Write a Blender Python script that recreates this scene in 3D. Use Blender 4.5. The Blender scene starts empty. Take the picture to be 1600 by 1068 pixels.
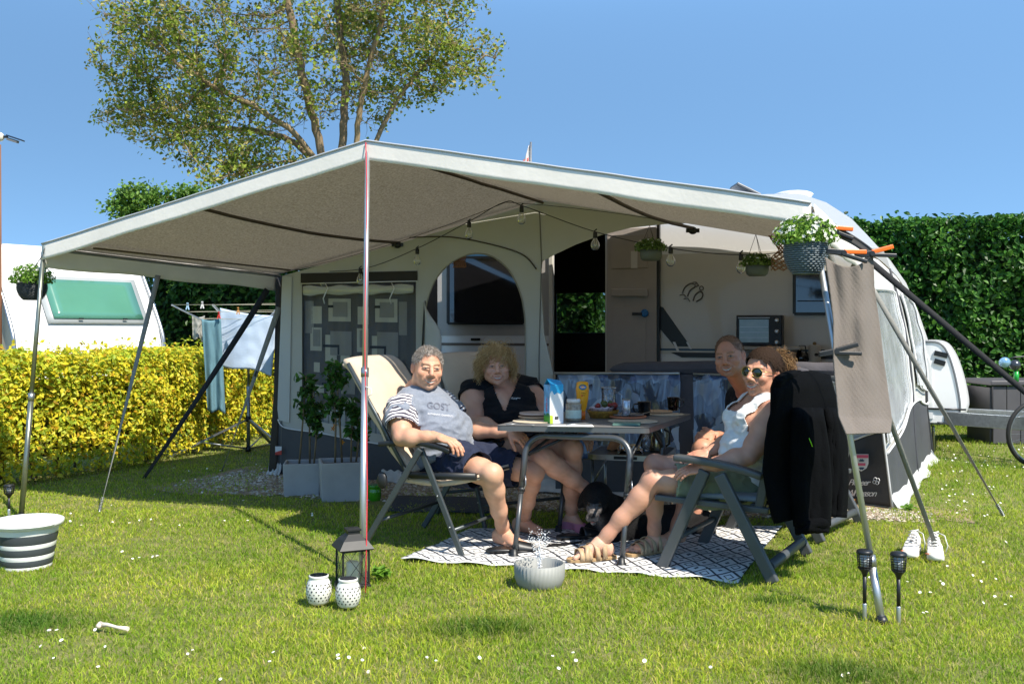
import bpy, bmesh, math, random
import numpy as np
from mathutils import Vector, Matrix, kdtree, noise, geometry
random.seed(7); RNG = np.random.default_rng(7)
scene = bpy.context.scene
COL = scene.collection
R = math.radians

# ------------------------------------------------------------------ camera
FOC, H, HY = 1555.0, 1.29, 515.0          # focal length and horizon in photo pixels, eye height in metres
cam = bpy.data.objects.new('camera', bpy.data.cameras.new('camera'))
COL.objects.link(cam)
cam.location = (0, 0, H); cam.rotation_euler = (R(90), 0, 0)
cam.data.sensor_width = 36; cam.data.lens = FOC/1600*36
cam.data.shift_y = -(534-HY)/1600
cam.data.clip_start = 0.05; cam.data.clip_end = 500
scene.camera = cam

# ------------------------------------------------------------------ sky, sun, exposure
SUNV = Vector((.52, -.60, 1.0)).normalized()           # towards the sun
world = bpy.data.worlds.new('World'); scene.world = world; world.use_nodes = True
nt = world.node_tree; nt.nodes.clear()
sky = nt.nodes.new('ShaderNodeTexSky'); sky.sky_type = 'NISHITA'; sky.sun_disc = False
sky.sun_elevation = math.asin(SUNV.z); sky.sun_rotation = math.atan2(SUNV.x, SUNV.y)
sky.air_density = 1.0; sky.dust_density = 0.0; sky.ozone_density = 3.0; sky.altitude = 0
bg = nt.nodes.new('ShaderNodeBackground'); bg.inputs[1].default_value = 0.15
wo = nt.nodes.new('ShaderNodeOutputWorld')
tcw = nt.nodes.new('ShaderNodeTexCoord'); mpw = nt.nodes.new('ShaderNodeVectorMath'); mpw.operation = 'MULTIPLY_ADD'; mpw.inputs[1].default_value = (1, 1, 2.0); mpw.inputs[2].default_value = (0, 0, .36)
nt.links.new(tcw.outputs['Generated'], mpw.inputs[0]); nt.links.new(mpw.outputs[0], sky.inputs[0])
hs = nt.nodes.new('ShaderNodeVectorMath'); hs.operation = 'MULTIPLY'; hs.inputs[1].default_value = (.84, .96, .87)
nt.links.new(sky.outputs[0], hs.inputs[0]); nt.links.new(hs.outputs[0], bg.inputs[0]); nt.links.new(bg.outputs[0], wo.inputs[0])
sl = bpy.data.lights.new('sun', 'SUN'); sl.energy = 3.3; sl.angle = R(.55); sl.color = (1, .93, .82)
so = bpy.data.objects.new('sun', sl); COL.objects.link(so)
so.rotation_euler = (-SUNV).to_track_quat('-Z', 'Y').to_euler(); so.location = (6, -6, 12)
scene.view_settings.view_transform = 'Standard'; scene.view_settings.look = 'None'
scene.view_settings.exposure = 1.3; scene.view_settings.gamma = 1
scene.cycles.max_bounces = 8; scene.cycles.diffuse_bounces = 4; scene.cycles.transparent_max_bounces = 12
scene.cycles.use_denoising = True

# ------------------------------------------------------------------ coordinates: photo pixel + distance -> metres
def W(x, y, d): return Vector(((x-800)/FOC*d, d, H-(y-HY)/FOC*d))
def G(x, y, z=0.0):
    d = (H-z)*FOC/(y-HY); return Vector(((x-800)/FOC*d, d, z))

# ------------------------------------------------------------------ objects, parts, labels
def tag(o, label=None, cat=None, group=None, kind=None):
    if label: o['label'] = label
    if cat: o['category'] = cat
    if group: o['group'] = group
    if kind: o['kind'] = kind
    return o
def thing(name, loc, label, cat, group=None):
    o = bpy.data.objects.new(name, None); COL.objects.link(o); o.location = loc
    o.empty_display_size = .1
    return tag(o, label, cat, group)
def wloc(o):
    v = Vector((0, 0, 0))
    while o is not None: v = v+o.location; o = o.parent
    return v
def link(name, me, mat, parent=None, label=None):
    """mesh made in world metres -> object under parent"""
    o = bpy.data.objects.new(name, me); COL.objects.link(o)
    if mat is not None:
        for m in (mat if isinstance(mat, (list, tuple)) else [mat]): me.materials.append(m)
    if parent is not None:
        me.transform(Matrix.Translation(-wloc(parent))); o.parent = parent
    if label: o['label'] = label
    return o
def top(name, me, mat, loc, label, cat, group=None):
    """thing that is one mesh; the origin is put at its base"""
    me.transform(Matrix.Translation(-Vector(loc)))
    o = link(name, me, mat); o.location = loc
    return tag(o, label, cat, group)
def copy_tree(o, parent=None):
    c = o.copy(); COL.objects.link(c); c.parent = parent
    for ch in list(o.children): copy_tree(ch, c)
    return c

def np_mesh(V, faces, col=None, smooth=False):
    """V (n,3); faces: list of int arrays (m,k); col (n,3) colour attribute"""
    me = bpy.data.meshes.new('m')
    V = np.asarray(V, np.float32); me.vertices.add(len(V)); me.vertices.foreach_set('co', V.ravel())
    fs = [np.asarray(f, np.int32) for f in faces if len(f)]
    idx = np.concatenate([f.ravel() for f in fs])
    tot = np.concatenate([np.full(len(f), f.shape[1], np.int32) for f in fs])
    st = np.concatenate([[0], np.cumsum(tot)[:-1]]).astype(np.int32)
    me.loops.add(len(idx)); me.loops.foreach_set('vertex_index', idx)
    me.polygons.add(len(tot)); me.polygons.foreach_set('loop_start', st)
    try: me.polygons.foreach_set('loop_total', tot)
    except Exception: pass
    me.polygons.foreach_set('use_smooth', np.full(len(tot), smooth))
    me.update(calc_edges=True)
    if col is not None:
        a = me.color_attributes.new('Col', 'FLOAT_COLOR', 'POINT')
        c4 = np.ones((len(V), 4), np.float32); c4[:, :3] = col
        a.data.foreach_set('color', c4.ravel())
    return me

class MB:
    """collects shapes into one mesh"""
    def __init__(s): s.v = []; s.f = []; s.uv = None; s.sm = []; s.mi = []; s.cur = 0
    def add(s, vs, fs, smooth=False):
        b = len(s.v); s.v += [Vector(v) for v in vs]; s.f += [[i+b for i in f] for f in fs]
        s.sm += [smooth]*len(fs); s.mi += [s.cur]*len(fs); return b
    def box(s, c, size, rot=None, taper=1.0):
        x, y, z = [q/2 for q in size]; vs = []
        for dz in (-z, z):
            k = taper if dz > 0 else 1
            vs += [Vector((dx*k, dy*k, dz)) for dx, dy in ((-x, -y), (x, -y), (x, y), (-x, y))]
        if rot is not None: vs = [rot @ v for v in vs]
        c = Vector(c); s.add([c+v for v in vs], [(3, 2, 1, 0), (4, 5, 6, 7), (0, 1, 5, 4), (1, 2, 6, 5), (2, 3, 7, 6), (3, 0, 4, 7)])
        return s
    def beam(s, p0, p1, w, h, up=(0, 0, 1)):
        p0 = Vector(p0); p1 = Vector(p1); d = p1-p0; L = d.length
        if L < 1e-6: return s
        z = d/L; x = Vector(up).cross(z)
        if x.length < 1e-3: x = Vector((1, 0, 0)).cross(z)
        x.normalize(); y = z.cross(x)
        m = Matrix((x, y, z)).transposed()
        return s.box((p0+p1)/2, (w, h, L), m)
    def tube(s, pts, r, n=8, caps=True, sq=None, closed=False):
        pts = [Vector(p) for p in pts]; m = len(pts)
        rr = r if isinstance(r, (list, tuple)) else [r]*m
        ts = []
        for i in range(m):
            a = pts[i-1] if i else pts[0]; b = pts[i+1] if i < m-1 else pts[-1]
            if closed: a = pts[i-1]; b = pts[(i+1) % m]
            t = b-a; ts.append(t.normalized() if t.length > 1e-9 else Vector((0, 0, 1)))
        ref = Vector((0, 0, 1)) if abs(ts[0].z) < .9 else Vector((1, 0, 0))
        x = ref.cross(ts[0]).normalized(); vs = []
        for i in range(m):
            x = (x-ts[i]*x.dot(ts[i]));
            if x.length < 1e-6: x = ts[i].orthogonal()
            x.normalize(); y = ts[i].cross(x)
            for k in range(n):
                a = 2*math.pi*k/n
                vs.append(pts[i]+(x*math.cos(a)+y*math.sin(a)*(sq or 1))*rr[i])
        fs = [(i*n+k, i*n+(k+1) % n, (i+1)*n+(k+1) % n, (i+1)*n+k) for i in range(m-1) for k in range(n)]
        if closed: fs += [((m-1)*n+k, (m-1)*n+(k+1) % n, (k+1) % n, k) for k in range(n)]
        s.add(vs, fs, True)
        if caps and not closed:
            b = len(s.v)-m*n
            s.f += [[b+k for k in range(n)][::-1], [b+(m-1)*n+k for k in range(n)]]; s.sm += [False]*2; s.mi += [s.cur]*2
        return s
    def lathe(s, prof, c=(0, 0, 0), n=24, rot=None, cap0=True, cap1=True, smooth=True, rib=None):
        c = Vector(c); vs = []
        for r_, z_ in prof:
            for k in range(n):
                a = 2*math.pi*k/n; q = r_*(1+(rib*(1 if k % 2 else -1) if rib else 0))
                v = Vector((q*math.cos(a), q*math.sin(a), z_)); vs.append(c+(rot @ v if rot is not None else v))
        m = len(prof)
        fs = [(i*n+k, i*n+(k+1) % n, (i+1)*n+(k+1) % n, (i+1)*n+k) for i in range(m-1) for k in range(n)]
        b = s.add(vs, fs, smooth)
        if cap0: s.f.append([b+k for k in range(n)][::-1]); s.sm.append(False); s.mi.append(s.cur)
        if cap1: s.f.append([b+(m-1)*n+k for k in range(n)]); s.sm.append(False); s.mi.append(s.cur)
        return s
    def ball(s, c, r, n=12, m=8, rot=None):
        rx, ry, rz = r if isinstance(r, (tuple, list)) else (r, r, r); c = Vector(c)
        vs = []
        for i in range(m+1):
            t = math.pi*i/m
            for k in range(n):
                a = 2*math.pi*k/n
                v = Vector((rx*math.sin(t)*math.cos(a), ry*math.sin(t)*math.sin(a), -rz*math.cos(t)))
                vs.append(c+(rot @ v if rot is not None else v))
        fs = [(i*n+k, i*n+(k+1) % n, (i+1)*n+(k+1) % n, (i+1)*n+k) for i in range(m) for k in range(n)]
        s.add(vs, fs, True); return s
    def grid(s, fn, nu, nv, smooth=True, uv=False):
        vs = [fn(i/nu, j/nv) for j in range(nv+1) for i in range(nu+1)]
        w = nu+1
        fs = [(j*w+i, j*w+i+1, (j+1)*w+i+1, (j+1)*w+i) for j in range(nv) for i in range(nu)]
        s.add(vs, fs, smooth)
        if uv:
            if s.uv is None: s.uv = []
            s.uv += [(i/nu, j/nv) for j in range(nv+1) for i in range(nu+1)]
        return s
    def poly(s, outer, holes, fn):
        """flat polygon with holes in 2D, mapped by fn(a,b)->Vector"""
        loops = [[Vector((a, b, 0)) for a, b in outer]]+[[Vector((a, b, 0)) for a, b in h] for h in holes]
        flat = [p for l in loops for p in l]
        tri = geometry.tessellate_polygon(loops)
        s.add([fn(p.x, p.y) for p in flat], [t for t in tri]); return s
    def mesh(s):
        me = bpy.data.meshes.new('m'); me.from_pydata([tuple(v) for v in s.v], [], s.f)
        me.polygons.foreach_set('use_smooth', s.sm); me.polygons.foreach_set('material_index', s.mi)
        if s.uv is not None and len(s.uv) == len(s.v):
            l = me.uv_layers.new(name='UVMap')
            for lp in me.loops: l.data[lp.index].uv = s.uv[lp.vertex_index]
        me.update(); return me
    def part(s, name, mat, parent, label=None, bevel=0, solid=0, sub=0):
        o = link(name, s.mesh(), mat, parent, label); mods(o, bevel, solid, sub); return o
    def top(s, name, mat, loc, label, cat, group=None, bevel=0, solid=0, sub=0):
        o = top(name, s.mesh(), mat, loc, label, cat, group); mods(o, bevel, solid, sub); return o
def mods(o, bevel=0, solid=0, sub=0):
    if solid:
        m = o.modifiers.new('s', 'SOLIDIFY'); m.thickness = solid; m.offset = 0
    if bevel:
        m = o.modifiers.new('b', 'BEVEL'); m.width = bevel; m.segments = 2; m.limit_method = 'ANGLE'
    if sub:
        m = o.modifiers.new('d', 'SUBSURF'); m.levels = sub; m.render_levels = sub

# ------------------------------------------------------------------ materials
_M = {}
def hexc(h):
    h = h.lstrip('#'); c = [int(h[i:i+2], 16)/255 for i in (0, 2, 4)]
    return tuple(x/12.92 if x <= .04045 else ((x+.055)/1.055)**2.4 for x in c)
def mat(name, col, rough=.6, metal=0, var=.12, vscale=8, bump=0, bscale=60, trans=0, alpha=1, spec=.5, sheen=0, attr=None, coat=0, coord='Object', translucent=0, stretch=None):
    if name in _M: return _M[name]
    m = bpy.data.materials.new(name); _M[name] = m; m.use_nodes = True
    t = m.node_tree; n = t.nodes; L = t.links; b = n['Principled BSDF']; out = n['Material Output']
    c3 = tuple(col[:3])
    tc = n.new('ShaderNodeTexCoord'); src = tc.outputs[coord]
    if stretch:
        mp = n.new('ShaderNodeMapping'); mp.inputs['Scale'].default_value = stretch; L.new(src, mp.inputs[0]); src = mp.outputs[0]
    base = None
    if attr:
        at = n.new('ShaderNodeAttribute'); at.attribute_name = attr; base = at.outputs['Color']
    if var:
        ns = n.new('ShaderNodeTexNoise'); ns.inputs['Scale'].default_value = vscale; ns.inputs['Detail'].default_value = 6; L.new(src, ns.inputs['Vector'])
        mr = n.new('ShaderNodeMapRange'); mr.inputs[1].default_value = .25; mr.inputs[2].default_value = .75
        mr.inputs[3].default_value = 1-var; mr.inputs[4].default_value = 1+var; L.new(ns.outputs[0], mr.inputs[0])
        mx = n.new('ShaderNodeVectorMath'); mx.operation = 'SCALE'
        if base is None: mx.inputs[0].default_value = c3
        else: L.new(base, mx.inputs[0])
        L.new(mr.outputs[0], mx.inputs['Scale']); base = mx.outputs[0]
        rr = n.new('ShaderNodeMapRange'); rr.inputs[3].default_value = max(.02, rough-.08); rr.inputs[4].default_value = min(1, rough+.08)
        L.new(ns.outputs[0], rr.inputs[0]); L.new(rr.outputs[0], b.inputs['Roughness'])
    else: b.inputs['Roughness'].default_value = rough
    if base is None: b.inputs['Base Color'].default_value = (*c3, 1)
    else: L.new(base, b.inputs['Base Color'])
    b.inputs['Metallic'].default_value = metal
    b.inputs['Specular IOR Level'].default_value = spec
    b.inputs['Transmission Weight'].default_value = trans
    b.inputs['Coat Weight'].default_value = coat
    b.inputs['Sheen Weight'].default_value = sheen
    b.inputs['Alpha'].default_value = alpha
    if bump:
        nb = n.new('ShaderNodeTexNoise'); nb.inputs['Scale'].default_value = bscale; nb.inputs['Detail'].default_value = 5; L.new(src, nb.inputs['Vector'])
        bp = n.new('ShaderNodeBump'); bp.inputs['Strength'].default_value = bump; bp.inputs['Distance'].default_value = .01
        L.new(nb.outputs[0], bp.inputs['Height']); L.new(bp.outputs[0], b.inputs['Normal'])
    if translucent:
        tr = n.new('ShaderNodeBsdfTranslucent')
        if base is None: tr.inputs[0].default_value = (*c3, 1)
        else: L.new(base, tr.inputs[0])
        ms = n.new('ShaderNodeMixShader'); ms.inputs[0].default_value = translucent
        L.new(b.outputs[0], ms.inputs[1]); L.new(tr.outputs[0], ms.inputs[2]); L.new(ms.outputs[0], out.inputs[0])
    return m

def glassy(name, tint=(.8, .85, .9), alpha=.25, rough=.08, base=.10):
    """thin clear plastic film / window pane: mostly transparent with a glossy coat"""
    if name in _M: return _M[name]
    m = bpy.data.materials.new(name); _M[name] = m; m.use_nodes = True
    t = m.node_tree; n = t.nodes; n.clear(); L = t.links
    tp = n.new('ShaderNodeBsdfTransparent'); tp.inputs[0].default_value = (*tint, 1)
    gl = n.new('ShaderNodeBsdfGlossy'); gl.inputs['Roughness'].default_value = rough; gl.inputs[0].default_value = (.9, .95, 1, 1)
    df = n.new('ShaderNodeBsdfDiffuse'); df.inputs[0].default_value = (*tint, 1)
    fr = n.new('ShaderNodeFresnel'); fr.inputs[0].default_value = 1.3
    ns = n.new('ShaderNodeTexNoise'); ns.inputs['Scale'].default_value = 6; ns.inputs['Detail'].default_value = 3
    tc = n.new('ShaderNodeTexCoord'); L.new(tc.outputs['Object'], ns.inputs[0])
    bp = n.new('ShaderNodeBump'); bp.inputs['Strength'].default_value = .5; bp.inputs['Distance'].default_value = .03; L.new(ns.outputs[0], bp.inputs['Height'])
    L.new(bp.outputs[0], gl.inputs['Normal'])
    m1 = n.new('ShaderNodeMixShader'); m1.inputs[0].default_value = alpha; L.new(tp.outputs[0], m1.inputs[1]); L.new(df.outputs[0], m1.inputs[2])
    m2 = n.new('ShaderNodeMixShader'); ad = n.new('ShaderNodeMath'); ad.operation = 'ADD'; ad.inputs[1].default_value = base
    L.new(fr.outputs[0], ad.inputs[0]); L.new(ad.outputs[0], m2.inputs[0]); L.new(m1.outputs[0], m2.inputs[1]); L.new(gl.outputs[0], m2.inputs[2])
    o = n.new('ShaderNodeOutputMaterial'); L.new(m2.outputs[0], o.inputs[0]); return m

def text_mesh(s, size, fn, depth=.0006, shear=0, space=1.0, bold=0):
    """lettering as a mesh; fn maps (x, y) in metres to a point in space"""
    c = bpy.data.curves.new('t', 'FONT'); c.body = s; c.size = size; c.extrude = 0; c.shear = shear
    c.space_character = space; c.offset = bold; c.resolution_u = 3
    o = bpy.data.objects.new('t', c); COL.objects.link(o)
    bpy.context.view_layer.update()
    dg = bpy.context.evaluated_depsgraph_get()
    me = bpy.data.meshes.new_from_object(o.evaluated_get(dg)); bpy.data.objects.remove(o); bpy.data.curves.remove(c)
    for v in me.vertices: v.co = fn(v.co.x, v.co.y)
    return me

def catenary(a, b, sag, n=12):
    a = Vector(a); b = Vector(b)
    return [a.lerp(b, i/n)-Vector((0, 0, sag*4*(i/n)*(1-i/n))) for i in range(n+1)]
def smoothstep(a, b, x):
    t = max(0, min(1, (x-a)/(b-a))); return t*t*(3-2*t)
def spline(pts, n=8):
    """Catmull-Rom through pts"""
    pts = [Vector(p) for p in pts]; out = []
    for i in range(len(pts)-1):
        p0 = pts[max(0, i-1)]; p1 = pts[i]; p2 = pts[i+1]; p3 = pts[min(len(pts)-1, i+2)]
        for k in range(n):
            t = k/n
            out.append(.5*((2*p1)+(p2-p0)*t+(2*p0-5*p1+4*p2-p3)*t*t+(3*p1-p0-3*p2+p3)*t**3))
    out.append(pts[-1]); return out

def leaf_cloud(P, N, size, col, fold=.25, long=1.7, hexa=False):
    """one small folded leaf per row: P centre, N facing, size, col (n,3) -> mesh"""
    n = len(P); N = N/np.maximum(np.linalg.norm(N, axis=1, keepdims=True), 1e-6)
    A = RNG.normal(size=(n, 3)); A -= N*(A*N).sum(1, keepdims=True); A /= np.linalg.norm(A, axis=1, keepdims=True)
    B = np.cross(N, A); sz = np.asarray(size).reshape(-1, 1)*np.ones((n, 1))
    ln = sz*long/2; wd = sz/2; up = N*wd*fold*2
    if hexa:
        V = np.stack([P-A*ln, P-A*ln*.35+B*wd+up, P+A*ln*.35+B*wd*.9+up, P+A*ln, P+A*ln*.35-B*wd*.9+up, P-A*ln*.35-B*wd+up], 1).reshape(-1, 3)
        i = np.arange(n)[:, None]*6
        F = [np.concatenate([i+np.array([[0, 1, 2, 3]]), i+np.array([[0, 3, 4, 5]])])]; k = 6
    else:
        V = np.stack([P-A*ln, P+B*wd+up, P+A*ln, P-B*wd+up], 1).reshape(-1, 3)
        i = np.arange(n)[:, None]*4
        F = [np.concatenate([i+np.array([[0, 1, 2]]), i+np.array([[0, 2, 3]])])]; k = 4
    return np_mesh(V, F, np.repeat(col, k, axis=0))
def pal(n, cols, w=None, jit=.12):
    c = np.array(cols); i = RNG.choice(len(c), n, p=None if w is None else np.array(w)/sum(w))
    return np.clip(c[i]*(1+RNG.normal(size=(n, 1))*jit), 0, 1)
M_leaf = mat('leaf', (0, 0, 0), .5, attr='Col', var=0, translucent=.42, spec=.3)
M_leafglossy = mat('leaf glossy', (0, 0, 0), .42, attr='Col', var=0, translucent=.3, spec=.28)
M_bark = mat('bark', hexc('7d6a50'), .9, var=.35, vscale=14, bump=.6, bscale=40)
# ================================================================== GROUND, GRASS
def ground_h(x, y):
    return .012*math.sin(x*1.7+.6)*math.cos(y*1.3)+.010*noise.noise(Vector((x*1.1, y*1.1, 0)))
def build_ground():
    xs = np.concatenate([np.linspace(-220, -9, 14), np.linspace(-8, 8, 161), np.linspace(9, 220, 14)])
    ys = np.concatenate([np.linspace(-60, .5, 8), np.linspace(1, 16, 151), np.linspace(17, 400, 20)])
    V = [(x, y, ground_h(x, y) if abs(x) <= 8 and 1 <= y <= 16 else 0) for y in ys for x in xs]
    w = len(xs); i = np.arange((len(ys)-1)*w).reshape(len(ys)-1, w)[:, :-1].ravel()
    F = np.stack([i, i+1, i+w+1, i+w], 1)
    m = bpy.data.materials.new('lawn soil and moss'); m.use_nodes = True
    t = m.node_tree; n = t.nodes; L = t.links; b = n['Principled BSDF']; b.inputs['Roughness'].default_value = .95
    tc = n.new('ShaderNodeTexCoord')
    n1 = n.new('ShaderNodeTexNoise'); n1.inputs['Scale'].default_value = 9; n1.inputs['Detail'].default_value = 8; L.new(tc.outputs['Object'], n1.inputs[0])
    n2 = n.new('ShaderNodeTexNoise'); n2.inputs['Scale'].default_value = 120; n2.inputs['Detail'].default_value = 4; L.new(tc.outputs['Object'], n2.inputs[0])
    r1 = n.new('ShaderNodeValToRGB'); L.new(n1.outputs[0], r1.inputs[0])
    r1.color_ramp.elements[0].position = .35; r1.color_ramp.elements[0].color = (.14, .18, .02, 1)
    r1.color_ramp.elements[1].position = .68; r1.color_ramp.elements[1].color = (.29, .27, .09, 1)
    r2 = n.new('ShaderNodeMapRange'); r2.inputs[3].default_value = .45; r2.inputs[4].default_value = 1.35; L.new(n2.outputs[0], r2.inputs[0])
    sc = n.new('ShaderNodeVectorMath'); sc.operation = 'SCALE'; L.new(r1.outputs[0], sc.inputs[0]); L.new(r2.outputs[0], sc.inputs['Scale'])
    L.new(sc.outputs[0], b.inputs['Base Color'])
    bp = n.new('ShaderNodeBump'); bp.inputs['Distance'].default_value = .02; L.new(n2.outputs[0], bp.inputs['Height']); L.new(bp.outputs[0], b.inputs['Normal'])
    o = link('ground', np_mesh(V, [F], smooth=True), m); tag(o, kind='structure')
build_ground()

# plan of the pitch: canopy front L-P-R, awning front A-B, caravan wall beyond
cR = Vector((1.475, 4.90, 1.90)); cP = Vector((-.856, 5.90, 2.395)); cL = Vector((-3.32, 7.05, 1.88))
aA = Vector((-2.15, 9.15, 1.80)); aQ = Vector((.25, 8.125, 2.36)); aB = Vector((2.50, 7.18, 1.85))
fA = Vector((-2.10, 8.90, 0)); fB = Vector((2.69, 7.04, 0))

def inside(poly, x, y):
    c = np.zeros(len(x), bool); j = len(poly)-1
    for i in range(len(poly)):
        xi, yi = poly[i]; xj, yj = poly[j]
        k = ((yi > y) != (yj > y)) & (x < (xj-xi)*(y-yi)/(yj-yi+1e-12)+xi); c ^= k; j = i
    return c
RUG = [G(626, 878), G(735, 832), G(1222, 826), G(1152, 914)]
AWN = [(fA.x, fA.y), (fB.x, fB.y), (4.25, 10.0), (4.25, 11), (-.9, 12.2)]
def vnoise(x, y, s, seed=0):
    g = np.random.default_rng(seed).random((64, 64)); x = (x*s) % 63; y = (y*s) % 63
    i = x.astype(int); j = y.astype(int); fx = x-i; fy = y-j; fx = fx*fx*(3-2*fx); fy = fy*fy*(3-2*fy)
    return (g[i, j]*(1-fx)+g[i+1, j]*fx)*(1-fy)+(g[i, j+1]*(1-fx)+g[i+1, j+1]*fx)*fy
def build_grass():
    Ps = []
    # denser near the camera, thinner with distance
    for (d0, d1, dens) in ((3.3, 4.4, 9000), (4.4, 5.6, 7000), (5.6, 7.2, 4600), (7.2, 9.5, 2600), (9.5, 14, 1000)):
        x0, x1 = -.56*d1-1.8, .56*d1+1.8; n = int((x1-x0)*(d1-d0)*dens)
        x = RNG.uniform(x0, x1, n); y = RNG.uniform(d0, d1, n); k = (np.abs(x) < .545*y+.25) | (RNG.random(n) < .45)
        Ps.append(np.stack([x[k], y[k]], 1))
    P = np.concatenate(Ps); x, y = P[:, 0], P[:, 1]
    rug = inside([(q.x, q.y) for q in RUG], x, y); awn = inside(AWN, x, y)
    # gravelly bare strip along the awning front
    nrm = np.array([fB.y-fA.y, -(fB.x-fA.x)]); nrm = nrm/np.linalg.norm(nrm)
    dist = (x-fA.x)*nrm[0]+(y-fA.y)*nrm[1]          # distance in front of the awning wall
    bare = (dist < (.95+.25*vnoise(x, y, 2.5, 5))*np.clip(1.15-.35*(x-fA.x)/2.4, .3, 1)) & (dist > -.1) & (x > fA.x-.5) & (x < 2.6)
    thin = RNG.random(len(x)) < np.where(bare, .10+.5*(vnoise(x, y, 3, 8) > .72), 1)
    # worn yellow spots
    keep = ~rug & ~awn & thin
    keep &= RNG.random(len(x)) < np.clip(.55+.8*vnoise(x, y, 4, 2), 0, 1)
    x, y = x[keep], y[keep]; n = len(x)
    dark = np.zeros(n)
    for (px, py, rx, ry) in ((745, 985, .26, .13), (40, 975, .27, .17), (1315, 1055, .25, .15), (1205, 943, .12, .05)):  # lush tufts; the last one paints the torch shadow into the grass
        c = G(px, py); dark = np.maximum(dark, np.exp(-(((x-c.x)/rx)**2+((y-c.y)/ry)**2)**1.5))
    far = np.clip((y-7.5)/2, 0, 1)*(x > 2.2)          # longer, greener grass right of the awning
    h = (.011+.013*RNG.random(n))*(1+.8*vnoise(x, y, 1.5, 3))*(1+1.1*dark+.7*far); wd = .0022+.0016*RNG.random(n)+.0004*y
    ang = RNG.uniform(0, 2*np.pi, n); bend = RNG.uniform(.2, 1.15, n)*h
    bx, by = np.cos(ang), np.sin(ang); a2 = RNG.uniform(0, 2*np.pi, n); wx, wy = np.cos(a2)*wd/2, np.sin(a2)*wd/2
    z0 = np.array([ground_h(a, b) for a, b in zip(x, y)])-.003
    V = np.empty((n, 5, 3))
    V[:, 0] = np.stack([x-wx, y-wy, z0], 1); V[:, 1] = np.stack([x+wx, y+wy, z0], 1)
    mx, my = x+bx*bend*.35, y+by*bend*.35
    V[:, 2] = np.stack([mx+wx*.8, my+wy*.8, z0+h*.6], 1); V[:, 3] = np.stack([mx-wx*.8, my-wy*.8, z0+h*.6], 1)
    V[:, 4] = np.stack([x+bx*bend, y+by*bend, z0+h*.92], 1)
    i = np.arange(n)[:, None]*5
    F4 = i+np.array([[0, 1, 2, 3]]); F3 = i+np.array([[3, 2, 4]])
    c = pal(n, [(.34, .45, .035), (.44, .52, .055), (.23, .37, .022), (.52, .50, .12), (.54, .46, .20)], [5.5, 5, 4.5, 2.2, .8], .15)
    q = vnoise(x, y, 1.6, 11)*.6+vnoise(x, y, 5, 12)*.4                  # patches leaning to straw or to deep green
    c *= (1+(q-.5)[:, None]*np.array([[.75, .40, .5]]))
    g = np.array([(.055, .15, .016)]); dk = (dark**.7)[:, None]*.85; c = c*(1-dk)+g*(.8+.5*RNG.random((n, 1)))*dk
    fk = far[:, None]*.45; c = c*(1-fk)+np.array([(.14, .27, .02)])*fk
    me = np_mesh(V.reshape(-1, 3), [F4, F3], np.repeat(np.clip(c, 0, 1), 5, axis=0))
    o = link('grass', me, mat('grass blade', (0, 0, 0), .55, attr='Col', var=0, translucent=.5, spec=.3)); tag(o, 'short mown green grass of the camping pitch', 'grass', kind='stuff')
build_grass()

def build_gravel():
    # bare strip of sandy gravel with wood chips in front of the awning
    n = 9000; s = RNG.uniform(-.08, 1.05, n); t = RNG.beta(1.2, 1.6, n)*1.15-.05
    d = np.array([fB.x-fA.x, fB.y-fA.y]); nm = np.array([d[1], -d[0]])/np.linalg.norm(d)
    t = t*np.clip(1.15-.75*s, .3, 1); P = np.array([[fA.x, fA.y]])+s[:, None]*d+t[:, None]*nm
    z = np.array([ground_h(a, b) for a, b in P]); sz = RNG.uniform(.004, .013, n)
    ax = RNG.normal(size=(n, 3)); V = []
    base = np.array([(1, 0, 0), (-1, 0, 0), (0, 1, 0), (0, -1, 0), (0, 0, .7), (0, 0, -.7)])
    th = RNG.uniform(0, 6.28, n); cs, sn = np.cos(th), np.sin(th)
    B = base[None]*sz[:, None, None]*(1+.5*RNG.random((n, 6, 1)))
    X = B[..., 0]*cs[:, None]*1.5-B[..., 1]*sn[:, None]; Y = B[..., 0]*sn[:, None]*1.5+B[..., 1]*cs[:, None]
    V = np.stack([X+P[:, :1], Y+P[:, 1:], B[..., 2]+z[:, None]+.004], 2).reshape(-1, 3)
    tr = np.array([(0, 2, 4), (2, 1, 4), (1, 3, 4), (3, 0, 4), (2, 0, 5), (1, 2, 5), (3, 1, 5), (0, 3, 5)])
    F = (np.arange(n)[:, None, None]*6+tr[None]).reshape(-1, 3)
    c = pal(n, [(.42, .36, .28), (.30, .24, .17), (.5, .46, .4), (.22, .17, .12)], None, .15)
    o = link('gravel_chips', np_mesh(V, [F], np.repeat(c, 6, 0)), mat('gravel', (0, 0, 0), .9, attr='Col', var=0)); tag(o, 'sandy gravel and wood chips along the awning front', 'gravel', kind='stuff')
    def strip(u, v):
        p = np.array([fA.x, fA.y])+(u*1.2-.1)*d+(-.3+(1.35*v+.12*math.sin(u*19)*v)*max(.42, min(1, 1.15-.75*u)))*nm
        return Vector((p[0], p[1], ground_h(p[0], p[1])+.004))
    tag(MB().grid(strip, 60, 14).part('gravel_strip', mat('sandy soil', hexc('8d7a60'), .95, var=.35, vscale=20, bump=.6, bscale=90), None), kind='structure')
build_gravel()

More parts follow.
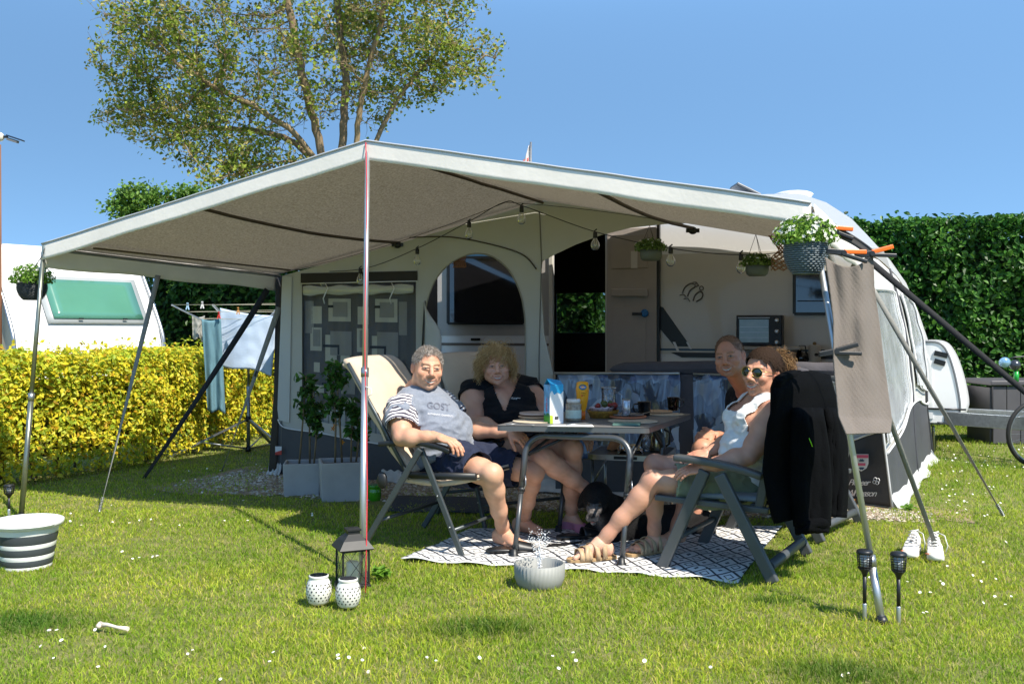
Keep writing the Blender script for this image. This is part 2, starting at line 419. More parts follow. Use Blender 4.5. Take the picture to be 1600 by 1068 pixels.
def build_daisies():
    m_w = mat('daisy petals', (.85, .85, .82), .6, var=0); m_y = mat('daisy heart', (.8, .55, .05), .6, var=0)
    def proto(tilt):
        b = MB(); rot = Matrix.Rotation(tilt, 3, 'X')
        for k in range(11):
            a = 2*math.pi*k/11; q = [Vector((.003, -.0012, 0)), Vector((.0105, -.0022, .0015)), Vector((.0105, .0022, .0015)), Vector((.003, .0012, 0))]
            b.add([Vector((0, 0, .026))+rot @ (Matrix.Rotation(a, 3, 'Z') @ v) for v in q], [(0, 1, 2, 3)])
        b.cur = 1; b.ball((0, 0, .0265), (.0038, .0038, .0024), 8, 4)
        b.cur = 2; b.tube([(0, .003, -.004), (0, .001, .012), (0, 0, .0255)], .0007, 4)
        me = b.mesh()
        for m in (m_w, m_y, mat('daisy stem', (.12, .25, .04), .6, var=0)): me.materials.append(m)
        return me
    protos = [proto(t) for t in (.2, .5, .8)]
    spots = []
    def cluster(px, py, sx, sy, n):
        for _ in range(n): spots.append((px+random.gauss(0, sx), py+random.gauss(0, sy)))
    cluster(470, 1030, 190, 22, 15); cluster(120, 1010, 70, 20, 6); cluster(870, 1040, 60, 10, 5)
    cluster(300, 800, 130, 20, 12); cluster(350, 742, 40, 10, 22); cluster(190, 815, 80, 12, 8)
    cluster(1500, 770, 50, 25, 40); cluster(1540, 715, 40, 12, 26); cluster(1470, 730, 25, 15, 18)
    cluster(1420, 915, 60, 18, 12); cluster(1540, 930, 50, 30, 12); cluster(1180, 1050, 80, 10, 4); cluster(220, 870, 40, 10, 5)
    for i, (px, py) in enumerate(spots):
        if py < 690: continue
        g = G(px, py)
        if g.y > 6.2 and -2.2 < g.x < 2.7 and g.y > 7.2+(-g.x)*.2: continue
        o = bpy.data.objects.new('daisy', protos[i % 3]); COL.objects.link(o)
        g.z = ground_h(g.x, g.y)+random.uniform(0, .012); o.location = g; s = random.uniform(.5, .8)
        o.rotation_euler = (0, 0, random.uniform(-.9, .9)); o.scale = (s, s, s)
        tag(o, 'small white daisy open in the mown lawn', 'daisy', 'daisies scattered in the lawn')
build_daisies()

# ================================================================== HEDGES
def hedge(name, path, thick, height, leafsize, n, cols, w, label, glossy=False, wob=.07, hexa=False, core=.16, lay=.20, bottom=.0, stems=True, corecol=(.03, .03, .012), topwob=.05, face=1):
    """hedge along a path of ground points (front edge); body extends to the left of the walking direction by thick*face"""
    path = [Vector((p[0], p[1], 0)) for p in path]
    seg = [(path[i+1]-path[i]).length for i in range(len(path)-1)]; T = sum(seg)
    def at(t):
        s = t*T
        for i, L_ in enumerate(seg):
            if s <= L_ or i == len(seg)-1:
                d = (path[i+1]-path[i]).normalized(); return path[i]+d*s, Vector((-d.y, d.x, 0))*face
            s -= L_
    root = thing(name, (path[0]+path[-1])/2, label, 'hedge')
    P = []; N = []
    A_front = T*height; A_top = T*thick; A_end = thick*height; tot = A_front+A_top+2*A_end
    for _ in range(n):
        q = random.random()*tot; depth = lay*random.random()**1.6
        if q < A_front:
            t = random.random(); z = bottom+random.random()**.9*(height-bottom); p, nr = at(t)
            p = p+nr*(depth+wob*noise.noise(Vector((t*T*1.8, z*1.8, 3)))+.06*noise.noise(Vector((t*T*6, z*6, 9)))) ; out = -nr+Vector((0, 0, .45))
            if z < bottom+.25 and random.random() < .3: continue
        elif q < A_front+A_top:
            t = random.random(); p, nr = at(t); p = p+nr*random.random()*thick
            z = height-depth+topwob*noise.noise(Vector((t*T*2.5, p.y*2.5, 1)))+(.0 if random.random() > .06 else random.random()*.13); out = Vector((0, 0, 1))-nr*.3
        else:
            t = 0.0 if random.random() < .5 else 1.0; p, nr = at(t); d = nr.cross(Vector((0, 0, 1)))*(1 if t else -1)*face
            p = p+nr*random.random()*thick-d*(depth-wob*.5)*1.0; z = bottom+random.random()*(height-bottom); out = d
        zz = z
        P.append((p.x, p.y, zz)); v = out.normalized()+Vector([random.gauss(0, .55) for _ in range(3)]); N.append(tuple(v))
    P = np.array(P); N = np.array(N); m = len(P)
    sz = leafsize*RNG.uniform(.7, 1.25, m); c = pal(m, cols, w)
    q = vnoise(P[:, 0]*1+P[:, 1]+50, P[:, 2]+3, 2.2, 21)
    c = c*(.88+.26*q)[:, None]
    link('foliage', leaf_cloud(P, N, sz, c, hexa=hexa), M_leafglossy if glossy else M_leaf, root)
    # twiggy inside of the hedge
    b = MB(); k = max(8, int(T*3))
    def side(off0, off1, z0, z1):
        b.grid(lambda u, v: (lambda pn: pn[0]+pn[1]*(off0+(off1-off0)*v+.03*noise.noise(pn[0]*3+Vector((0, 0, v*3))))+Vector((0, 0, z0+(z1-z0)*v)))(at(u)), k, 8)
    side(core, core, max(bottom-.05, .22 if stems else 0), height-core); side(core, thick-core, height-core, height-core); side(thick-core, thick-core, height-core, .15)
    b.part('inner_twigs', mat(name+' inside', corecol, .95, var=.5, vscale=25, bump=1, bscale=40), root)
    if stems:
        s = MB()
        for _ in range(int(T*7)):
            p, nr = at(random.random()); p = p+nr*random.uniform(.08, thick-.1); r = random.uniform(.008, .02)
            s.tube([p, p+Vector((random.gauss(0, .05), random.gauss(0, .04), .25)), p+Vector((random.gauss(0, .16), random.gauss(0, .08), .6))], [r*1.2, r, r*.4], 6)
        tag(s.part('undergrowth', M_bark, root), kind='stuff')
    return root
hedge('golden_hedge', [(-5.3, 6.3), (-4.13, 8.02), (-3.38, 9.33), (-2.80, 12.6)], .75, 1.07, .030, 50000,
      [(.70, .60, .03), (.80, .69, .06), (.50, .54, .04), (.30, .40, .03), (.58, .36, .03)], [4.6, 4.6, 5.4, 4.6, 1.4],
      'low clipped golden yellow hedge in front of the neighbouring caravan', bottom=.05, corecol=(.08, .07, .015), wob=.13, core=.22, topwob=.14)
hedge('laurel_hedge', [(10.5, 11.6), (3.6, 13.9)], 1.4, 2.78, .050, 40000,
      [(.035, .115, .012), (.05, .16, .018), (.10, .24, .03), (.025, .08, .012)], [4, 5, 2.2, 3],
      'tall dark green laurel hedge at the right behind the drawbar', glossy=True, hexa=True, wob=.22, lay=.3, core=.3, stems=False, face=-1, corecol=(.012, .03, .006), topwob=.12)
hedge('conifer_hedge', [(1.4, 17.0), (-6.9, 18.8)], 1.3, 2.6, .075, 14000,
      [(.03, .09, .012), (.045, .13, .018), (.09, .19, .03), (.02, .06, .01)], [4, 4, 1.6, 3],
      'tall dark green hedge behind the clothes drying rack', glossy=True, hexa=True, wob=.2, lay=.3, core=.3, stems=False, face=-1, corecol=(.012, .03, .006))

# ================================================================== TREES
def grow_tree(name, base, stems, env, natt, step, infl, kill, rtip, expo, label, leafn, leafsize, cols, w, seed=1, twigs=3, leafspread=.22):
    rnd = random.Random(seed)
    nodes = []; par = []
    def addn(p, q): nodes.append(Vector(p)); par.append(q); return len(nodes)-1
    b0 = addn(base, -1)
    for st in stems:
        prev = b0
        pts = spline([base]+[Vector(p) for p in st], 8)[1:]
        for p in pts: prev = addn(p+Vector([rnd.gauss(0, .010) for _ in range(3)]), prev)
    att = []
    while len(att) < natt:
        e = rnd.choices(env, [q[2] for q in env])[0]; c, r = Vector(e[0]), e[1]
        v = Vector([rnd.gauss(0, 1) for _ in range(3)]).normalized()*rnd.random()**.36
        att.append(c+Vector((v.x*r[0], v.y*r[1], v.z*r[2])))
    for it in range(120):
        kd = kdtree.KDTree(len(nodes))
        for i, p in enumerate(nodes): kd.insert(p, i)
        kd.balance(); pull = {}
        left = []
        for a in att:
            _, i, d = kd.find(a)
            if d < kill: continue
            left.append(a)
            if d < infl: pull.setdefault(i, []).append((a-nodes[i]).normalized())
        att = left
        if not pull: break
        for i, vs in pull.items():
            v = sum(vs, Vector()); v = v/len(vs)+Vector([rnd.gauss(0, .16) for _ in range(3)])+Vector((0, 0, .03))
            if v.length < 1e-3: continue
            addn(nodes[i]+v.normalized()*step, i)
    n = len(nodes); kids = [[] for _ in range(n)]
    for i, p in enumerate(par):
        if p >= 0: kids[p].append(i)
    rad = [rtip]*n
    for i in range(n-1, -1, -1):
        if kids[i]: rad[i] = sum(rad[k]**expo for k in kids[i])**(1/expo)
    root = thing(name, base, label, 'tree')
    T = MB(); Bm = MB()
    def chain(i0, i1):
        ch = [i0, i1]
        while kids[ch[-1]]:
            ch.append(max(kids[ch[-1]], key=lambda k: rad[k]))
        return ch
    done = set(); stack = [(0, k) for k in kids[0]]
    while stack:
        a, b_ = stack.pop(); ch = chain(a, b_)
        for q in range(1, len(ch)):
            for k in kids[ch[q]]:
                if q+1 >= len(ch) or k != ch[q+1]: stack.append((ch[q], k))
        rr = [min(rad[c], rad[ch[1]]) for c in ch]; rr[0] = rr[1]
        (T if rr[0] > .05 else Bm).tube([nodes[c] for c in ch], rr, 8 if rr[0] > .05 else (5 if rr[0] > .012 else 3))
    thin = [i for i in range(n) if rad[i] < rtip*3.2]
    tips = []
    for i in thin:
        for _ in range(twigs):
            v = Vector([rnd.gauss(0, 1) for _ in range(3)]).normalized()*rnd.uniform(.12, .34)+Vector((0, 0, .05))
            m_ = nodes[i]+v*.5+Vector([rnd.gauss(0, .02) for _ in range(3)])
            Bm.tube([nodes[i], m_, nodes[i]+v], [rtip*.6, rtip*.5, rtip*.3], 3, caps=False); tips += [m_, nodes[i]+v]
    T.part('trunk', M_bark, root); Bm.part('twigs', mat('twig', hexc('8a7656'), .9, var=.3, vscale=3), root)
    tp = np.array([tuple(t) for t in tips]); idx = RNG.integers(0, len(tp), leafn)
    dens = vnoise(tp[idx, 0]+20, tp[idx, 2]+tp[idx, 1], .9, 33); keep = RNG.random(leafn) < np.clip(dens*2.3-.45, .10, 1)
    P = tp[idx][keep]+RNG.normal(size=(keep.sum(), 3))*leafspread*.3; m = len(P)
    N = RNG.normal(size=(m, 3))+np.array([[0, -.2, .8]])
    link('crown', leaf_cloud(P, N, leafsize*RNG.uniform(.6, 1.25, m), pal(m, cols, w, .2), long=1.5, hexa=leafsize > .08), M_leaf, root)
    return root
tb = Vector((-2.75, 16, 0))
def TW(x, y, d=16): return W(x, y, d)
grow_tree('broadleaf_tree', tb,
    [[(-2.7, 16, 1.6), (-2.68, 16, 3.0), TW(535, 235, 16), TW(540, 130, 16.1), TW(528, 10, 16.2), TW(535, -110, 16)],
     [(-2.7, 16, 1.6), (-2.55, 15.9, 3.1), TW(556, 225, 15.8), TW(575, 110, 15.6), TW(610, -20, 15.4)],
     [(-2.7, 16, 1.6), (-2.75, 15.95, 2.9), TW(502, 240, 15.9), TW(478, 140, 15.7), TW(455, 30, 15.6), TW(430, -80, 15.5)],
     [(-2.7, 16, 1.6), (-2.8, 16, 3.0), TW(490, 245, 15.9), TW(420, 180, 15.6), TW(320, 130, 15.4)],
     [(-2.7, 16, 1.6), (-2.8, 16.1, 2.9), TW(480, 240, 16.2), TW(400, 205, 16.6), TW(300, 200, 16.8)],
     [(-2.7, 16, 1.6), (-2.5, 16.1, 3.0), TW(590, 215, 16.1), TW(640, 130, 16.3), TW(700, 60, 16.5)],
     [(-2.7, 16, 1.6), (-2.8, 15.9, 2.6), TW(470, 262, 15.7), TW(400, 262, 15.4), TW(330, 285, 15.2)]],
    [(TW(470, -20), (2.6, 2.3, 2.3), 8), (TW(330, 70), (1.7, 1.6, 1.5), 4), (TW(640, 30), (1.25, 1.4, 1.5), 2.4),
     (TW(210, 75), (.9, 1.0, .7), 1.0), (TW(215, 185), (.75, .9, .4), .9), (TW(720, 95), (.75, .8, .5), .55), (TW(345, 225), (1.1, 1, .45), 1.3), (TW(540, 130), (1.2, 1.2, .9), 1.6)],
    1900, .16, .9, .25, .0066, 2.02, 'large broadleaf tree with several stems and sparse bronze green leaves behind the awning',
    55000, .054, [(.20, .27, .03), (.31, .38, .05), (.36, .32, .09), (.11, .16, .02), (.42, .36, .13)], [5, 4, 3, 3, 2], seed=4, twigs=3)
grow_tree('bushy_tree', Vector((-11.3, 30, 0)), [[(-11.3, 30, 2), W(215, 330, 30)], [(-11.3, 30, 2), W(200, 320, 30.5)]],
    [(W(212, 300, 30), (.5, .5, .32), 3), (W(178, 328, 30), (.42, .5, .18), 1.2), (W(245, 305, 30), (.5, .6, .3), 1.6), (W(300, 312, 30), (.8, .6, .3), 1.6)],
    170, .25, 1.2, .5, .012, 2.2, 'small distant green tree showing just above the left side of the canopy',
    6500, .085, [(.14, .26, .04), (.20, .34, .06), (.09, .18, .03)], [4, 3, 3], seed=9, twigs=3, leafspread=.5)
# ================================================================== SUN CANOPY AND AWNING
def lerp(a, b, t): return a+(b-a)*t
M_roofcloth = mat('canopy cloth', hexc('a89f8e'), .85, var=.10, vscale=3, bump=.35, bscale=260, translucent=.42, stretch=(1, 1, 1))
def tweed(name, c1, c2, tr):
    """woven cloth: fine two-tone flecks stretched along the weave, lets some light through"""
    m = mat(name, c1, .9, var=.1, vscale=2.5, bump=.25, bscale=220, translucent=tr)
    t = m.node_tree; n = t.nodes; L = t.links
    tc = n.new('ShaderNodeTexCoord'); mp = n.new('ShaderNodeMapping'); mp.inputs['Scale'].default_value = (60, 200, 60); L.new(tc.outputs['Object'], mp.inputs[0])
    ns = n.new('ShaderNodeTexNoise'); ns.inputs['Scale'].default_value = 1; ns.inputs['Detail'].default_value = 3; L.new(mp.outputs[0], ns.inputs[0])
    mx = n.new('ShaderNodeMix'); mx.data_type = 'RGBA'; mx.inputs['A'].default_value = (*c1, 1); mx.inputs['B'].default_value = (*c2, 1)
    cr = n.new('ShaderNodeMapRange'); cr.inputs[1].default_value = .38; cr.inputs[2].default_value = .62; L.new(ns.outputs[0], cr.inputs[0]); L.new(cr.outputs[0], mx.inputs['Factor'])
    L.new(mx.outputs['Result'], n['Principled BSDF'].inputs['Base Color'])
    for q in n:
        if q.type == 'BSDF_TRANSLUCENT': L.new(mx.outputs['Result'], q.inputs[0])
    return m
M_roofcloth = tweed('woven canopy cloth', hexc('c0b9ad'), hexc('968f83'), .60)
M_white = mat('white coated cloth', (.84, .79, .72), .55, var=.06, vscale=5, bump=.12, bscale=40, translucent=.12)
M_wall = mat('awning cloth grey', hexc('bab8b0'), .8, var=.05, vscale=3, bump=.2, bscale=150, translucent=.06)
M_wallg = mat('awning cloth light grey', hexc('c6c6c2'), .75, var=.05, vscale=3, bump=.2, bscale=150, translucent=.08)
M_dark = mat('awning cloth anthracite', hexc('45464a'), .6, var=.12, vscale=4, bump=.3, bscale=30)
M_pipe = mat('white piping', (.72, .72, .72), .5, var=0)
M_alu = mat('aluminium', hexc('a9abac'), .32, metal=.85, var=.12, vscale=12)
M_steel = mat('galvanised steel', hexc('a4a8aa'), .42, metal=.8, var=.2, vscale=30)
M_polebr = mat('brown steel pole', hexc('5b4f44'), .45, metal=.5, var=.1)
M_blackpl = mat('black plastic', hexc('1b1c1e'), .42, var=.1, vscale=20)
M_strapb = mat('black webbing', hexc('17181b'), .8, var=.15, vscale=60, bump=.4, bscale=200)
M_strapg = mat('grey webbing', hexc('84837e'), .75, var=.12, vscale=60, bump=.4, bscale=200)
M_skirt = mat('mud skirt', hexc('b9bab8'), .55, var=.22, vscale=9, bump=.3, bscale=14)

canopy = thing('sun_canopy', G(568, 905), 'wide grey woven sun canopy with white valance zipped to the front of the awning', 'canopy')
def can(u, v):
    """u: 0 left .. .5 ridge .. 1 right, v: 0 front .. 1 awning"""
    f = lerp(cL, cP, u*2) if u < .5 else lerp(cP, cR, u*2-1)
    b = lerp(aA, aQ, u*2) if u < .5 else lerp(aQ, aB, u*2-1)
    p = lerp(f, b, v); s = (u*2) % 1
    p = p-Vector((0, 0, .045*math.sin(math.pi*s)*math.sin(math.pi*v)))
    return p+Vector((0, 0, .004*noise.noise(p*4)))
MB().grid(can, 48, 20).part('canopy_roof', M_roofcloth, canopy, solid=.004)
fd = (cR-cL); fd.z = 0; fd.normalize(); fn_ = Vector((fd.y, -fd.x, 0))      # outward from the front
def val(u, v):
    p = can(u, 0)+fn_*.012; w = .002*math.sin(u*40)*v
    return p+fn_*(w+.006*v)-Vector((0, 0, v*(.112+.003*math.sin(u*31))))+Vector((0, 0, .012))
MB().grid(val, 120, 5).part('front_valance', M_white, canopy, solid=.003)
t = MB(); t.tube([val(i/80, 0)+fn_*.004+Vector((0, 0, .004)) for i in range(81)], .006, 6)
t.part('piping', mat('grey piping', (.42, .43, .45), .5, var=0), canopy)
def sideval(u0, sgn):
    def f(a, v):
        p = can(u0, a); o = Vector((fd.x*sgn, fd.y*sgn, 0))
        return p+o*(.012+.012*v)-Vector((0, 0, v*(.155+.008*math.sin(a*14))-.01))
    return f
MB().grid(sideval(0, -1), 40, 4).part('side_valance', M_white, canopy, solid=.003)
MB().grid(sideval(1, 1), 40, 4).part('side_valance', M_white, canopy, solid=.003)
# roof poles front to back (under the cloth) and the eave poles
def strut(u, v1=1.0, r=.0125, mtl=None):
    MB().tube([can(u, k/12*v1)-Vector((0, 0, .03)) for k in range(13)], r, 8).part('roof_pole', mtl or M_polebr, canopy)
strut(.245); strut(.5); strut(.755)
for u in (.004, .996):
    MB().tube([can(u, k/10)-Vector((0, 0, .022)) for k in range(11)], .013, 8).part('eave_pole', M_alu, canopy)
MB().tube([can(k/24, .012)-Vector((0, 0, .024)) for k in range(1, 24)], .012, 8).part('front_pole', M_alu, canopy)
MB().beam(can(.04, .1)-Vector((0, 0, .035)), can(.05, .93)-Vector((0, 0, .035)), .035, .012).part('tension_slat', M_polebr, canopy)
for u, px, py in ((.245, 635, 368), (.755, 1065, 348)):
    k = can(u, .985)-Vector((0, 0, .05)); b = MB(); b.ball(k, (.035, .035, .03)); b.beam(k-Vector((.05, 0, 0)), k+Vector((.05, 0, 0)), .025, .03)
    b.part('pole_clamp', M_blackpl, canopy)
# upright poles
def pole(topp, foot, r, m, name='pole', collar=.55, lab=None):
    a = Vector(topp); b = Vector(foot); c = a.lerp(b, collar)
    MB().tube([a, c], r, 12).tube([c, b], r*1.22, 12).part(name, m, canopy, lab)
    MB().tube([c-(b-a).normalized()*.02, c+(b-a).normalized()*.03], r*1.5, 12).part('pole_collar', M_alu if m is not M_alu else M_steel, canopy)
    MB().lathe([(r*1.9, -.005), (r*1.9, .01), (r*1.3, .03)], b, 12).part('pole_foot', M_blackpl, canopy)
M_polished = mat('polished aluminium tube', hexc('bfc2c3'), .42, metal=.85, var=.05)
pole(cP-Vector((0, 0, .04)), G(566, 903), .0150, M_polished, lab='shiny aluminium centre pole at the canopy peak')
pole(cR-Vector((0, 0, .04)), G(1378, 972), .0145, M_polished, collar=.86)
pole(cL-Vector((0, 0, .04)), G(33, 808), .0150, mat('olive tube', hexc('8d9184'), .3, metal=.8, var=.1))
# guy rope at the centre pole
a = cP+fn_*.02; b = G(572, 925); pts = [a.lerp(b, i/10)+Vector((.006*math.sin(i), 0, 0)) for i in range(11)]
MB().tube(pts, .0032, 6).part('guy_rope', mat('red cord', hexc('c02a35'), .7, var=.2, vscale=200), canopy, 'thin red guy rope beside the centre pole')
MB().tube([pts[6]+Vector((0, 0, .03)), pts[6]+Vector((.03, -.01, .02)), pts[6]+Vector((.035, -.01, -.01)), pts[6]+Vector((.01, -.01, -.02))], .004, 6).part('rope_tensioner', M_white, canopy)

def strap(parent, p0, p1, w, m, twist=0, label=None, peg=True, name='guy_strap', sag=.0, buckle=None):
    p0 = Vector(p0); p1 = Vector(p1); d = (p1-p0).normalized(); side0 = d.cross(Vector((0, 1, .2))).normalized()
    n = 36
    def f(u, v):
        q = Matrix.Rotation(twist*(v-.15), 3, d) @ side0
        return p0.lerp(p1, v)+q*(u-.5)*w*(1-.25*v)-Vector((0, 0, sag*4*v*(1-v)))
    MB().grid(f, 2, n).part(name, m, parent, label, solid=.0015)
    if buckle:
        c = p0.lerp(p1, buckle); MB().beam(c-d*.025, c+d*.025, w*1.25, .012, side0).part('strap_buckle', M_blackpl, parent)
    if peg:
        b = MB(); e = p1
        b.tube([e-d*.02, e+d*.05], .008, 8)
        for k in range(9):
            c = e-d*(.0+.011*k); q = side0
            b.tube([c+(Matrix.Rotation(j*math.pi/3, 3, d) @ q)*.012 for j in range(6)], .0028, 4, closed=True)
        b.part('spring_peg', M_steel, parent)
strap(canopy, W(247, 430, 7.95), G(156, 796), .042, M_strapg, 1.4, 'grey webbing strap from the left eave to its spring peg')
# ------------------------------------------------------------------ awning
awning = thing('caravan_awning', (fA+fB)/2, 'grey and anthracite caravan awning with arched opening standing behind the sun canopy', 'awning')
lean0 = 1.82
def F_(px, py, off=0.0):
    """point of the leaning awning front seen at that pixel"""
    n0 = Vector((fB.y-fA.y, -(fB.x-fA.x), 0)).normalized()      # towards the camera
    # plane through fA, fB and the eaves
    u = (fB-fA); v = (aA+aB)/2-(fA+fB)/2; nn = u.cross(v).normalized()
    if nn.dot(n0) < 0: nn = -nn
    o = Vector((0, 0, H)); r = Vector(((px-800)/FOC, 1, -(py-HY)/FOC)); t_ = (fA+nn*off-o).dot(nn)/r.dot(nn)
    return o+r*t_
def FP(pts, off, holes=()):
    b = MB(); b.poly(pts, list(holes), lambda x, y: F_(x, y, off)); return b
def arc(cx, cy, rx, ry, a0, a1, n):
    return [(cx+rx*math.cos(R(a0+(a1-a0)*i/n)), cy-ry*math.sin(R(a0+(a1-a0)*i/n))) for i in range(n+1)]
# gable line of the canopy seen along the awning front
gab = [(441, 431), (560, 398), (700, 358), (848, 313)]
arch = [(665, 768)]+[(663, 640), (662, 540), (664, 500)]+[(668, 470), (680, 438), (700, 414), (725, 400), (748, 396), (772, 402), (795, 422), (810, 450), (818, 480), (821, 520)]+[(821, 640), (822, 768)]
scal = [(1110, 347), (1040, 350), (985, 356), (940, 367), (900, 382), (868, 397), (848, 408), (845, 430)]
outer = [(432, 739), (441, 431)]+gab[1:]+[(1000, 337), (1110, 347)]+scal[1:]+[(850, 520), (866, 590), (866, 768)]
outer += [(822, 768)]+arch[::-1][1:-1]+[(665, 768), (651, 765)]
wl, wr = 472, 650
winhole = [(wl, 432), (wr, 428), (wr, 690), (wl, 652)]
FP(outer, 0, [winhole]).part('front_wall', M_wall, awning, solid=.004)
# lighter lower strips either side, left corner post
FP([(441, 432), (456, 432), (452, 660), (433, 655)], .012).part('corner_panel', M_wallg, awning, solid=.003)
# window: dark roller on top, patterned curtain behind
FP([(wl-2, 427), (wr+2, 423), (wr+2, 438), (wl-2, 442)], .010).part('window_roller', mat('dark roller', hexc('2c2926'), .8, var=.1), awning, solid=.004)
MB().tube([F_(wl-2, 443, .014), F_(wr+2, 439, .014)], .005, 6).part('piping', M_pipe, awning)
def roll(u, v):
    c = F_(lerp(wl+2, wr-4, u), 454-3*u, .03); a = v*2*math.pi
    r = .040+.008*math.sin(u*23)+.006*noise.noise(Vector((u*12, v*5, 0)))
    return c+Vector((0, -math.cos(a)*r*.8, math.sin(a)*r))
MB().grid(roll, 60, 12).part('rolled_foil', glassy('clear rolled foil', (.85, .85, .78), .42, .15), awning)
for px in (508, 612):
    MB().tube([F_(px, 442, .04), F_(px+4, 450, .09), F_(px-3, 466, .09), F_(px-1, 474, .05)], .005, 6).part('tie_ribbon', M_pipe, awning)
cu = MB(); rows = 14
def curt(off, x0, x1, y0, y1, nu=40, nv=12):
    def f(u, v):
        p = F_(lerp(x0, x1, u), lerp(y0, y1, v)+(v*12*((x1-x0)*u+x0-wl)/(wr-wl)), off)
        return p+Vector((0, .012*math.sin(u*(x1-x0)*.33+v*1.5)*(.4+v), 0))
    return f
MB().grid(curt(-.06, wl-3, wr+3, 440, 690, 60, 12), 60, 12).part('curtain', mat('curtain cloth dark', hexc('5a5755'), .9, var=.1), awning, solid=.002)
# printed squares on the curtain
lights = MB(); darks = MB(); mids = MB()
def patch(b, x0, y0, x1, y1, off=-.052):
    b.grid(lambda u, v: curt(off, wl-3, wr+3, 440, 690)((lerp(x0, x1, u)-(wl-3))/(wr-wl+6), (lerp(y0, y1, v)-440)/250), 8, 6)
for ox in (0, 73):
    for (b, x0, y0, x1, y1, o) in ((lights, 513, 466, 548, 501, -.050), (mids, 520, 471, 543, 494, -.046), (lights, 486, 478, 503, 505, -.05), (lights, 485, 511, 503, 547, -.05), (mids, 489, 514, 501, 540, -.046),
            (mids, 516, 516, 549, 553, -.042), (lights, 508, 522, 526, 565, -.050), (darks, 505, 537, 530, 541, -.038), (darks, 527, 540, 530, 552, -.038), (lights, 532, 552, 546, 566, -.050),
            (mids, 533, 585, 555, 612, -.046), (darks, 540, 572, 543, 588, -.04), (lights, 490, 565, 500, 580, -.05), (lights, 492, 600, 506, 612, -.05), (lights, 537, 618, 555, 638, -.05), (mids, 510, 590, 520, 620, -.05), (darks, 503, 596, 522, 600, -.04), (darks, 512, 476, 521, 480, -.036)):
        if x1+ox < wr+2: patch(b, x0+ox, y0, x1+ox, y1, o)
for ox in (-18, 128):
    for (x0, y0, x1, y1) in ((495, 470, 508, 520), (497, 590, 508, 625)):
        if x0+ox > wl: patch(mids, x0+ox, y0, x1+ox, y1, -.05)
lights.part('curtain_print', mat('print light', hexc('bdb9a8'), .9, var=.1), awning); mids.part('curtain_print', mat('print mid', hexc('8d8a84'), .9, var=.1), awning); darks.part('curtain_print', mat('print black', hexc('1d1c1e'), .9, var=.1), awning)
st = MB()
for i in range(58):
    x0 = wl+i*(wr-wl)/58; st.cur = (i*7+i*i) % 3; patch(st, x0, 637, x0+(wr-wl)/58, 672, -.045)
st.part('curtain_border', [mat('stripe pale', hexc('a9adab'), .9, var=.1), mat('stripe blue', hexc('5c7580'), .9, var=.1), mat('stripe grey', hexc('7a7d7c'), .9, var=.1)], awning)
FP([(wl-3, 442), (wr+2, 440), (wr+2, 692), (wl-3, 656)], -.015).part('window_foil', glassy('window foil', (.93, .93, .92), .02, .1, -.01), awning)
# anthracite base with white piping, mud skirt
FP([(432, 741), (434, 655), (446, 668), (500, 676), (560, 688), (620, 697), (663, 702), (663, 768), (651, 766)], .010).part('base_panel', M_dark, awning, solid=.003)
MB().tube(spline([F_(434, 655, .018), F_(446, 668, .018), F_(500, 676, .018), F_(560, 688, .018), F_(620, 697, .018), F_(663, 702, .018)], 5), .006, 6).part('piping', M_pipe, awning)
def skirt(x0, y0, x1, y1, name='mud_skirt'):
    a = F_(x0, y0, .02); b = F_(x1, y1, .02); a.z = 0; b.z = 0
    MB().grid(lambda u, v: a.lerp(b, u)+Vector((.25*0, -.10*v*v-.015*math.sin(u*21)*v, .085*(1-v)**1.5+.012+.008*math.sin(u*37)*(1-v))), 40, 4).part(name, M_skirt, awning, solid=.003)
skirt(420, 737, 440, 742); skirt(596, 770, 665, 776); skirt(822, 776, 1000, 790)
# seams and zips
for ps in ([(843, 330), (846, 408), (842, 560), (843, 768)], [(452, 440), (448, 560), (440, 660), (439, 738)]):
    MB().tube([F_(x, y, .008) for x, y in ps], .0045, 6).part('zip', mat('zip grey', hexc('6a6862'), .6, var=0), awning)
MB().tube(spline([F_(x, y, .012) for x, y in ((640, 371), (700, 370), (760, 380), (815, 397), (838, 420))], 6), .006, 6).part('support_cord', mat('brown cord', hexc('3f372c'), .7, var=0), awning)
MB().tube(spline([F_(x, y, .006) for x, y in arch], 3), .006, 6).part('arch_piping', mat('arch piping', hexc('918c7e'), .6, var=0), awning)
# rolled-aside flap at the foot of the arch
def flap(u, v):
    w = smoothstep(0, .25, v); x = lerp(663, 663+28*w*(1-.15*v), u)
    return F_(x, lerp(470, 700, v), .03+.03*math.sin(u*math.pi)+.01*math.sin(v*9+u*6))
MB().grid(flap, 10, 20).part('door_flap', M_wallg, awning, solid=.004)
MB().tube([F_(664, 470, .05), F_(661, 520, .05), F_(659, 560, .05)], .008, 6).part('flap_zip', mat('zip dark', hexc('24221f'), .5, var=0), awning)
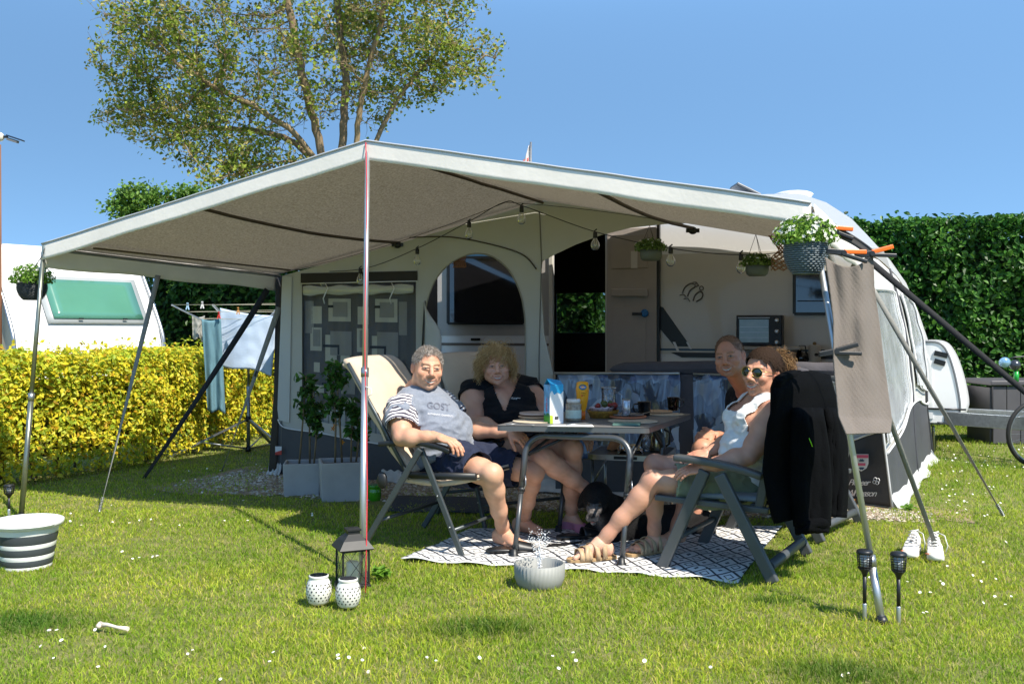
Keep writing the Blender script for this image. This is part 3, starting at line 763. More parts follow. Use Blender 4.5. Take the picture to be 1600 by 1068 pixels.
# folded-down front panel: aluminium rail and foil with a blue reflection painted in, grey bolster behind it
def lowfoil(x0, x1, name='lowered_foil'):
    def f(u, v):
        p = F_(lerp(x0, x1, u), lerp(585, 716, v), .05)
        return p+Vector((0, .035*noise.noise(Vector((u*(x1-x0)*.06, v*3, x0)))+.012*math.sin(u*(x1-x0)*.25+v*4), 0))
    return f
m = bpy.data.materials.new('curtain print with blue reflection'); m.use_nodes = True; t_ = m.node_tree; n_ = t_.nodes; L_ = t_.links; b_ = n_['Principled BSDF']
tc = n_.new('ShaderNodeTexCoord'); mp = n_.new('ShaderNodeMapping'); mp.inputs['Scale'].default_value = (1, 1, 1); mp.inputs['Rotation'].default_value = (0, .35, .0); L_.new(tc.outputs['Object'], mp.inputs[0])
vo = n_.new('ShaderNodeTexVoronoi'); vo.distance = 'CHEBYCHEV'; vo.inputs['Scale'].default_value = 7; L_.new(mp.outputs[0], vo.inputs['Vector'])
cr = n_.new('ShaderNodeValToRGB'); cr.color_ramp.interpolation = 'CONSTANT'; L_.new(vo.outputs['Color'], cr.inputs[0])
els = cr.color_ramp.elements; els[0].color = (.07, .09, .13, 1); els[1].position = .36; els[1].color = (.17, .23, .33, 1)  # curtain squares, the foil's blue reflection put into their colours
for p_, c_ in ((.52, (.27, .34, .45)), (.66, (.42, .49, .60)), (.74, (.09, .14, .26)), (.86, (.05, .05, .07))):
    e = els.new(p_); e.color = (*c_, 1)
L_.new(cr.outputs[0], b_.inputs['Base Color']); b_.inputs['Roughness'].default_value = .16; b_.inputs['Coat Weight'].default_value = .5
M_reflfoil = m
MB().grid(lowfoil(870, 1062), 60, 14).part('lowered_foil', M_reflfoil, awning, solid=.002)
MB().grid(lowfoil(1083, 1215), 50, 14).part('lowered_foil', M_reflfoil, awning, solid=.002)
FP([(868, 716), (1300, 730), (1300, 768), (868, 768)], .06).part('base_panel', M_dark, awning, solid=.003)
MB().tube([F_(866, 583, .06), F_(1062, 583, .06)], .011, 8).part('panel_rail', M_alu, awning)
MB().tube([F_(1083, 584, .06), F_(1310, 590, .06)], .011, 8).part('panel_rail', M_alu, awning)
MB().tube([F_(866, 583, .06), F_(866, 720, .06)], .011, 8).part('panel_rail', M_alu, awning)
def bolster(u, v):
    c = F_(lerp(952, 1330, u), 577-3*math.sin(u*3)+3*u, -.02); a = v*2*math.pi; e = min(1, u*14)**.5
    r = (.058+.006*noise.noise(Vector((u*14, v*3, 0))))*e
    return c+Vector((0, -math.cos(a)*r*1.2, math.sin(a)*r))
M_upho = mat('grey flock', hexc('4d4b50'), .95, var=.15, vscale=5, bump=.3, bscale=60)
MB().grid(bolster, 70, 14).part('rolled_front_panel', M_upho, awning, 'dark grey rolled front panel lying along the rail')
FP([(1062, 585), (1083, 585), (1086, 768), (1060, 768)], .03).part('panel_post', M_upho, awning, solid=.03)
# right end of the front (lettering) and the outward leaning corner
cTop = W(1340, 394, 7.15); cBase = G(1393, 797)
frontR = G(1318, 787)
def FR(u, v):
    """front right panel: u 0..1 left to right, v 0..1 top to bottom"""
    t0 = W(1318, 440, 7.35); b0 = frontR; p = lerp(lerp(t0, b0, v), lerp(cTop, cBase, v), u)
    return p+Vector((0, -.02*math.sin(u*math.pi*2+.8)*math.sin(v*math.pi), 0))
MB().grid(FR, 20, 30).part('front_corner_panel', M_wallg, awning, solid=.004)
MB().grid(lambda u, v: FR(u, lerp(.72-.03*u, .985, v))+Vector((0, -.012, 0)), 20, 16).part('base_panel', M_dark, awning, solid=.003)
wv = lambda u: .72-.03*u
MB().tube([FR(u/10, wv(u/10))+Vector((0, -.018, 0)) for u in range(11)], .008, 6).part('piping', M_pipe, awning)
MB().tube([FR(1, v/10)+Vector((0, -.02, 0)) for v in range(11)], .009, 6).part('corner_piping', mat('pale piping', (.5, .5, .5), .5, var=0), awning)
# side wall going back to the caravan
sT = [W(1340, 394, 7.15), W(1372, 406, 8.2), W(1400, 432, 9.4), W(1414, 452, 10.02)]
def rear(v):
    pts = [(1414, 452), (1428, 490), (1438, 530), (1444, 580), (1446, 640), (1456, 715)]
    s = v*(len(pts)-1); i = min(int(s), len(pts)-2); k = s-i
    return W(lerp(pts[i][0], pts[i+1][0], k), lerp(pts[i][1], pts[i+1][1], k), 10.02)
def SW(u, v):
    a = lerp(cTop, cBase, v); b = rear(v); p = lerp(a, b, u)
    top_ = lerp(sT[0], sT[3], u); s = u*3; i = min(int(s), 2); tt = lerp(sT[i], sT[i+1], s-i)
    p += (tt-top_)*(1-v)**2
    return p+Vector((.05*math.sin(u*math.pi)*math.sin(v*math.pi)+.012*math.sin(u*19+v*4)*v, 0, 0))
OX = Vector((.014, -.006, 0))
MB().grid(SW, 30, 40).part('side_wall', M_wallg, awning, solid=.004)
wave = lambda u: .735+.05*math.cos(u*2*math.pi*1.05-.3)*.9-.02*u
MB().grid(lambda u, v: SW(u, lerp(wave(u), .975, v))+OX, 40, 16).part('base_panel', M_dark, awning, solid=.003)
MB().tube([SW(u/40, wave(u/40))+OX*1.6 for u in range(41)], .009, 6).part('piping', M_pipe, awning)
M_sidefoil = mat('mirroring side foil', hexc('d3d7da'), .14, metal=.45, var=.2, vscale=4, bump=1, bscale=7)
def win(u0, u1, v0, v1, m=M_sidefoil):
    def f(a, b):
        u = lerp(u0, u1, a); v = lerp(v0, v1(u) if callable(v1) else v1, b)
        e = (2*abs(a-.5))**4*.5+.5*(2*abs(b-.5))**6
        return SW(u, v)+OX*1.3+Vector((.012*noise.noise(Vector((u*6, v*9, 4))), 0, 0))
    MB().grid(f, 24, 30).part('side_window', m, awning)
    ring = [f(i/10, 0) for i in range(11)]+[f(1, i/14) for i in range(1, 15)]+[f(1-i/10, 1) for i in range(1, 11)]+[f(0, 1-i/14) for i in range(1, 14)]
    MB().tube([p+OX for p in ring], .008, 5, closed=True).part('window_piping', M_pipe, awning)
win(.04, .42, .14, lambda u: wave(u)-.03); win(.58, .96, .12, lambda u: wave(u)-.07)
MB().tube([rear(v/20)+Vector((.0, -.03, 0)) for v in range(21)], .018, 8).part('edge_binding', mat('dark binding', hexc('2a2b2d'), .5, var=0), awning)
MB().tube([SW(.5, v/12)+OX*1.2 for v in range(13)], .010, 6).part('side_pole_sleeve', M_dark, awning)
for (fn2, n2) in ((lambda u: FR(u, 1), 12), (lambda u: SW(u, 1), 40)):
    def sk(u, v, fn2=fn2):
        p = fn2(u); q = Vector((p.x, p.y, 0)); return q+Vector((.06*v+.02*math.sin(u*23)*v, -.05*v, .09*(1-v)**1.4+.01+.008*math.sin(u*41)))
    MB().grid(sk, n2, 5).part('mud_skirt', M_skirt, awning, solid=.003)
# left side wall back to the caravan
lw0 = G(426, 740); lw1 = Vector((-.9, 12.0, 0))
MB().grid(lambda u, v: lerp(lerp(Vector((lw0.x, lw0.y, 0)), lw1, u), lerp(Vector((aA.x-.02, aA.y, 1.78)), lw1+Vector((0, 0, 2.2)), u), v), 10, 10).part('side_wall', M_dark, awning, solid=.004)
MB().grid(lambda u, v: lerp(lerp(G(420, 741), G(432, 741), u), W(lerp(440, 447, u), 436, 9.12), v)+Vector((0, -.02, 0)), 4, 14).part('corner_strip', mat('dark olive cloth', hexc('3b352c'), .8, var=.15), awning, solid=.003)
# small care tag on the corner strip
MB().grid(lambda u, v: W(lerp(430, 440, u), lerp(697, 710, v), 8.83), 1, 1).part('tag', mat('white tag', (.7, .7, .7), .5, var=0), awning)
MB().poly([(430, 706), (440, 703), (440, 710), (430, 710)], [], lambda x, y: W(x, y, 8.825)).part('tag_stripe', mat('tag red', hexc('c23c2e'), .5, var=0), awning)
# awning roof from the canopy seam to the caravan rail
rl, rm = Vector((-.95, 12.0, 2.3)), Vector((1.6, 11.05, 2.5)); redge = spline(sT, 4)
def roof_(u, v):
    if u < .5: return lerp(lerp(aA, aQ, u*2), lerp(rl, rm, u*2), v)+Vector((0, 0, .01))
    t = u*2-1; return lerp(lerp(aQ, rm, v), redge[round(v*12)], t)+Vector((0, 0, .01+.22*v*math.sin(math.pi*t)))
MB().grid(roof_, 24, 12).part('awning_roof', M_roofcloth, awning, solid=.004)
# straps
strap(awning, W(418, 452, 9.0), G(224, 748), .055, M_strapb, .9, 'black webbing strap from the left corner to the lawn by the hedge', sag=.02, peg=False)
strap(awning, W(436, 480, 9.0), G(346, 738), .05, M_strapg, 2.0, 'grey webbing strap with buckle at the left corner', peg=False, buckle=.4)
strap(awning, W(1352, 402, 7.1), W(1700, 695, 6.1), .046, M_strapb, .25, 'wide black webbing strap running from the right corner out of the picture', peg=False)
strap(awning, W(1363, 450, 7.1), G(1568, 806), .038, M_strapg, 1.9, 'pale grey webbing strap pegged in the lawn right of the awning')
strap(canopy, cR+Vector((.02, 0, -.05)), G(1468, 868), .034, M_strapg, .8, 'dark grey webbing strap ending at the white sneakers')
# badge and lettering on the front corner panel
def PT(x, y, px, py, s=1.0, ang=-.02):
    """x, y in photo pixels right/up from (px, py), laid on the front corner panel"""
    X = px+x*math.cos(ang)-y*math.sin(ang); Y = py-(y*math.cos(ang)+x*math.sin(ang))
    r = Vector(((X-800)/FOC, 1, -(Y-HY)/FOC)); o = Vector((0, 0, H))
    a_ = FR(0, .85); b_ = FR(1, .85); c_ = FR(.5, 1); nn = (b_-a_).cross(c_-a_).normalized()
    if nn.y > 0: nn = -nn
    return o+r*(((a_+nn*.034)-o).dot(nn)/r.dot(nn))
M_letter = mat('white print', (.75, .75, .75), .6, var=0)
def script_text(s, size, px, py, sh, mtl, name, parent, sp=1.0, bold=0.0, fn=PT):
    me = text_mesh(s, size, lambda x, y: fn(x, y, px, py), shear=sh, space=sp, bold=bold); return link(name, me, mtl, parent)
script_text('Pioneer', 13, 1325, 757, .45, M_letter, 'lettering', awning, .80, .12); script_text('All Season', 14.0, 1323, 774, .45, M_letter, 'lettering', awning, .80, .1)
fl = MB()
for k in range(4):
    a = k*math.pi/2+.5; cx, cy = 1369+3.2*math.cos(a), 751-3.2*math.sin(a)
    fl.tube([PT(0, 0, cx+2.6*math.cos(j*math.pi/4), cy-2.6*math.sin(j*math.pi/4)) for j in range(8)], .0028, 4, closed=True)
fl.part('clover_emblem', M_letter, awning)
shield = [(1335, 709), (1357, 709), (1357, 724), (1354, 731), (1346, 736), (1339, 733), (1336, 726)]
MB().poly(shield, [], lambda x, y: PT(0, 0, x, y)).part('badge', M_letter, awning)
MB().poly([(1335.5, 710), (1356.5, 710), (1356.5, 715), (1335.5, 715)], [], lambda x, y: PT(0, 0, x, y)+Vector((0, -.003, 0))).part('badge_band', mat('badge pink', hexc('d8607f'), .6, var=0), awning)
b = MB()
for cy in (720, 730):
    b.poly([(1346+(5.0 if i % 2 else 3.6)*math.cos(i*math.pi/8), cy+(5.0 if i % 2 else 3.6)*.8*math.sin(i*math.pi/8)*(1 if (math.sin(i*math.pi/8) < 0) == (cy < 725) else .15)) for i in range(16)], [], lambda x, y: PT(0, 0, x, y)+Vector((0, -.003, 0)))
b.part('badge_figure', mat('badge blue', hexc('3d5670'), .6, var=0), awning)
MB().poly([(1340, 723), (1352, 723), (1352, 727), (1340, 727)], [], lambda x, y: PT(0, 0, x, y)+Vector((0, -.004, 0))).part('badge_band', _M['badge pink'], awning)
# ================================================================== CARAVAN
C0 = Vector((4.2, 10.0, 0)); cd = Vector((.912, -.409, 0)).normalized(); cn = Vector((-.409, -.912, 0)).normalized()  # along, out towards us
def CW(px, py, off=0.0):
    o = Vector((0, 0, H)); r = Vector(((px-800)/FOC, 1, -(py-HY)/FOC)); return o+r*(((C0+cn*off)-o).dot(cn)/r.dot(cn))
def CS(s, z, off=0.0): return C0+cd*s+cn*off+Vector((0, 0, z))
def s_of(px): p = CW(px, 500); return (p-C0).dot(cd)
M_cwhite = mat('caravan white', (.80, .80, .80), .28, var=.03, vscale=2, coat=.3)
M_cgrey = mat('caravan light grey', hexc('d0ccc2'), .35, var=.03, vscale=2, coat=.2)
M_cdark = mat('caravan black trim', hexc('151515'), .35, var=.05)
M_glassd = mat('dark window acrylic', (.012, .012, .014), .06, var=0, spec=.8, coat=.6)
caravan = thing('caravan', CS(-3, 0, -1), 'large white and grey touring caravan with an open door behind the awning', 'caravan')
def carprof():
    # s, z outline of the body (front at the right)
    P = [(-7.2, .45), (-7.3, .8), (-7.2, 2.3), (-6.9, 2.66), (-6.0, 2.74), (-1.6, 2.74), (-1.25, 2.72), (-1.0, 2.62), (-.75, 2.44), (-.5, 2.14), (-.32, 1.86), (-.18, 1.50), (-.06, 1.12), (.02, .9), (.03, .45)]
    return P
# side wall with a real door opening
sd0, sd1 = s_of(866), s_of(948)
zt = 2.42
def wall_piece(poly, m, off=0.0, name='body_panel', holes=(), solid=0.0, lab=None):
    b = MB(); b.poly(poly, list(holes), lambda s, z: CS(s, z, off)); return b.part(name, m, caravan, lab, solid=solid)
prof = carprof()
door = [(sd0, .42), (sd0, zt), (sd1, zt), (sd1, .42)]
outline = [(-7.2, .40)]+prof[1:-1]+[(.03, .40), (sd1+.005, .40), (sd1+.005, zt+.005), (sd0-.005, zt+.005), (sd0-.005, .40)]
wall_piece(outline, M_cwhite, 0, 'side_wall', solid=.02)
# roof / ends skin with depth
def skin(i0, i1, depth=2.2):
    b = MB(); pts = prof[i0:i1]
    b.grid(lambda u, v: CS(*[lerp(a, c, (u*(len(pts)-1)) % 1 if u < 1 else 1) for a, c in zip(pts[min(int(u*(len(pts)-1)), len(pts)-2)], pts[min(int(u*(len(pts)-1)), len(pts)-2)+1])], -.0-depth*v), len(pts)-1, 1)
    b.part('roof_shell', M_cwhite, caravan)
skin(0, len(prof))
# far wall with a window so that the hedge shows through the doorway
wx0, wx1 = -4.75, -3.2
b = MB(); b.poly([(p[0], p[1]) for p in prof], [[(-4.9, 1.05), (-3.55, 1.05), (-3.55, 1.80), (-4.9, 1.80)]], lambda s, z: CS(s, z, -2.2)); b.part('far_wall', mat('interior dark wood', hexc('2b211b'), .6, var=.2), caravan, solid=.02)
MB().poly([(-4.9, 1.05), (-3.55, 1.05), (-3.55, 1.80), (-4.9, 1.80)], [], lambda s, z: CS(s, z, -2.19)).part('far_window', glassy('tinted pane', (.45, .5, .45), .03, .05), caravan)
# interior floor, cupboards
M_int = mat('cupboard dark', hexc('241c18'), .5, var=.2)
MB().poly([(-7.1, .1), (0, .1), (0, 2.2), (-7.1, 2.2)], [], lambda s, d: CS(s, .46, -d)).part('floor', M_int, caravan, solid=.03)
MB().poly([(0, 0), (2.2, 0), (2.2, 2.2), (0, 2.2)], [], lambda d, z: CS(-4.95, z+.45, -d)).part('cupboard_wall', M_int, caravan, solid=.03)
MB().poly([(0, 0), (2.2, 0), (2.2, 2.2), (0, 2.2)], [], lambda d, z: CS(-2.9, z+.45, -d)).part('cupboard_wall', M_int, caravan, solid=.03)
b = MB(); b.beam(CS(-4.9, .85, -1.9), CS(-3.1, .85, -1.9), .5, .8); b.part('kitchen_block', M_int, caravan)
# bands of colour on the side (thin raised sheets)
g = .013
wall_piece([(-7.0, 1.22), (-7.0, 2.3), (sd0-.02, 2.3), (sd0-.02, 1.22)], mat('side grey panel', hexc('aeaaa6'), .4, var=.03), g, 'grey_band', solid=.004)
wall_piece([(s_of(1032), 1.02), (s_of(1032), 2.13), (-.45, 2.13), (-.4, 2.0), (-.05, 1.02)], M_cgrey, g, 'grey_band', solid=.004)
yb = 1.29-(545-HY)/FOC*11.0
wall_piece([(s_of(1066), .985), (s_of(1048), 1.04), (s_of(1300)+.4, 1.04), (s_of(1300)+.4, .985)], M_cdark, g+.006, 'black_stripe', solid=.004)
def dg(pts, m, off, name): wall_piece([((CW(x, y)-C0).dot(cd), CW(x, y).z) for x, y in pts], m, off, name, solid=.003)
dg([(1031, 478), (1037, 480), (1075, 534), (1078, 541), (1055, 541), (1031, 512)], M_cdark, g+.010, 'black_stripe')
M_bluest = mat('stripe teal blue', hexc('2f5570'), .4, var=0)
dg([(1031, 544), (1290, 546), (1290, 549), (1031, 547)], M_bluest, g+.004, 'blue_stripe')
dg([(1052, 534), (1056, 534), (1063, 549), (1059, 549)], M_cwhite, g+.014, 'white_slash')
dg([(1073, 534), (1076, 534), (1082, 545), (1079, 545)], M_cwhite, g+.014, 'white_slash')
# emblem: two brushed heads with strokes
em = MB()
def stroke(pts, r=.008): em.tube(spline([CW(x, y, g+.012) for x, y in pts], 5), r, 5)
stroke([(1066, 458), (1070, 449), (1078, 443), (1084, 443)]); stroke([(1074, 463), (1078, 454), (1086, 448)]); stroke([(1083, 470), (1086, 461), (1094, 455), (1098, 459), (1096, 466), (1088, 471)])
stroke([(1062, 461), (1068, 460), (1072, 464)], .005); stroke([(1068, 467), (1074, 466), (1078, 471)], .005); stroke([(1082, 441), (1088, 441), (1092, 447)], .005)
for (x, y, r) in ((1088, 445, 2.6), (1096, 450, 3.0)): em.tube([CW(x+r*math.cos(k*math.pi/6), y-r*math.sin(k*math.pi/6), g+.012) for k in range(12)], .005, 5, closed=True)
em.part('emblem', mat('emblem grey', hexc('5a564e'), .5, var=0), caravan)
# windows
def window(x0, y0, x1, y1, m=M_glassd):
    fr = MB(); off = g+.02
    fr.poly([(x0, y0), (x1, y0), (x1, y1), (x0, y1)], [], lambda x, y: CW(x, y, off)); w = fr.part('window', m, caravan, solid=.02, bevel=.006)
    f2 = MB(); k = 5
    ring = [CW(x0, y0, off+.012), CW(x1, y0, off+.012), CW(x1, y1, off+.012), CW(x0, y1, off+.012)]
    for i in range(4): f2.beam(ring[i], ring[(i+1) % 4], .03, .02, cn)
    o = f2.part('window_frame', M_cdark, caravan)
    return w
window(700, 402, 817, 505); window(1241, 425, 1296, 490)
MB().tube([CW(1246, 470, .06), CW(1290, 470, .06)], .006, 6).part('window_stay', M_blackpl, caravan)
# doorway frame
for s in (sd0-.03, sd1+.02):
    MB().beam(CS(s, .42, .02), CS(s, zt+.03, .02), .05, .045, cn).part('door_frame', M_cgrey, caravan, bevel=.006)
MB().beam(CS(sd0-.05, zt+.03, .02), CS(sd1+.05, zt+.03, .02), .05, .045, cn).part('door_frame', M_cgrey, caravan)
# open door leaf folded back against the wall
e0, e1 = s_of(951), s_of(1029)
M_door = mat('door inner lining', hexc('a89f98'), .5, var=.04)
leaf = MB(); leaf.beam(CS((e0+e1)/2, .45, .06), CS((e0+e1)/2, 2.44, .06), e1-e0, .045, cn)
leaf = leaf.part('door', M_door, caravan, 'beige inner side of the open door leaf', bevel=.012)
dp = MB()
dp.beam(CS((e0+e1)/2-.02, 1.98, .088), CS((e0+e1)/2-.02, 2.36, .088), (e1-e0)*.72, .012, cn); dp.part('door_pocket', M_door, leaf, bevel=.004)
MB().beam(CW(956, 457, .12), CW(1012, 457, .12), .05, .085, (0, 0, 1)).part('door_shelf', M_door, leaf, bevel=.008)
MB().beam(CS((e0+e1)/2-.02, .62, .088), CS((e0+e1)/2-.02, 1.55, .088), (e1-e0)*.66, .012, cn).part('door_panel', M_door, leaf, bevel=.004)
MB().beam(CW(988, 490, .12), CW(1004, 490, .12), .028, .03).part('door_handle', M_blackpl, leaf, bevel=.004)
MB().lathe([(.001, .0), (.04, .0), (.045, .02), (.03, .03)], CW(1008, 489, .10), 16, rot=cn.to_track_quat('Z', 'Y').to_matrix()).part('door_lock', mat('blue lock', hexc('1f6fae'), .4, var=.4, vscale=40), leaf)
MB().beam(CW(991, 392, .095), CW(991, 419, .095), .075, .008, cn).part('note_paper', mat('paper', (.62, .6, .58), .8, var=0), leaf)
MB().beam(CS(e1+.015, .45, .05), CS(e1+.015, 2.5, .05), .03, .05, cn).part('door_seal', M_cdark, leaf)
# door of the grey cupboard hatch seen through the arch
MB().beam(CW(736, 530, .02), CW(750, 530, .02), .012, .03).part('hatch_lock', M_cdark, caravan)
wall_piece([(-7, 1.10), (-7, 1.13), (sd0-.05, 1.13), (sd0-.05, 1.10)], mat('trim brown', hexc('6d625a'), .5, var=0), g+.002, 'trim_line', solid=.004)
dg([(690, 396), (860, 398), (860, 402), (690, 400)], M_bluest, g+.01, 'blue_stripe')
# nose: gas locker front with corner grips, front wall light
def nprof(v):
    # side outline of the locker: forward distance and height
    P = [(.10, .36), (.30, .38), (.36, .48), (.36, .60), (.30, .86), (.22, 1.06), (.12, 1.16), (-.06, 1.17)]
    q = spline([Vector((a, 0, z)) for a, z in P], 3); k = v*(len(q)-1); i = min(int(k), len(q)-2); p = q[i].lerp(q[i+1], k-i); return p.x, p.z
def nf(u, v):
    s, z = nprof(v); e = 1-.22*abs(2*u-1)**5
    return CS(-.06+(s+.06)*e, z, -lerp(0, 2.2, u))
nose = MB().grid(nf, 24, 30); nose.part('gas_locker', M_cwhite, caravan, 'white gas locker front of the nose')
b = MB(); q = [nf(0, v/30) for v in range(31)]; c = CS(-.06, .36); c2 = CS(-.06, 1.17); b.add(q+[c2, c], [tuple(range(33))]); b.part('gas_locker_side', M_cwhite, caravan)
MB().tube([nf(.0, v/30)+cd*.004 for v in range(31)], .012, 6).part('nose_trim', mat('nose trim', hexc('6f7174'), .4, var=0), caravan)
MB().beam(CS(.04, 1.06, .01), CS(.16, 1.03, .01), .05, .012, cn).part('marker_lamp', M_cdark, caravan)
MB().beam(CS(.04, .98, .01), CS(.14, .95, .01), .05, .012, cn).part('marker_lamp', M_cdark, caravan)
MB().tube([CS(-.06, .50, .012), CS(.33, .50, .012)], .010, 6).part('locker_seam', M_cdark, caravan)
# drawbar and support leg
p0 = W(1470, 652, 10.0); p1 = W(1700, 668, 8.8)
MB().beam(p0, p1, .045, .13, (0, 0, 1)).part('drawbar', M_steel, caravan, 'galvanised steel drawbar', bevel=.006)
MB().beam(W(1470, 643, 10.7), W(1700, 655, 9.2), .045, .10, (0, 0, 1)).part('drawbar', M_steel, caravan, bevel=.006)
MB().tube([W(1458, 666, 10.1), G(1459, 706)], .015, 8).part('support_leg', M_steel, caravan)
MB().beam(CS(-7, .3, -1.1), CS(.1, .32, -1.1), .08, .14).part('chassis', M_steel, caravan)
for s in (-3.4, -4.2):
    MB().lathe([(.08, -.09), (.3, -.10), (.33, -.06), (.33, .06), (.3, .10), (.08, .09)], CS(s, .33, -.2), 28, rot=cn.to_track_quat('Z', 'Y').to_matrix()).part('wheel', M_blackpl, caravan)
# roof vent lifted, seen over the canopy edge
MB().beam(W(1146, 290, 10.9), W(1183, 308, 10.9), .35, .035).part('roof_vent', mat('vent grey', hexc('5d6064'), .4, var=.1), caravan, bevel=.01)
MB().ball(W(1238, 306, 10.9), (.22, .3, .05)).part('roof_dome', M_cwhite, caravan)

# ------------------------------------------------------------------ neighbouring caravan
na = Vector((-.8, .6, 0)); nw = Vector((.6, .8, 0)); N0 = Vector((-6.50, 13.0, 0))
nb = thing('neighbour_caravan', N0, 'white older caravan with a green tinted front window beyond the golden hedge', 'caravan')
npf = [(0.0, .40), (-.02, .55), (0.0, 1.0), (.10, 1.35), (.62, 2.22), (.80, 2.42), (1.1, 2.50), (5.5, 2.55), (5.6, .40)]
def NP(a, z, w, o=0): return N0+na*a+nw*w+Vector((0, 0, z))-na*o
def nskin(u, v):
    s = u*(len(npf)-1); i = min(int(s), len(npf)-2); k = s-i; return NP(lerp(npf[i][0], npf[i+1][0], k), lerp(npf[i][1], npf[i+1][1], k), 2.2*v)
M_nwhite = mat('neighbour caravan white', (.80, .79, .77), .35, var=.04, vscale=1.5)
MB().grid(nskin, 40, 12).part('body_shell', M_nwhite, nb)
for w in (0, 2.2):
    b = MB(); b.poly(npf, [], lambda a_, z: NP(a_, z, w)); b.part('side_wall', mat('neighbour side cream', hexc('c9c2b5'), .45, var=.04), nb)
rim = [NP(p[0]-.02, p[1], -.01) for p in npf[:7]]
MB().tube(spline(rim, 4), .028, 8).part('edge_trim', M_alu, nb)
MB().tube(spline([NP(p[0]-.02, p[1], 2.21) for p in npf[:7]], 4), .028, 8).part('edge_trim', M_alu, nb)
def NW_(u, v, o=.0):
    a0, z0 = .11, 1.37; a1, z1 = .50, 2.02; e = lerp(.50, 2.02, u)
    return NP(lerp(a0, a1, v), lerp(z0, z1, v), e, .02)+Vector((.0, 0, 0))+(Vector((.8*.86, -.6*.86, .5)).normalized())*o
def nwin(o, g_):
    return MB().grid(lambda u, v: NW_(lerp(g_, 1-g_, u), lerp(g_*1.5, 1-g_*1.5, v), o), 8, 6)
fw = nwin(.02, 0).part('front_window', mat('window rubber frame', hexc('9ea3a3'), .4, var=0), nb, solid=.02)
nwin(.045, .055).part('pane', mat('green tinted acrylic', hexc('4f8471'), .12, var=.12, vscale=1.2, spec=.7, coat=.5), fw, solid=.01)
for u in (.28, .72): MB().beam(NW_(u, .06, .07), NW_(u+.04, .06, .07), .02, .02).part('window_catch', M_blackpl, fw)
for e in (.35, 1.75): MB().beam(NP(.0, .98, e, .05), NP(.0, .98, e+.22, .05), .05, .03).part('grip_handle', mat('grip', hexc('b7a995'), .5, var=0), nb)
MB().beam(NP(-.02, .78, .3, .02), NP(-.02, .78, 1.95, .02), .012, .02).part('trim_line', mat('trim rust', hexc('b58c70'), .5, var=0), nb)
MB().beam(NP(-.1, .45, .2), NP(-.1, .45, 2.0), .1, .1).part('bumper', M_nwhite, nb)
# ================================================================== RUG, FURNITURE
def rug():
    c = [RUG[0], RUG[3], RUG[2], RUG[1]]     # front-left, front-right, back-right, back-left
    def f(u, v):
        p = lerp(lerp(c[0], c[1], u), lerp(c[3], c[2], u), v)
        e = min(v, 1-v, u, 1-u); w = .010*noise.noise(p*5)+.008*math.sin(u*37+v*3)*max(0, 1-v*5)
        return Vector((p.x, p.y+.012*math.sin(u*23)*(1-v)**4, .022+w+ground_h(p.x, p.y)*.3+.006*noise.noise(p*13)))
    m = bpy.data.materials.new('woven outdoor rug'); m.use_nodes = True; t = m.node_tree; n = t.nodes; L = t.links; b = n['Principled BSDF']; b.inputs['Roughness'].default_value = .75
    uv = n.new('ShaderNodeUVMap'); uv.uv_map = 'UVMap'
    mp = n.new('ShaderNodeMapping'); mp.inputs['Scale'].default_value = (15, 8, 1); L.new(uv.outputs[0], mp.inputs[0])
    sx = n.new('ShaderNodeSeparateXYZ'); L.new(mp.outputs[0], sx.inputs[0])
    def M(op, a, b_=None, v=None):
        q = n.new('ShaderNodeMath'); q.operation = op
        for i, s_ in enumerate((a, b_)):
            if s_ is None: continue
            if isinstance(s_, (int, float)): q.inputs[i].default_value = s_
            else: L.new(s_, q.inputs[i])
        return q.outputs[0]
    def tri(s_): return M('ABSOLUTE', M('SUBTRACT', M('FRACT', s_), .5))
    a, b2 = tri(sx.outputs[0]), tri(sx.outputs[1])            # 0 at centre, .5 at the edge
    dsum = M('ADD', a, b2)
    rows = M('FRACT', M('MULTIPLY', sx.outputs[1], .5))
    l1 = M('LESS_THAN', M('ABSOLUTE', M('SUBTRACT', dsum, .5)), .070)
    l2 = M('MULTIPLY', M('LESS_THAN', M('ABSOLUTE', M('SUBTRACT', dsum, .20)), .035), M('GREATER_THAN', rows, .0))
    zig = M('LESS_THAN', M('ABSOLUTE', M('SUBTRACT', dsum, .93)), .05)
    tot = M('MAXIMUM', M('MAXIMUM', l1, l2), zig)
    edge = M('LESS_THAN', M('MINIMUM', M('FRACT', M('DIVIDE', sx.outputs[1], 8.0)), M('SUBTRACT', 1, M('FRACT', M('DIVIDE', sx.outputs[1], 8.0)))), .022)
    tot2 = M('MULTIPLY', tot, M('SUBTRACT', 1, edge))
    ns = n.new('ShaderNodeTexNoise'); ns.inputs['Scale'].default_value = 300; L.new(uv.outputs[0], ns.inputs[0])
    mx = n.new('ShaderNodeMix'); mx.data_type = 'RGBA'; mx.inputs['A'].default_value = (.66, .65, .63, 1); mx.inputs['B'].default_value = (.035, .037, .045, 1); L.new(tot2, mx.inputs['Factor'])
    L.new(mx.outputs['Result'], b.inputs['Base Color'])
    bp = n.new('ShaderNodeBump'); bp.inputs['Strength'].default_value = .4; bp.inputs['Distance'].default_value = .002; L.new(ns.outputs[0], bp.inputs['Height']); L.new(bp.outputs[0], b.inputs['Normal'])
    mb = MB(); mb.grid(f, 90, 50, uv=True)
    mb.top('rug', m, ((c[0]+c[2])/2), 'black and white woven outdoor rug with diamond pattern under the table', 'rug', solid=.004)
rug()
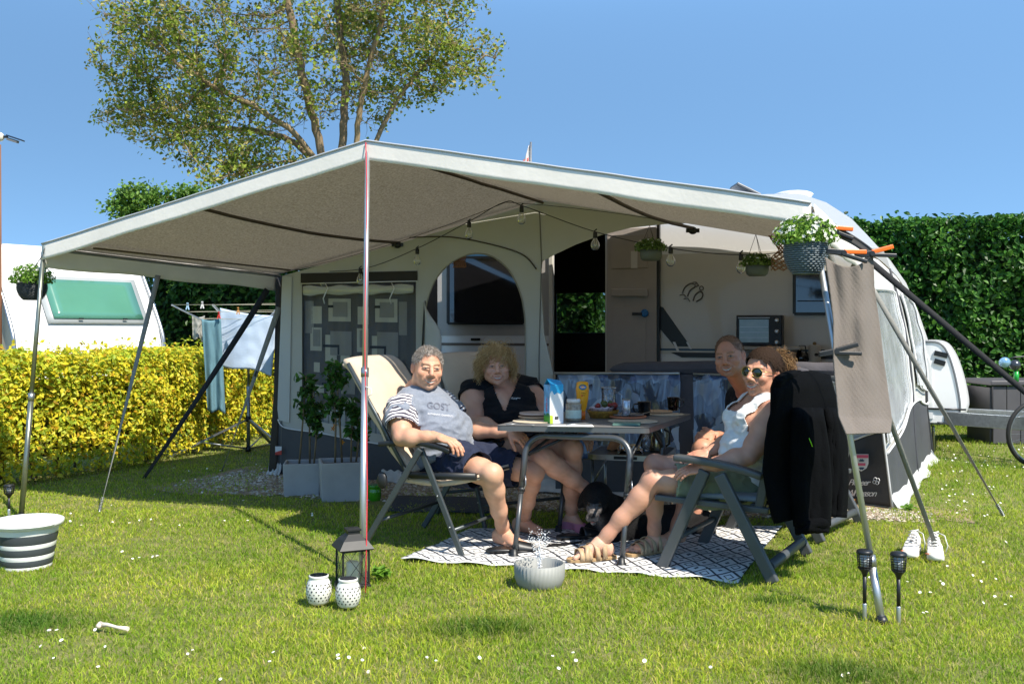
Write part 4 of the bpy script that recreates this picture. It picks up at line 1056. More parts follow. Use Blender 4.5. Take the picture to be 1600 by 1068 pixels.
# groundsheet inside the awning and doormat strip
tag(MB().poly([(fA.x+.1, fA.y+.1), (fB.x-.1, fB.y+.1), (4.0, 10.1), (-.9, 12.1)], [], lambda x, y: Vector((x, y, .012))).part('awning_floor', mat('groundsheet', hexc('26272a'), .85, var=.2, vscale=12), None), kind='structure')
mt = MB(); mt.grid(lambda u, v: lerp(lerp(G(598, 803), G(790, 806), u), lerp(G(612, 778), G(790, 782), u), v)+Vector((0, 0, .022+.006*noise.noise(Vector((u*6, v*4, 0))))), 20, 6)
mt.top('doormat', mat('dark doormat', hexc('35363b'), .9, var=.2, vscale=30), G(690, 795), 'dark grey mat lying on the gravel behind the left reclining chair', 'mat', solid=.006)
tr = MB(); tr.beam(G(1324, 790)+Vector((0, 0, .03)), G(1338, 786)+Vector((0, 0, .03)), .10, .05); tr.top('wood_block', mat('raw wood', hexc('b5773f'), .7, var=.2), G(1330, 789), 'small orange brown wooden block at the right foot of the awning', 'block')

M_frame = mat('chair frame grey', hexc('4a5052'), .38, metal=.35, var=.08, vscale=15)
M_frameb = mat('chair frame black', hexc('1c1e20'), .45, var=.1)
M_cush = mat('beige padded fabric', hexc('c9b49c'), .9, var=.06, vscale=12, bump=.35, bscale=180, sheen=.2)
def local(O, f, s):
    f = Vector((f[0], f[1], 0)).normalized(); s = Vector((s[0], s[1], 0)).normalized(); O = Vector(O)
    return lambda x, y, z: O+f*x+s*y+Vector((0, 0, z))
def recliner():
    root = thing('reclining_chair', (0, 0, 0), 'beige padded reclining chair with dark grey frame, the leftmost, holding the man in stripes', 'chair', 'reclining chairs around the table')
    hw = .285
    def back(u, v):
        # u across, v bottom to top, padded
        x = lerp(-.20, -.615, v)-.02*math.sin(v*3.1); z = lerp(.44, 1.10, v)
        y = (u-.5)*2*hw*(.97+.06*math.sin(v*3.14)); roll_ = max(0, (v-.86)/.14); x -= .045*roll_**2; z -= .02*roll_**2
        pad = .035*(1-(2*u-1)**4)+.006*math.sin(v*20)
        return Vector((x+pad*.85, y, z+pad*.5))
    MB().grid(back, 24, 40).part('backrest', M_cush, root, solid=.05, bevel=0, sub=0)
    def seat(u, v): return Vector((lerp(.27, -.22, v), (u-.5)*2*hw, .455-.045*v+.012*(1-(2*u-1)**4)-.03*math.sin(v*math.pi)))
    MB().grid(seat, 16, 16).part('seat', M_cush, root, solid=.03)
    MB().ball((-.655, 0, 1.07), (.05, hw, .045), 16, 10).part('head_pillow', M_cush, root)
    for s in (-1, 1):
        y = s*(hw+.022)
        MB().tube([(-.17, y, .42), (-.40, y, .78), (-.60, y, 1.08)], .012, 8).part('back_frame', M_frame, root)
        MB().tube([(-.22, y, .44), (.26, y, .46)], .014, 8, sq=1.5).part('seat_frame', M_frameb, root)
        MB().beam((-.085, y+s*.02, .60), (.187, y+s*.02, .0), .034, .020, (0, 1, 0)).part('leg', M_frame, root, bevel=.005)
        MB().beam((-.075, y+s*.045, .60), (-.47, y+s*.045, .0), .036, .020, (0, 1, 0)).part('leg', M_frame, root, bevel=.005)
        arm_ = MB(); arm_.grid(lambda u, v: Vector((lerp(-.36, .11, u), y+s*.02+(v-.5)*.055, .615+.018*math.sin(u*3.14)-.02*u**6)), 14, 3)
        arm_.part('armrest', M_frameb, root, solid=.028, bevel=.006)
        MB().beam((-.30, y, .60), (-.40, y, .79), .018, .012, (0, 1, 0)).part('bracket', M_frameb, root)
        MB().ball((-.36, y, .40), (.035, .02, .05)).part('recline_catch', M_frameb, root)
        for q in ((.03, .34), (.11, .17), (-.28, .30)): MB().ball((q[0], y+s*.034, q[1]), .006, 6, 4).part('bolt', M_alu, root)
    MB().tube([(.12, -hw-.04, .15), (.12, hw+.04, .15)], .011, 8).part('stretcher', M_frame, root)
    MB().tube([(-.36, -hw-.06, .17), (-.36, hw+.06, .17)], .011, 8).part('stretcher', M_frame, root)
    MB().tube([(.26, -hw, .46), (.26, hw, .46)], .014, 8).part('seat_bar', M_frameb, root)
    return root
ch1 = recliner()
def place(root, O, f): root.location = O; root.rotation_euler = (0, 0, math.atan2(f[1], f[0]))
place(ch1, (-.303, 5.95, .01), (.9, -.43))
ch2 = copy_tree(ch1); ch2['label'] = 'beige padded reclining chair under the curly blond woman in black'; place(ch2, (.02, 6.66, .01), (.5, -.86))

M_pl = mat('anthracite resin', hexc('4a4d4e'), .42, var=.08, vscale=10, spec=.5)
def resin_chair():
    root = thing('folding_armchair', (0, 0, 0), 'dark grey resin folding armchair carrying the woman in white and the black jacket', 'chair', 'resin folding armchairs')
    hw = .335
    for s in (-1, 1):
        y = s*hw
        MB().beam((.07, y, .54), (.31, y, .0), .062, .038, (0, 1, 0)).part('leg', M_pl, root, bevel=.008)
        MB().beam((-.02, y+s*.035, .53), (-.30, y+s*.035, .0), .062, .038, (0, 1, 0)).part('leg', M_pl, root, bevel=.008)
        a = MB(); a.grid(lambda u, v: Vector((lerp(-.24, .23, u), y+s*.02+(v-.5)*(.062+.012*math.sin(u*3)), lerp(.53, .60, u**.8)+.012*math.sin(u*3.1))), 14, 3)
        a.part('armrest', M_pl, root, solid=.034, bevel=.008)
        MB().beam((-.20, y*.86, .34), (-.33, y*.86, .97), .05, .03, (0, 1, 0)).part('back_post', M_pl, root, bevel=.008)
        MB().beam((.36, y*.88, .37), (-.26, y*.88, .35), .045, .03, (0, 0, 1)).part('seat_rail', M_pl, root, bevel=.006)
    for k in range(5):
        z = .44+k*.115; x = -.225-(z-.36)*.2
        MB().grid(lambda u, v: Vector((x-.015*math.sin(u*3.14), (u-.5)*.50, z+(v-.5)*.085)), 8, 2).part('back_slat', M_pl, root, solid=.014, bevel=.003)
    MB().beam((-.335, -.26, .98), (-.335, .26, .98), .05, .035).part('top_rail', M_pl, root, bevel=.01)
    for k in range(5):
        x = .33-k*.13; MB().beam((x, -.26, .365), (x, .26, .365), .085, .014, (0, 0, 1)).part('seat_slat', M_pl, root, bevel=.003)
    MB().grid(lambda u, v: Vector((lerp(.36, -.22, u), (v-.5)*.54, .395+.014*math.sin(v*3.14)-.018*max(0, u-.9)*10*.3-.03*max(0, .06-u)*12)), 16, 10).part('seat_cushion', mat('pale cushion', hexc('8c959b'), .9, var=.15, vscale=14), root, solid=.02)
    MB().tube([(-.27, -hw, .075), (-.27, hw, .075)], .026, 10).part('stretcher', M_pl, root)
    MB().tube([(.24, -hw, .16), (.24, hw, .16)], .016, 10).part('stretcher', M_pl, root)
    return root
f3 = Vector((-.87, .49, 0)).normalized(); s3 = Vector((.49, .87, 0)).normalized()
ch3 = resin_chair(); O3 = Vector((1.32, 5.02, 0))+f3*.30+s3*.370; place(ch3, (O3.x, O3.y, .012), f3)
ch4 = copy_tree(ch3); ch4['label'] = 'dark grey resin folding armchair mostly hidden behind the black jacket'; place(ch4, (O3.x+.60, O3.y+.97, .012), (-.80, .60))
# upholstered chair back seen between the curly hair and the jacket
def hump(px, py, w_, d, nm, lab):
    r = thing(nm, W(px, 760, d), lab, 'chair')
    b = MB()
    def f(u, v):
        a = math.pi*u; rr = 1-.0*v; c = W(px, py, d)
        return c+Vector((-math.cos(a)*w_*.5*(1-.0*v), .03*math.sin(v*3), -.0+math.sin(a)**.7*.11*(1 if True else 0)-v*.55*(1-math.sin(a)*.05)-.11))
    vs = []; prof = [(-1, -.62), (-1, -.12), (-.93, -.05), (-.75, 0), (0, .02), (.75, 0), (.93, -.05), (1, -.12), (1, -.62)]
    c = W(px, py, d); k = len(prof)
    fr = [c+Vector((x*w_/2, -.03, z-.02)) for x, z in prof]; bk = [p+Vector((0, .07, 0)) for p in fr]
    b.add(fr+bk, [tuple(range(k)), tuple(range(2*k-1, k-1, -1))]+[(i, i+k, (i+1) % k+k, (i+1) % k) for i in range(k)])
    b.part('backrest', M_upho, r, bevel=.02)
    z0 = c.z-.62
    for dx in (-1, 1):
        for dy in (-.25, .3): MB().tube([(c.x+dx*w_*.45, c.y, z0+.1), (c.x+dx*w_*.45, c.y+dy-.1, 0)], .012, 8).part('leg', M_frameb, r)
    MB().box((c.x, c.y-.22, z0+.04), (w_, .45, .06)).part('seat', M_upho, r, bevel=.02)
hump(1240, 572, .27, 6.85, 'upholstered_chair', 'dark grey upholstered chair back peeping out right of the brown curls')

# ------------------------------------------------------------------ dining table
tz = .742
tc = [G(775, 664, tz), G(1012, 668, tz), G(1080, 646, tz), G(872, 643, tz)]
table = thing('camping_table', Vector(((tc[0].x+tc[2].x)/2, (tc[0].y+tc[2].y)/2, 0)), 'dark grey camping table laid for lunch between the four people', 'table')
M_top = mat('table top grey', hexc('6d6c6c'), .45, var=.08, vscale=25, bump=.1, bscale=200)
M_leg = mat('table leg grey', hexc('55585a'), .35, metal=.55, var=.06)
tf = (tc[1]-tc[0]).normalized(); ts = (tc[3]-tc[0]).normalized()
def rr_outline(c, r, n=5):
    out = []
    for i in range(4):
        p = c[i]; a = (c[i-1]-p).normalized(); b = (c[(i+1) % 4]-p).normalized()
        for k in range(n+1):
            t = k/n; out.append((1-t)**2*(p+a*r)+2*t*(1-t)*p+t*t*(p+b*r))
    return out
o_ = rr_outline(tc, .04); k_ = len(o_); mb = MB()
mb.add([p for p in o_]+[p-Vector((0, 0, .032)) for p in o_], [tuple(range(k_))[::-1], tuple(range(k_, 2*k_))]+[(i, i+k_, (i+1) % k_+k_, (i+1) % k_) for i in range(k_)])
mb.part('tabletop', M_top, table, bevel=.004)
mb = MB(); mb.add([p+(p-(tc[0]+tc[2])/2).normalized()*.004-Vector((0, 0, .004)) for p in o_]+[p+(p-(tc[0]+tc[2])/2).normalized()*.004-Vector((0, 0, .030)) for p in o_], [(i, i+k_, (i+1) % k_+k_, (i+1) % k_) for i in range(k_)]); mb.part('table_edge', mat('table rim', hexc('66686b'), .4, metal=.5, var=.05), table)
def uleg(a, b, foot_a, foot_b, lean=.20):
    LN = lambda p: p+ts*lean*(p.z/.7)
    ins = .14; top_z = tz-.05
    A, Bp = Vector(foot_a), Vector(foot_b); A.z = Bp.z = 0; d = (Bp-A).normalized()
    z1 = top_z-.12
    up = [A+Vector((0, 0, .02)), A+Vector((0, 0, .38))]; MB().tube([LN(p) for p in up], .0145, 12).part('leg_extension', M_leg, table)
    up = [Bp+Vector((0, 0, .02)), Bp+Vector((0, 0, .38))]; MB().tube([LN(p) for p in up], .0145, 12).part('leg_extension', M_leg, table)
    pts = [A+Vector((0, 0, .36)), A+Vector((0, 0, z1))]+[A+d*(.11*(1-math.cos(t)))+Vector((0, 0, z1+.11*math.sin(t))) for t in np.linspace(.2, 1.57, 7)]
    pts += [Bp-d*(.11*(1-math.cos(t)))+Vector((0, 0, z1+.11*math.sin(t))) for t in np.linspace(1.57, .2, 7)]+[Bp+Vector((0, 0, z1)), Bp+Vector((0, 0, .36))]
    MB().tube([LN(p) for p in pts], .0185, 12).part('leg_frame', M_leg, table)
    for P_ in (A, Bp):
        MB().lathe([(.034, 0), (.034, .008), (.022, .02), (.018, .05)], P_+Vector((0, 0, .012)), 16).part('foot', M_frameb, table)
        MB().lathe([(.021, -.012), (.021, .012)], LN(P_+Vector((0, 0, .38))), 14).part('collar', M_frameb, table)
        q = LN(P_+Vector((0, -.02, .43))); MB().tube([q, q+Vector((.018, -.012, .03)), q+Vector((.02, -.012, -.02)), q+Vector((.006, -.012, -.05))], .004, 6).part('leg_clip', M_alu, table)
fa, fb = G(803, 874), G(971, 888); uleg(tc[0], tc[1], fa, fb)
sh = ts*.72; uleg(tc[3], tc[2], fa+sh, fb+sh)
for P_, q in ((fa, 1), (fb, 1), (fa+sh, -1), (fb+sh, -1)):
    MB().tube([P_+ts*.16+Vector((0, 0, .56)), P_+ts*(.16+.26*q)+tf*(.12 if P_ in (fa, ) else 0)+Vector((0, 0, tz-.045))], .009, 8).part('brace', M_frameb, table)
MB().tube([fa+tf*.02+ts*.16+Vector((0, 0, .57)), tc[0]+tf*.42+ts*.12-Vector((0, 0, .045))], .009, 8).part('brace', M_frameb, table)

# ------------------------------------------------------------------ things on the table
def T(px, py, z=tz+.001): return G(px, py, z)
M_wp = mat('white plastic', (.78, .78, .76), .4, var=.03)
M_wood = mat('light wood board', hexc('c7a27e'), .6, var=.2, vscale=18, stretch=(1, 6, 1)); M_woodr = mat('reddish wood board', hexc('b8704e'), .5, var=.15, vscale=12)
M_black = mat('black glaze', hexc('0c0c0d'), .12, var=0, spec=.6, coat=.5)
def drop(c, lab, nm, cat, grp=None): return thing(nm, c, lab, cat, grp)
# milk carton
c = T(865, 660); ck = thing('milk_carton', c, 'blue and white milk carton with a green foot, standing open on the table', 'carton')
w_ = .085; h_ = .225; ux = Vector((.93, .37, 0)); uy = Vector((-.37, .93, 0))
def cb(x, y, z): return c+ux*(x-.5)*w_+uy*(y-.5)*w_+Vector((0, 0, z*h_))
def quad(fn, z0, z1): return [fn(0, z0), fn(1, z0), fn(1, z1), fn(0, z1)]
b = MB(); b.add([cb(x, y, z) for z in (0, 1) for x, y in ((0, 0), (1, 0), (1, 1), (0, 1))], [(0, 1, 5, 4), (1, 2, 6, 5), (2, 3, 7, 6), (3, 0, 4, 7), (3, 2, 1, 0)]); b.part('carton_body', mat('carton white', (.80, .82, .84), .35, var=0), ck, solid=.002)
fr_ = lambda a, z: cb(a, -.015, z); lf = lambda a, z: cb(-.015, 1-a, z)
def facepoly(fn, pts, m, nm): MB().poly(pts, [], lambda a, z: fn(a, z)).part(nm, m, ck)
facepoly(lf, [(0, .18), (1, .18), (1, 1), (0, 1)], mat('carton sky blue', hexc('6aa9d6'), .35, var=.45, vscale=30), 'printed_side')
facepoly(lf, [(0, 0), (1, 0), (1, .24), (.6, .27), (.3, .22), (0, .25)], mat('carton green', hexc('3f9a2e'), .35, var=.3, vscale=40), 'printed_side')
fr2 = lambda a, z: cb(a, -.028, z); lf2 = lambda a, z: cb(-.028, 1-a, z)
facepoly(fr2, [(0, .78), (.15, .86), (.3, .74), (.55, .80), (.8, .76), (1, .84), (1, 1), (0, 1)], mat('carton cyan', hexc('2b9fd4'), .35, var=.2, vscale=30), 'printed_front')
facepoly(fr2, [(0, 0), (.22, 0), (.22, .2), (0, .22)], mat('carton lime', hexc('b5cf3a'), .35, var=.2, vscale=30), 'printed_front')
link('lettering', text_mesh('MELK', .034, lambda x, y: lf2(.35+(1-y/.034)*.25, .30+x/h_), bold=.001), mat('carton red', hexc('d8483f'), .4, var=0), ck)
facepoly(lambda a, z: cb(a, -.03, z), [(.35, .10), (.62, .10), (.62, .18), (.35, .18)], mat('barcode grey', hexc('4a4a4a'), .5, var=.6, vscale=120), 'barcode')
b = MB(); b.add([cb(0, 0, 1), cb(1, 0, 1), cb(1, .5, 1.10), cb(0, .5, 1.16)], [(0, 1, 2, 3)]); b.add([cb(0, 1, 1), cb(1, 1, 1), cb(1, .5, 1.10), cb(0, .5, 1.16)], [(0, 1, 2, 3)]); b.part('carton_top', _M['carton cyan'], ck, solid=.0015)
# jar
def jar(cx, cy, lab, r, h_, lid, body, labelm):
    c = T(cx, cy); j = thing('jar', c, lab, 'jar')
    MB().lathe([(r*.9, 0), (r, .008), (r, h_*.78), (r*.82, h_*.86)], c, 28).part('glass', body, j)
    MB().lathe([(r*.86, h_*.86), (r*.86, h_), (r*.82, h_+.003)], c, 28).part('lid', lid, j)
    MB().lathe([(r*1.012, h_*.14), (r*1.012, h_*.52)], c, 28, cap0=False, cap1=False).part('paper_label', labelm, j)
    b = MB(); b.lathe([(r*1.02, h_*.16), (r*1.02, h_*.50)], c, 28, cap0=False, cap1=False); me = b.mesh()
    keep = [p for p in b.f if (sum((b.v[i] for i in p), Vector())/4-c).normalized().dot(Vector((.82, -.57, 0))) > .80]
    b.f = keep; b.sm = [True]*len(keep); b.mi = [0]*len(keep); b.part('label_stripe', mat('label green', hexc('1fa046'), .4, var=0), j); return j
jar(896, 657, 'round glass jar with white lid and green label beside the milk carton', .048, .128, M_wp, mat('jar content', hexc('a3937c'), .15, var=.5, vscale=60, coat=.6), mat('label white', hexc('cfdccd'), .5, var=.12, vscale=60))
# squeeze bottle upside down
c = T(911, 656); c.y += .05; bt = thing('sauce_bottle', c, 'orange squeeze sauce bottle standing on its cap behind the jar', 'bottle')
b = MB(); prof = [(.016, 0), (.018, .055), (.026, .075), (.036, .13), (.041, .18), (.036, .225), (.020, .232)]
b.lathe(prof, (0, 0, 0), 24); b.v = [Vector((c.x+v.x*1.0, c.y+v.y*.62, c.z+v.z)) for v in b.v]; b.part('bottle_body', mat('yellow orange plastic', hexc('f0a010'), .3, var=.05, coat=.3), bt)
b = MB(); b.lathe([(.0175, 0), (.0185, .052)], (0, 0, 0), 20); b.v = [Vector((c.x+v.x, c.y+v.y*.8, c.z+v.z)) for v in b.v]; b.part('cap', mat('orange cap', hexc('e06a10'), .35, var=0), bt)
def bfront(x, z):
    r = float(np.interp(z, [p[1] for p in prof], [p[0] for p in prof])); x = max(-r*.98, min(r*.98, x)); return Vector((c.x+x, c.y-.62*math.sqrt(max(0, r*r-x*x))-.0015, c.z+z))
b = MB(); b.poly([(.024*math.cos(a), .198+.018*math.sin(a)) for a in np.linspace(0, 6.283, 17)[:-1]], [], bfront); b.part('oval_label', mat('label ring green', hexc('2d8a4a'), .4, var=0), bt)
b = MB(); b.poly([(.021*math.cos(a), .198+.014*math.sin(a)) for a in np.linspace(0, 6.283, 17)[:-1]], [], lambda x, z: bfront(x, z)-Vector((0, .001, 0))); b.part('oval_label', mat('label blue', hexc('2a5fa8'), .4, var=0), bt)
link('lettering', text_mesh('Remia', .014, lambda x, y: bfront(x-.017, y+.193)-Vector((0, .002, 0))), M_letter, bt)
link('lettering', text_mesh('Frites', .012, lambda x, y: bfront(x-.008, y+.158)-Vector((0, .001, 0))), M_black, bt)
link('lettering', text_mesh('saus', .012, lambda x, y: bfront(x-.004, y+.146)-Vector((0, .001, 0))), M_black, bt)
b = MB(); b.poly([(-.036, .115), (-.01, .150), (.030, .178), (.036, .172), (.0, .145), (-.024, .108)], [], bfront); b.part('swoosh', mat('label orange red', hexc('e2561c'), .4, var=0), bt)
# basket with a bowl
c = T(945, 655); c.y += .12; bk = thing('bread_basket', c, 'yellow brown oval basket holding a flowered bowl and fruit', 'basket')
def oval(prof, c, sx, sy, n=32):
    b = MB(); b.lathe(prof, (0, 0, 0), n); b.v = [Vector((c.x+v.x*sx, c.y+v.y*sy, c.z+v.z)) for v in b.v]; return b
oval([(.078, 0), (.098, .045), (.104, .048), (.098, .040), (.076, .006)], c, 1.0, .8).part('basket_bowl', mat('wicker ochre', hexc('b07f2e'), .6, var=.35, vscale=50, bump=1, bscale=120), bk)
oval([(.055, 0), (.070, .035), (.073, .036), (.066, .03), (.05, .006)], c+Vector((-.01, -.01, .030)), 1.1, .85).part('flowered_bowl', mat('flowered china', hexc('d6c6cc'), .3, var=.6, vscale=50), bk)
for k in range(9):
    a = k*.9; q = c+Vector((.055*math.cos(a)+.02, .05*math.sin(a)+.03, .062+.012*(k % 3))); MB().ball(q, .017+.004*(k % 2), 10, 7).part('fruit', mat(('plum', 'red apple', 'olive leaf')[k % 3], (hexc('3a1320'), hexc('8e2a20'), hexc('47552a'))[k % 3], .4, var=.2), bk)
# can
c = T(980, 655); c.y += .05; cn_ = thing('drink_can', c, 'slim silver drink can right of the basket', 'can')
MB().lathe([(.022, 0), (.027, .006), (.027, .108), (.022, .118)], c, 24).part('can_body', mat('silver printed can', hexc('b7bac2'), .25, metal=.7, var=.5, vscale=50), cn_)
MB().lathe([(.022, .1185), (.0225, .121), (.019, .121), (.018, .1185)], c, 24).part('can_rim', M_alu, cn_)
# glass pitcher
c = T(958, 652); c.y += .28; gp = thing('glass_jug', c, 'clear glass jug behind the basket', 'jug')
MB().lathe([(.045, 0), (.050, .01), (.046, .12), (.050, .17), (.053, .172), (.045, .165), (.041, .12), (.045, .014)], c, 28, cap1=False).part('glass_body', glassy('drinking glass', (.86, .88, .9), .10, .04), gp)
MB().tube([c+Vector((.05, 0, .14)), c+Vector((.085, 0, .12)), c+Vector((.085, 0, .06)), c+Vector((.05, 0, .04))], .006, 8).part('handle', glassy('drinking glass', (.86, .88, .9), .10, .04), gp)
# mugs
def mug(px, py, back, side, lab):
    c = T(px, py); c.y += back; m_ = thing('mug', c, lab, 'mug', 'black mugs on the table')
    MB().lathe([(.030, 0), (.036, .006), (.040, .045), (.043, .088), (.0445, .09), (.041, .088), (.037, .05), (.032, .012), (.0, .011)], c, 28, cap1=False).part('cup', M_black, m_)
    MB().tube(spline([c+Vector((side*.040, -.0, .075)), c+Vector((side*.066, -.006, .072)), c+Vector((side*.070, -.006, .045)), c+Vector((side*.055, -.003, .024)), c+Vector((side*.036, 0, .020))], 4), .0055, 8).part('handle', M_black, m_)
mug(1008, 650, .04, -1, 'black glazed mug with its handle to the left, near the front plates')
mug(1052, 641, .0, 1, 'black glazed mug at the far right corner of the table')
# plates and boards
def disc(px, py, r, th, m, nm, lab, cat, dz=0, sx=1.0, back=0, grp=None):
    c = T(px, py); c.y += back; c.z += dz; b = oval([(r*.93, 0), (r, th*.5), (r*.97, th), (r*.85, th*.8), (0, th*.75)], c, sx, 1.0, 36); b.top(nm, m, c, lab, cat, grp); return c
M_mat = mat('beige place mat', hexc('c3b39b'), .85, var=.15, vscale=40)
disc(836, 660, .135, .006, M_mat, 'place_mat', 'round beige place mat under the plates left of the milk carton', 'place mat', back=.07)
disc(838, 656, .110, .012, M_wood, 'plate', 'round light wooden plate left of the milk carton, the lower of two', 'plate', dz=.007, back=.09)
disc(838, 655, .105, .014, mat('pinkish plate', hexc('cdb4a4'), .5, var=.1), 'plate', 'round pale plate on top of the wooden plate, left of the milk carton', 'plate', dz=.022, back=.09)
disc(992, 661, .150, .006, M_mat, 'place_mat', 'round beige place mat under the reddish plate at the front right', 'place mat', back=.10)
disc(984, 656, .115, .012, M_woodr, 'plate', 'reddish brown round wooden plate with a knife at the front right', 'plate', dz=.007, back=.09)
disc(984, 655, .100, .006, mat('grey plate', hexc('8b837e'), .5, var=.1), 'saucer', 'thin grey plate on the reddish wooden plate', 'plate', dz=.0205, back=.09)
disc(1040, 648, .125, .006, M_mat, 'place_mat', 'round beige place mat at the far right corner of the table', 'place mat', back=.02)
disc(1030, 646, .095, .010, M_wood, 'plate', 'round wooden plate left of the far mug', 'plate', dz=.007, back=.04)
b = MB(); a = T(957, 665); b.add([a, a+Vector((.155, -.012, 0)), a+Vector((.175, .095, 0)), a+Vector((.02, .10, 0))]+[v+Vector((0, 0, .014)) for v in (a, a+Vector((.155, -.012, 0)), a+Vector((.175, .095, 0)), a+Vector((.02, .10, 0)))], [(3, 2, 1, 0), (4, 5, 6, 7), (0, 1, 5, 4), (1, 2, 6, 5), (2, 3, 7, 6), (3, 0, 4, 7)])
b.top('notebook', mat('sage green cover', hexc('54756a'), .6, var=.1), a, 'sage green booklet at the front edge of the table', 'booklet', bevel=.002)
b = MB(); b.tube([T(885, 665)+Vector((0, 0, .006)), T(915, 663)+Vector((0, 0, .008))], [.007, .006], 8, sq=.6); b.tube([T(915, 663)+Vector((0, 0, .008)), T(940, 661)+Vector((0, 0, .006))], .0045, 6, sq=.3); b.top('table_knife', M_steel, T(910, 664), 'steel table knife at the front edge before the jar', 'knife')
b = MB(); b.tube([T(791, 664)+Vector((0, 0, .005)), T(813, 663)+Vector((0, 0, .006))], .006, 8, sq=.5); b.tube([T(813, 663)+Vector((0, 0, .006)), T(835, 665)+Vector((0, 0, .005))], .004, 6, sq=.3); b.top('table_knife', M_steel, T(813, 664), 'steel table knife at the front left corner of the table', 'knife')
b = MB(); b.tube([c_ for c_ in (T(982, 658)+Vector((0, .05, .03)), T(1002, 655)+Vector((0, .05, .03)), T(1018, 653)+Vector((0, .05, .034)))], .005, 6, sq=.5); b.top('table_knife', M_black, T(1000, 656)+Vector((0, .05, .03)), 'black handled knife lying across the reddish plate', 'knife')
b = MB(); b.grid(lambda u, v: lerp(lerp(T(855, 666.5), T(928, 667.0), u), lerp(T(860, 664), T(925, 663.6), u), v)+Vector((0, 0, .003)), 6, 3); b.top('paper_napkin', M_wp, T(890, 666), 'white paper napkin along the front edge of the table', 'napkin', solid=.002)

# ------------------------------------------------------------------ low side table behind
st_z = .455; sc_ = [G(917, 709, st_z), G(1038, 713, st_z), G(1057, 698, st_z), G(940, 695, st_z)]
sdt = thing('side_table', Vector(((sc_[0].x+sc_[2].x)/2, (sc_[0].y+sc_[2].y)/2, 0)), 'small low aluminium folding side table behind the dining table', 'table')
o2 = rr_outline(sc_, .06); k2 = len(o2); b = MB(); b.add(o2+[p-Vector((0, 0, .035)) for p in o2], [(i, i+k2, (i+1) % k2+k2, (i+1) % k2) for i in range(k2)]); b.part('table_rim', M_alu, sdt, solid=.008)
b = MB(); b.add([p-Vector((0, 0, .008)) for p in o2], [tuple(range(k2))]); b.part('tabletop', M_blackpl, sdt, solid=.006)
MB().beam(lerp(sc_[0], sc_[1], .35)+Vector((0, -.008, -.017)), lerp(sc_[0], sc_[1], .65)+Vector((0, -.008, -.017)), .02, .008, (0, 1, 0)).part('latch_plate', M_frameb, sdt)
for i in range(4):
    p = lerp(sc_[i], (sc_[0]+sc_[2])/2, .12); q = Vector((p.x, p.y, .02)); MB().tube([p-Vector((0, 0, .03)), q], .010, 8).part('leg', M_alu, sdt)
MB().tube([lerp(sc_[0], sc_[1], .08)-Vector((0, 0, .2)), lerp(sc_[0], sc_[1], .25)-Vector((0, 0, .03))], .007, 6).part('brace', M_alu, sdt)
MB().tube([lerp(sc_[1], sc_[0], .08)-Vector((0, 0, .2)), lerp(sc_[1], sc_[0], .25)-Vector((0, 0, .03))], .007, 6).part('brace', M_alu, sdt)
c = lerp(lerp(sc_[0], sc_[1], .83), lerp(sc_[3], sc_[2], .83), .5); fl_ = thing('thermos_jug', c, 'brushed steel thermos jug on the low side table', 'jug')
MB().lathe([(.052, 0), (.055, .01), (.050, .09), (.040, .14), (.036, .16), (.034, .175)], c, 28).part('jug_body', mat('brushed steel', hexc('b0aca0'), .22, metal=.95, var=.1), fl_)
MB().tube([c+Vector((.045, 0, .15)), c+Vector((.085, 0, .13)), c+Vector((.080, 0, .05)), c+Vector((.052, 0, .03))], .008, 8).part('handle', M_frameb, fl_)
MB().lathe([(.036, .175), (.030, .19), (.01, .20)], c, 20).part('lid', M_frameb, fl_)
c = lerp(lerp(sc_[0], sc_[1], .50), lerp(sc_[3], sc_[2], .50), .35); b = MB()
b.grid(lambda u, v: c+Vector(((u-.5)*.16, (v-.5)*.07, .035+.03*noise.noise(Vector((u*4, v*4, 3)))+.014*noise.noise(Vector((u*15, v*9, 1)))-.03*(2*v-1)**4-.02*(2*u-1)**6)), 24, 14, smooth=False); b.top('foil_parcel', mat('crumpled foil', hexc('c9c5bb'), .18, metal=.95, var=.2, vscale=40), c, 'crumpled aluminium foil parcel on the low side table', 'foil', solid=.02)
c = lerp(lerp(sc_[0], sc_[1], .68), lerp(sc_[3], sc_[2], .68), .55); MB().lathe([(.034, 0), (.038, .005), (.042, .13), (.040, .13), (.036, .008)], c, 24, cap1=False).top('storage_glass', glassy('drinking glass', (.86, .88, .9), .10, .04), c, 'tall clear glass beside the thermos on the low side table', 'glass')
c = lerp(lerp(sc_[0], sc_[1], .30), lerp(sc_[3], sc_[2], .30), .6); b = MB(); b.grid(lambda u, v: c+Vector(((u-.5)*.16, (v-.5)*.09, .085*math.sin(u*3.14)**.6*math.sin(v*3.14)**.6+.008*noise.noise(Vector((u*9, v*9, 0))))), 20, 14); b.top('bread_bag', mat('brown bread', hexc('a77a52'), .6, var=.3, vscale=20), c, 'brown bread loaf in a bag on the left of the low side table', 'bread')
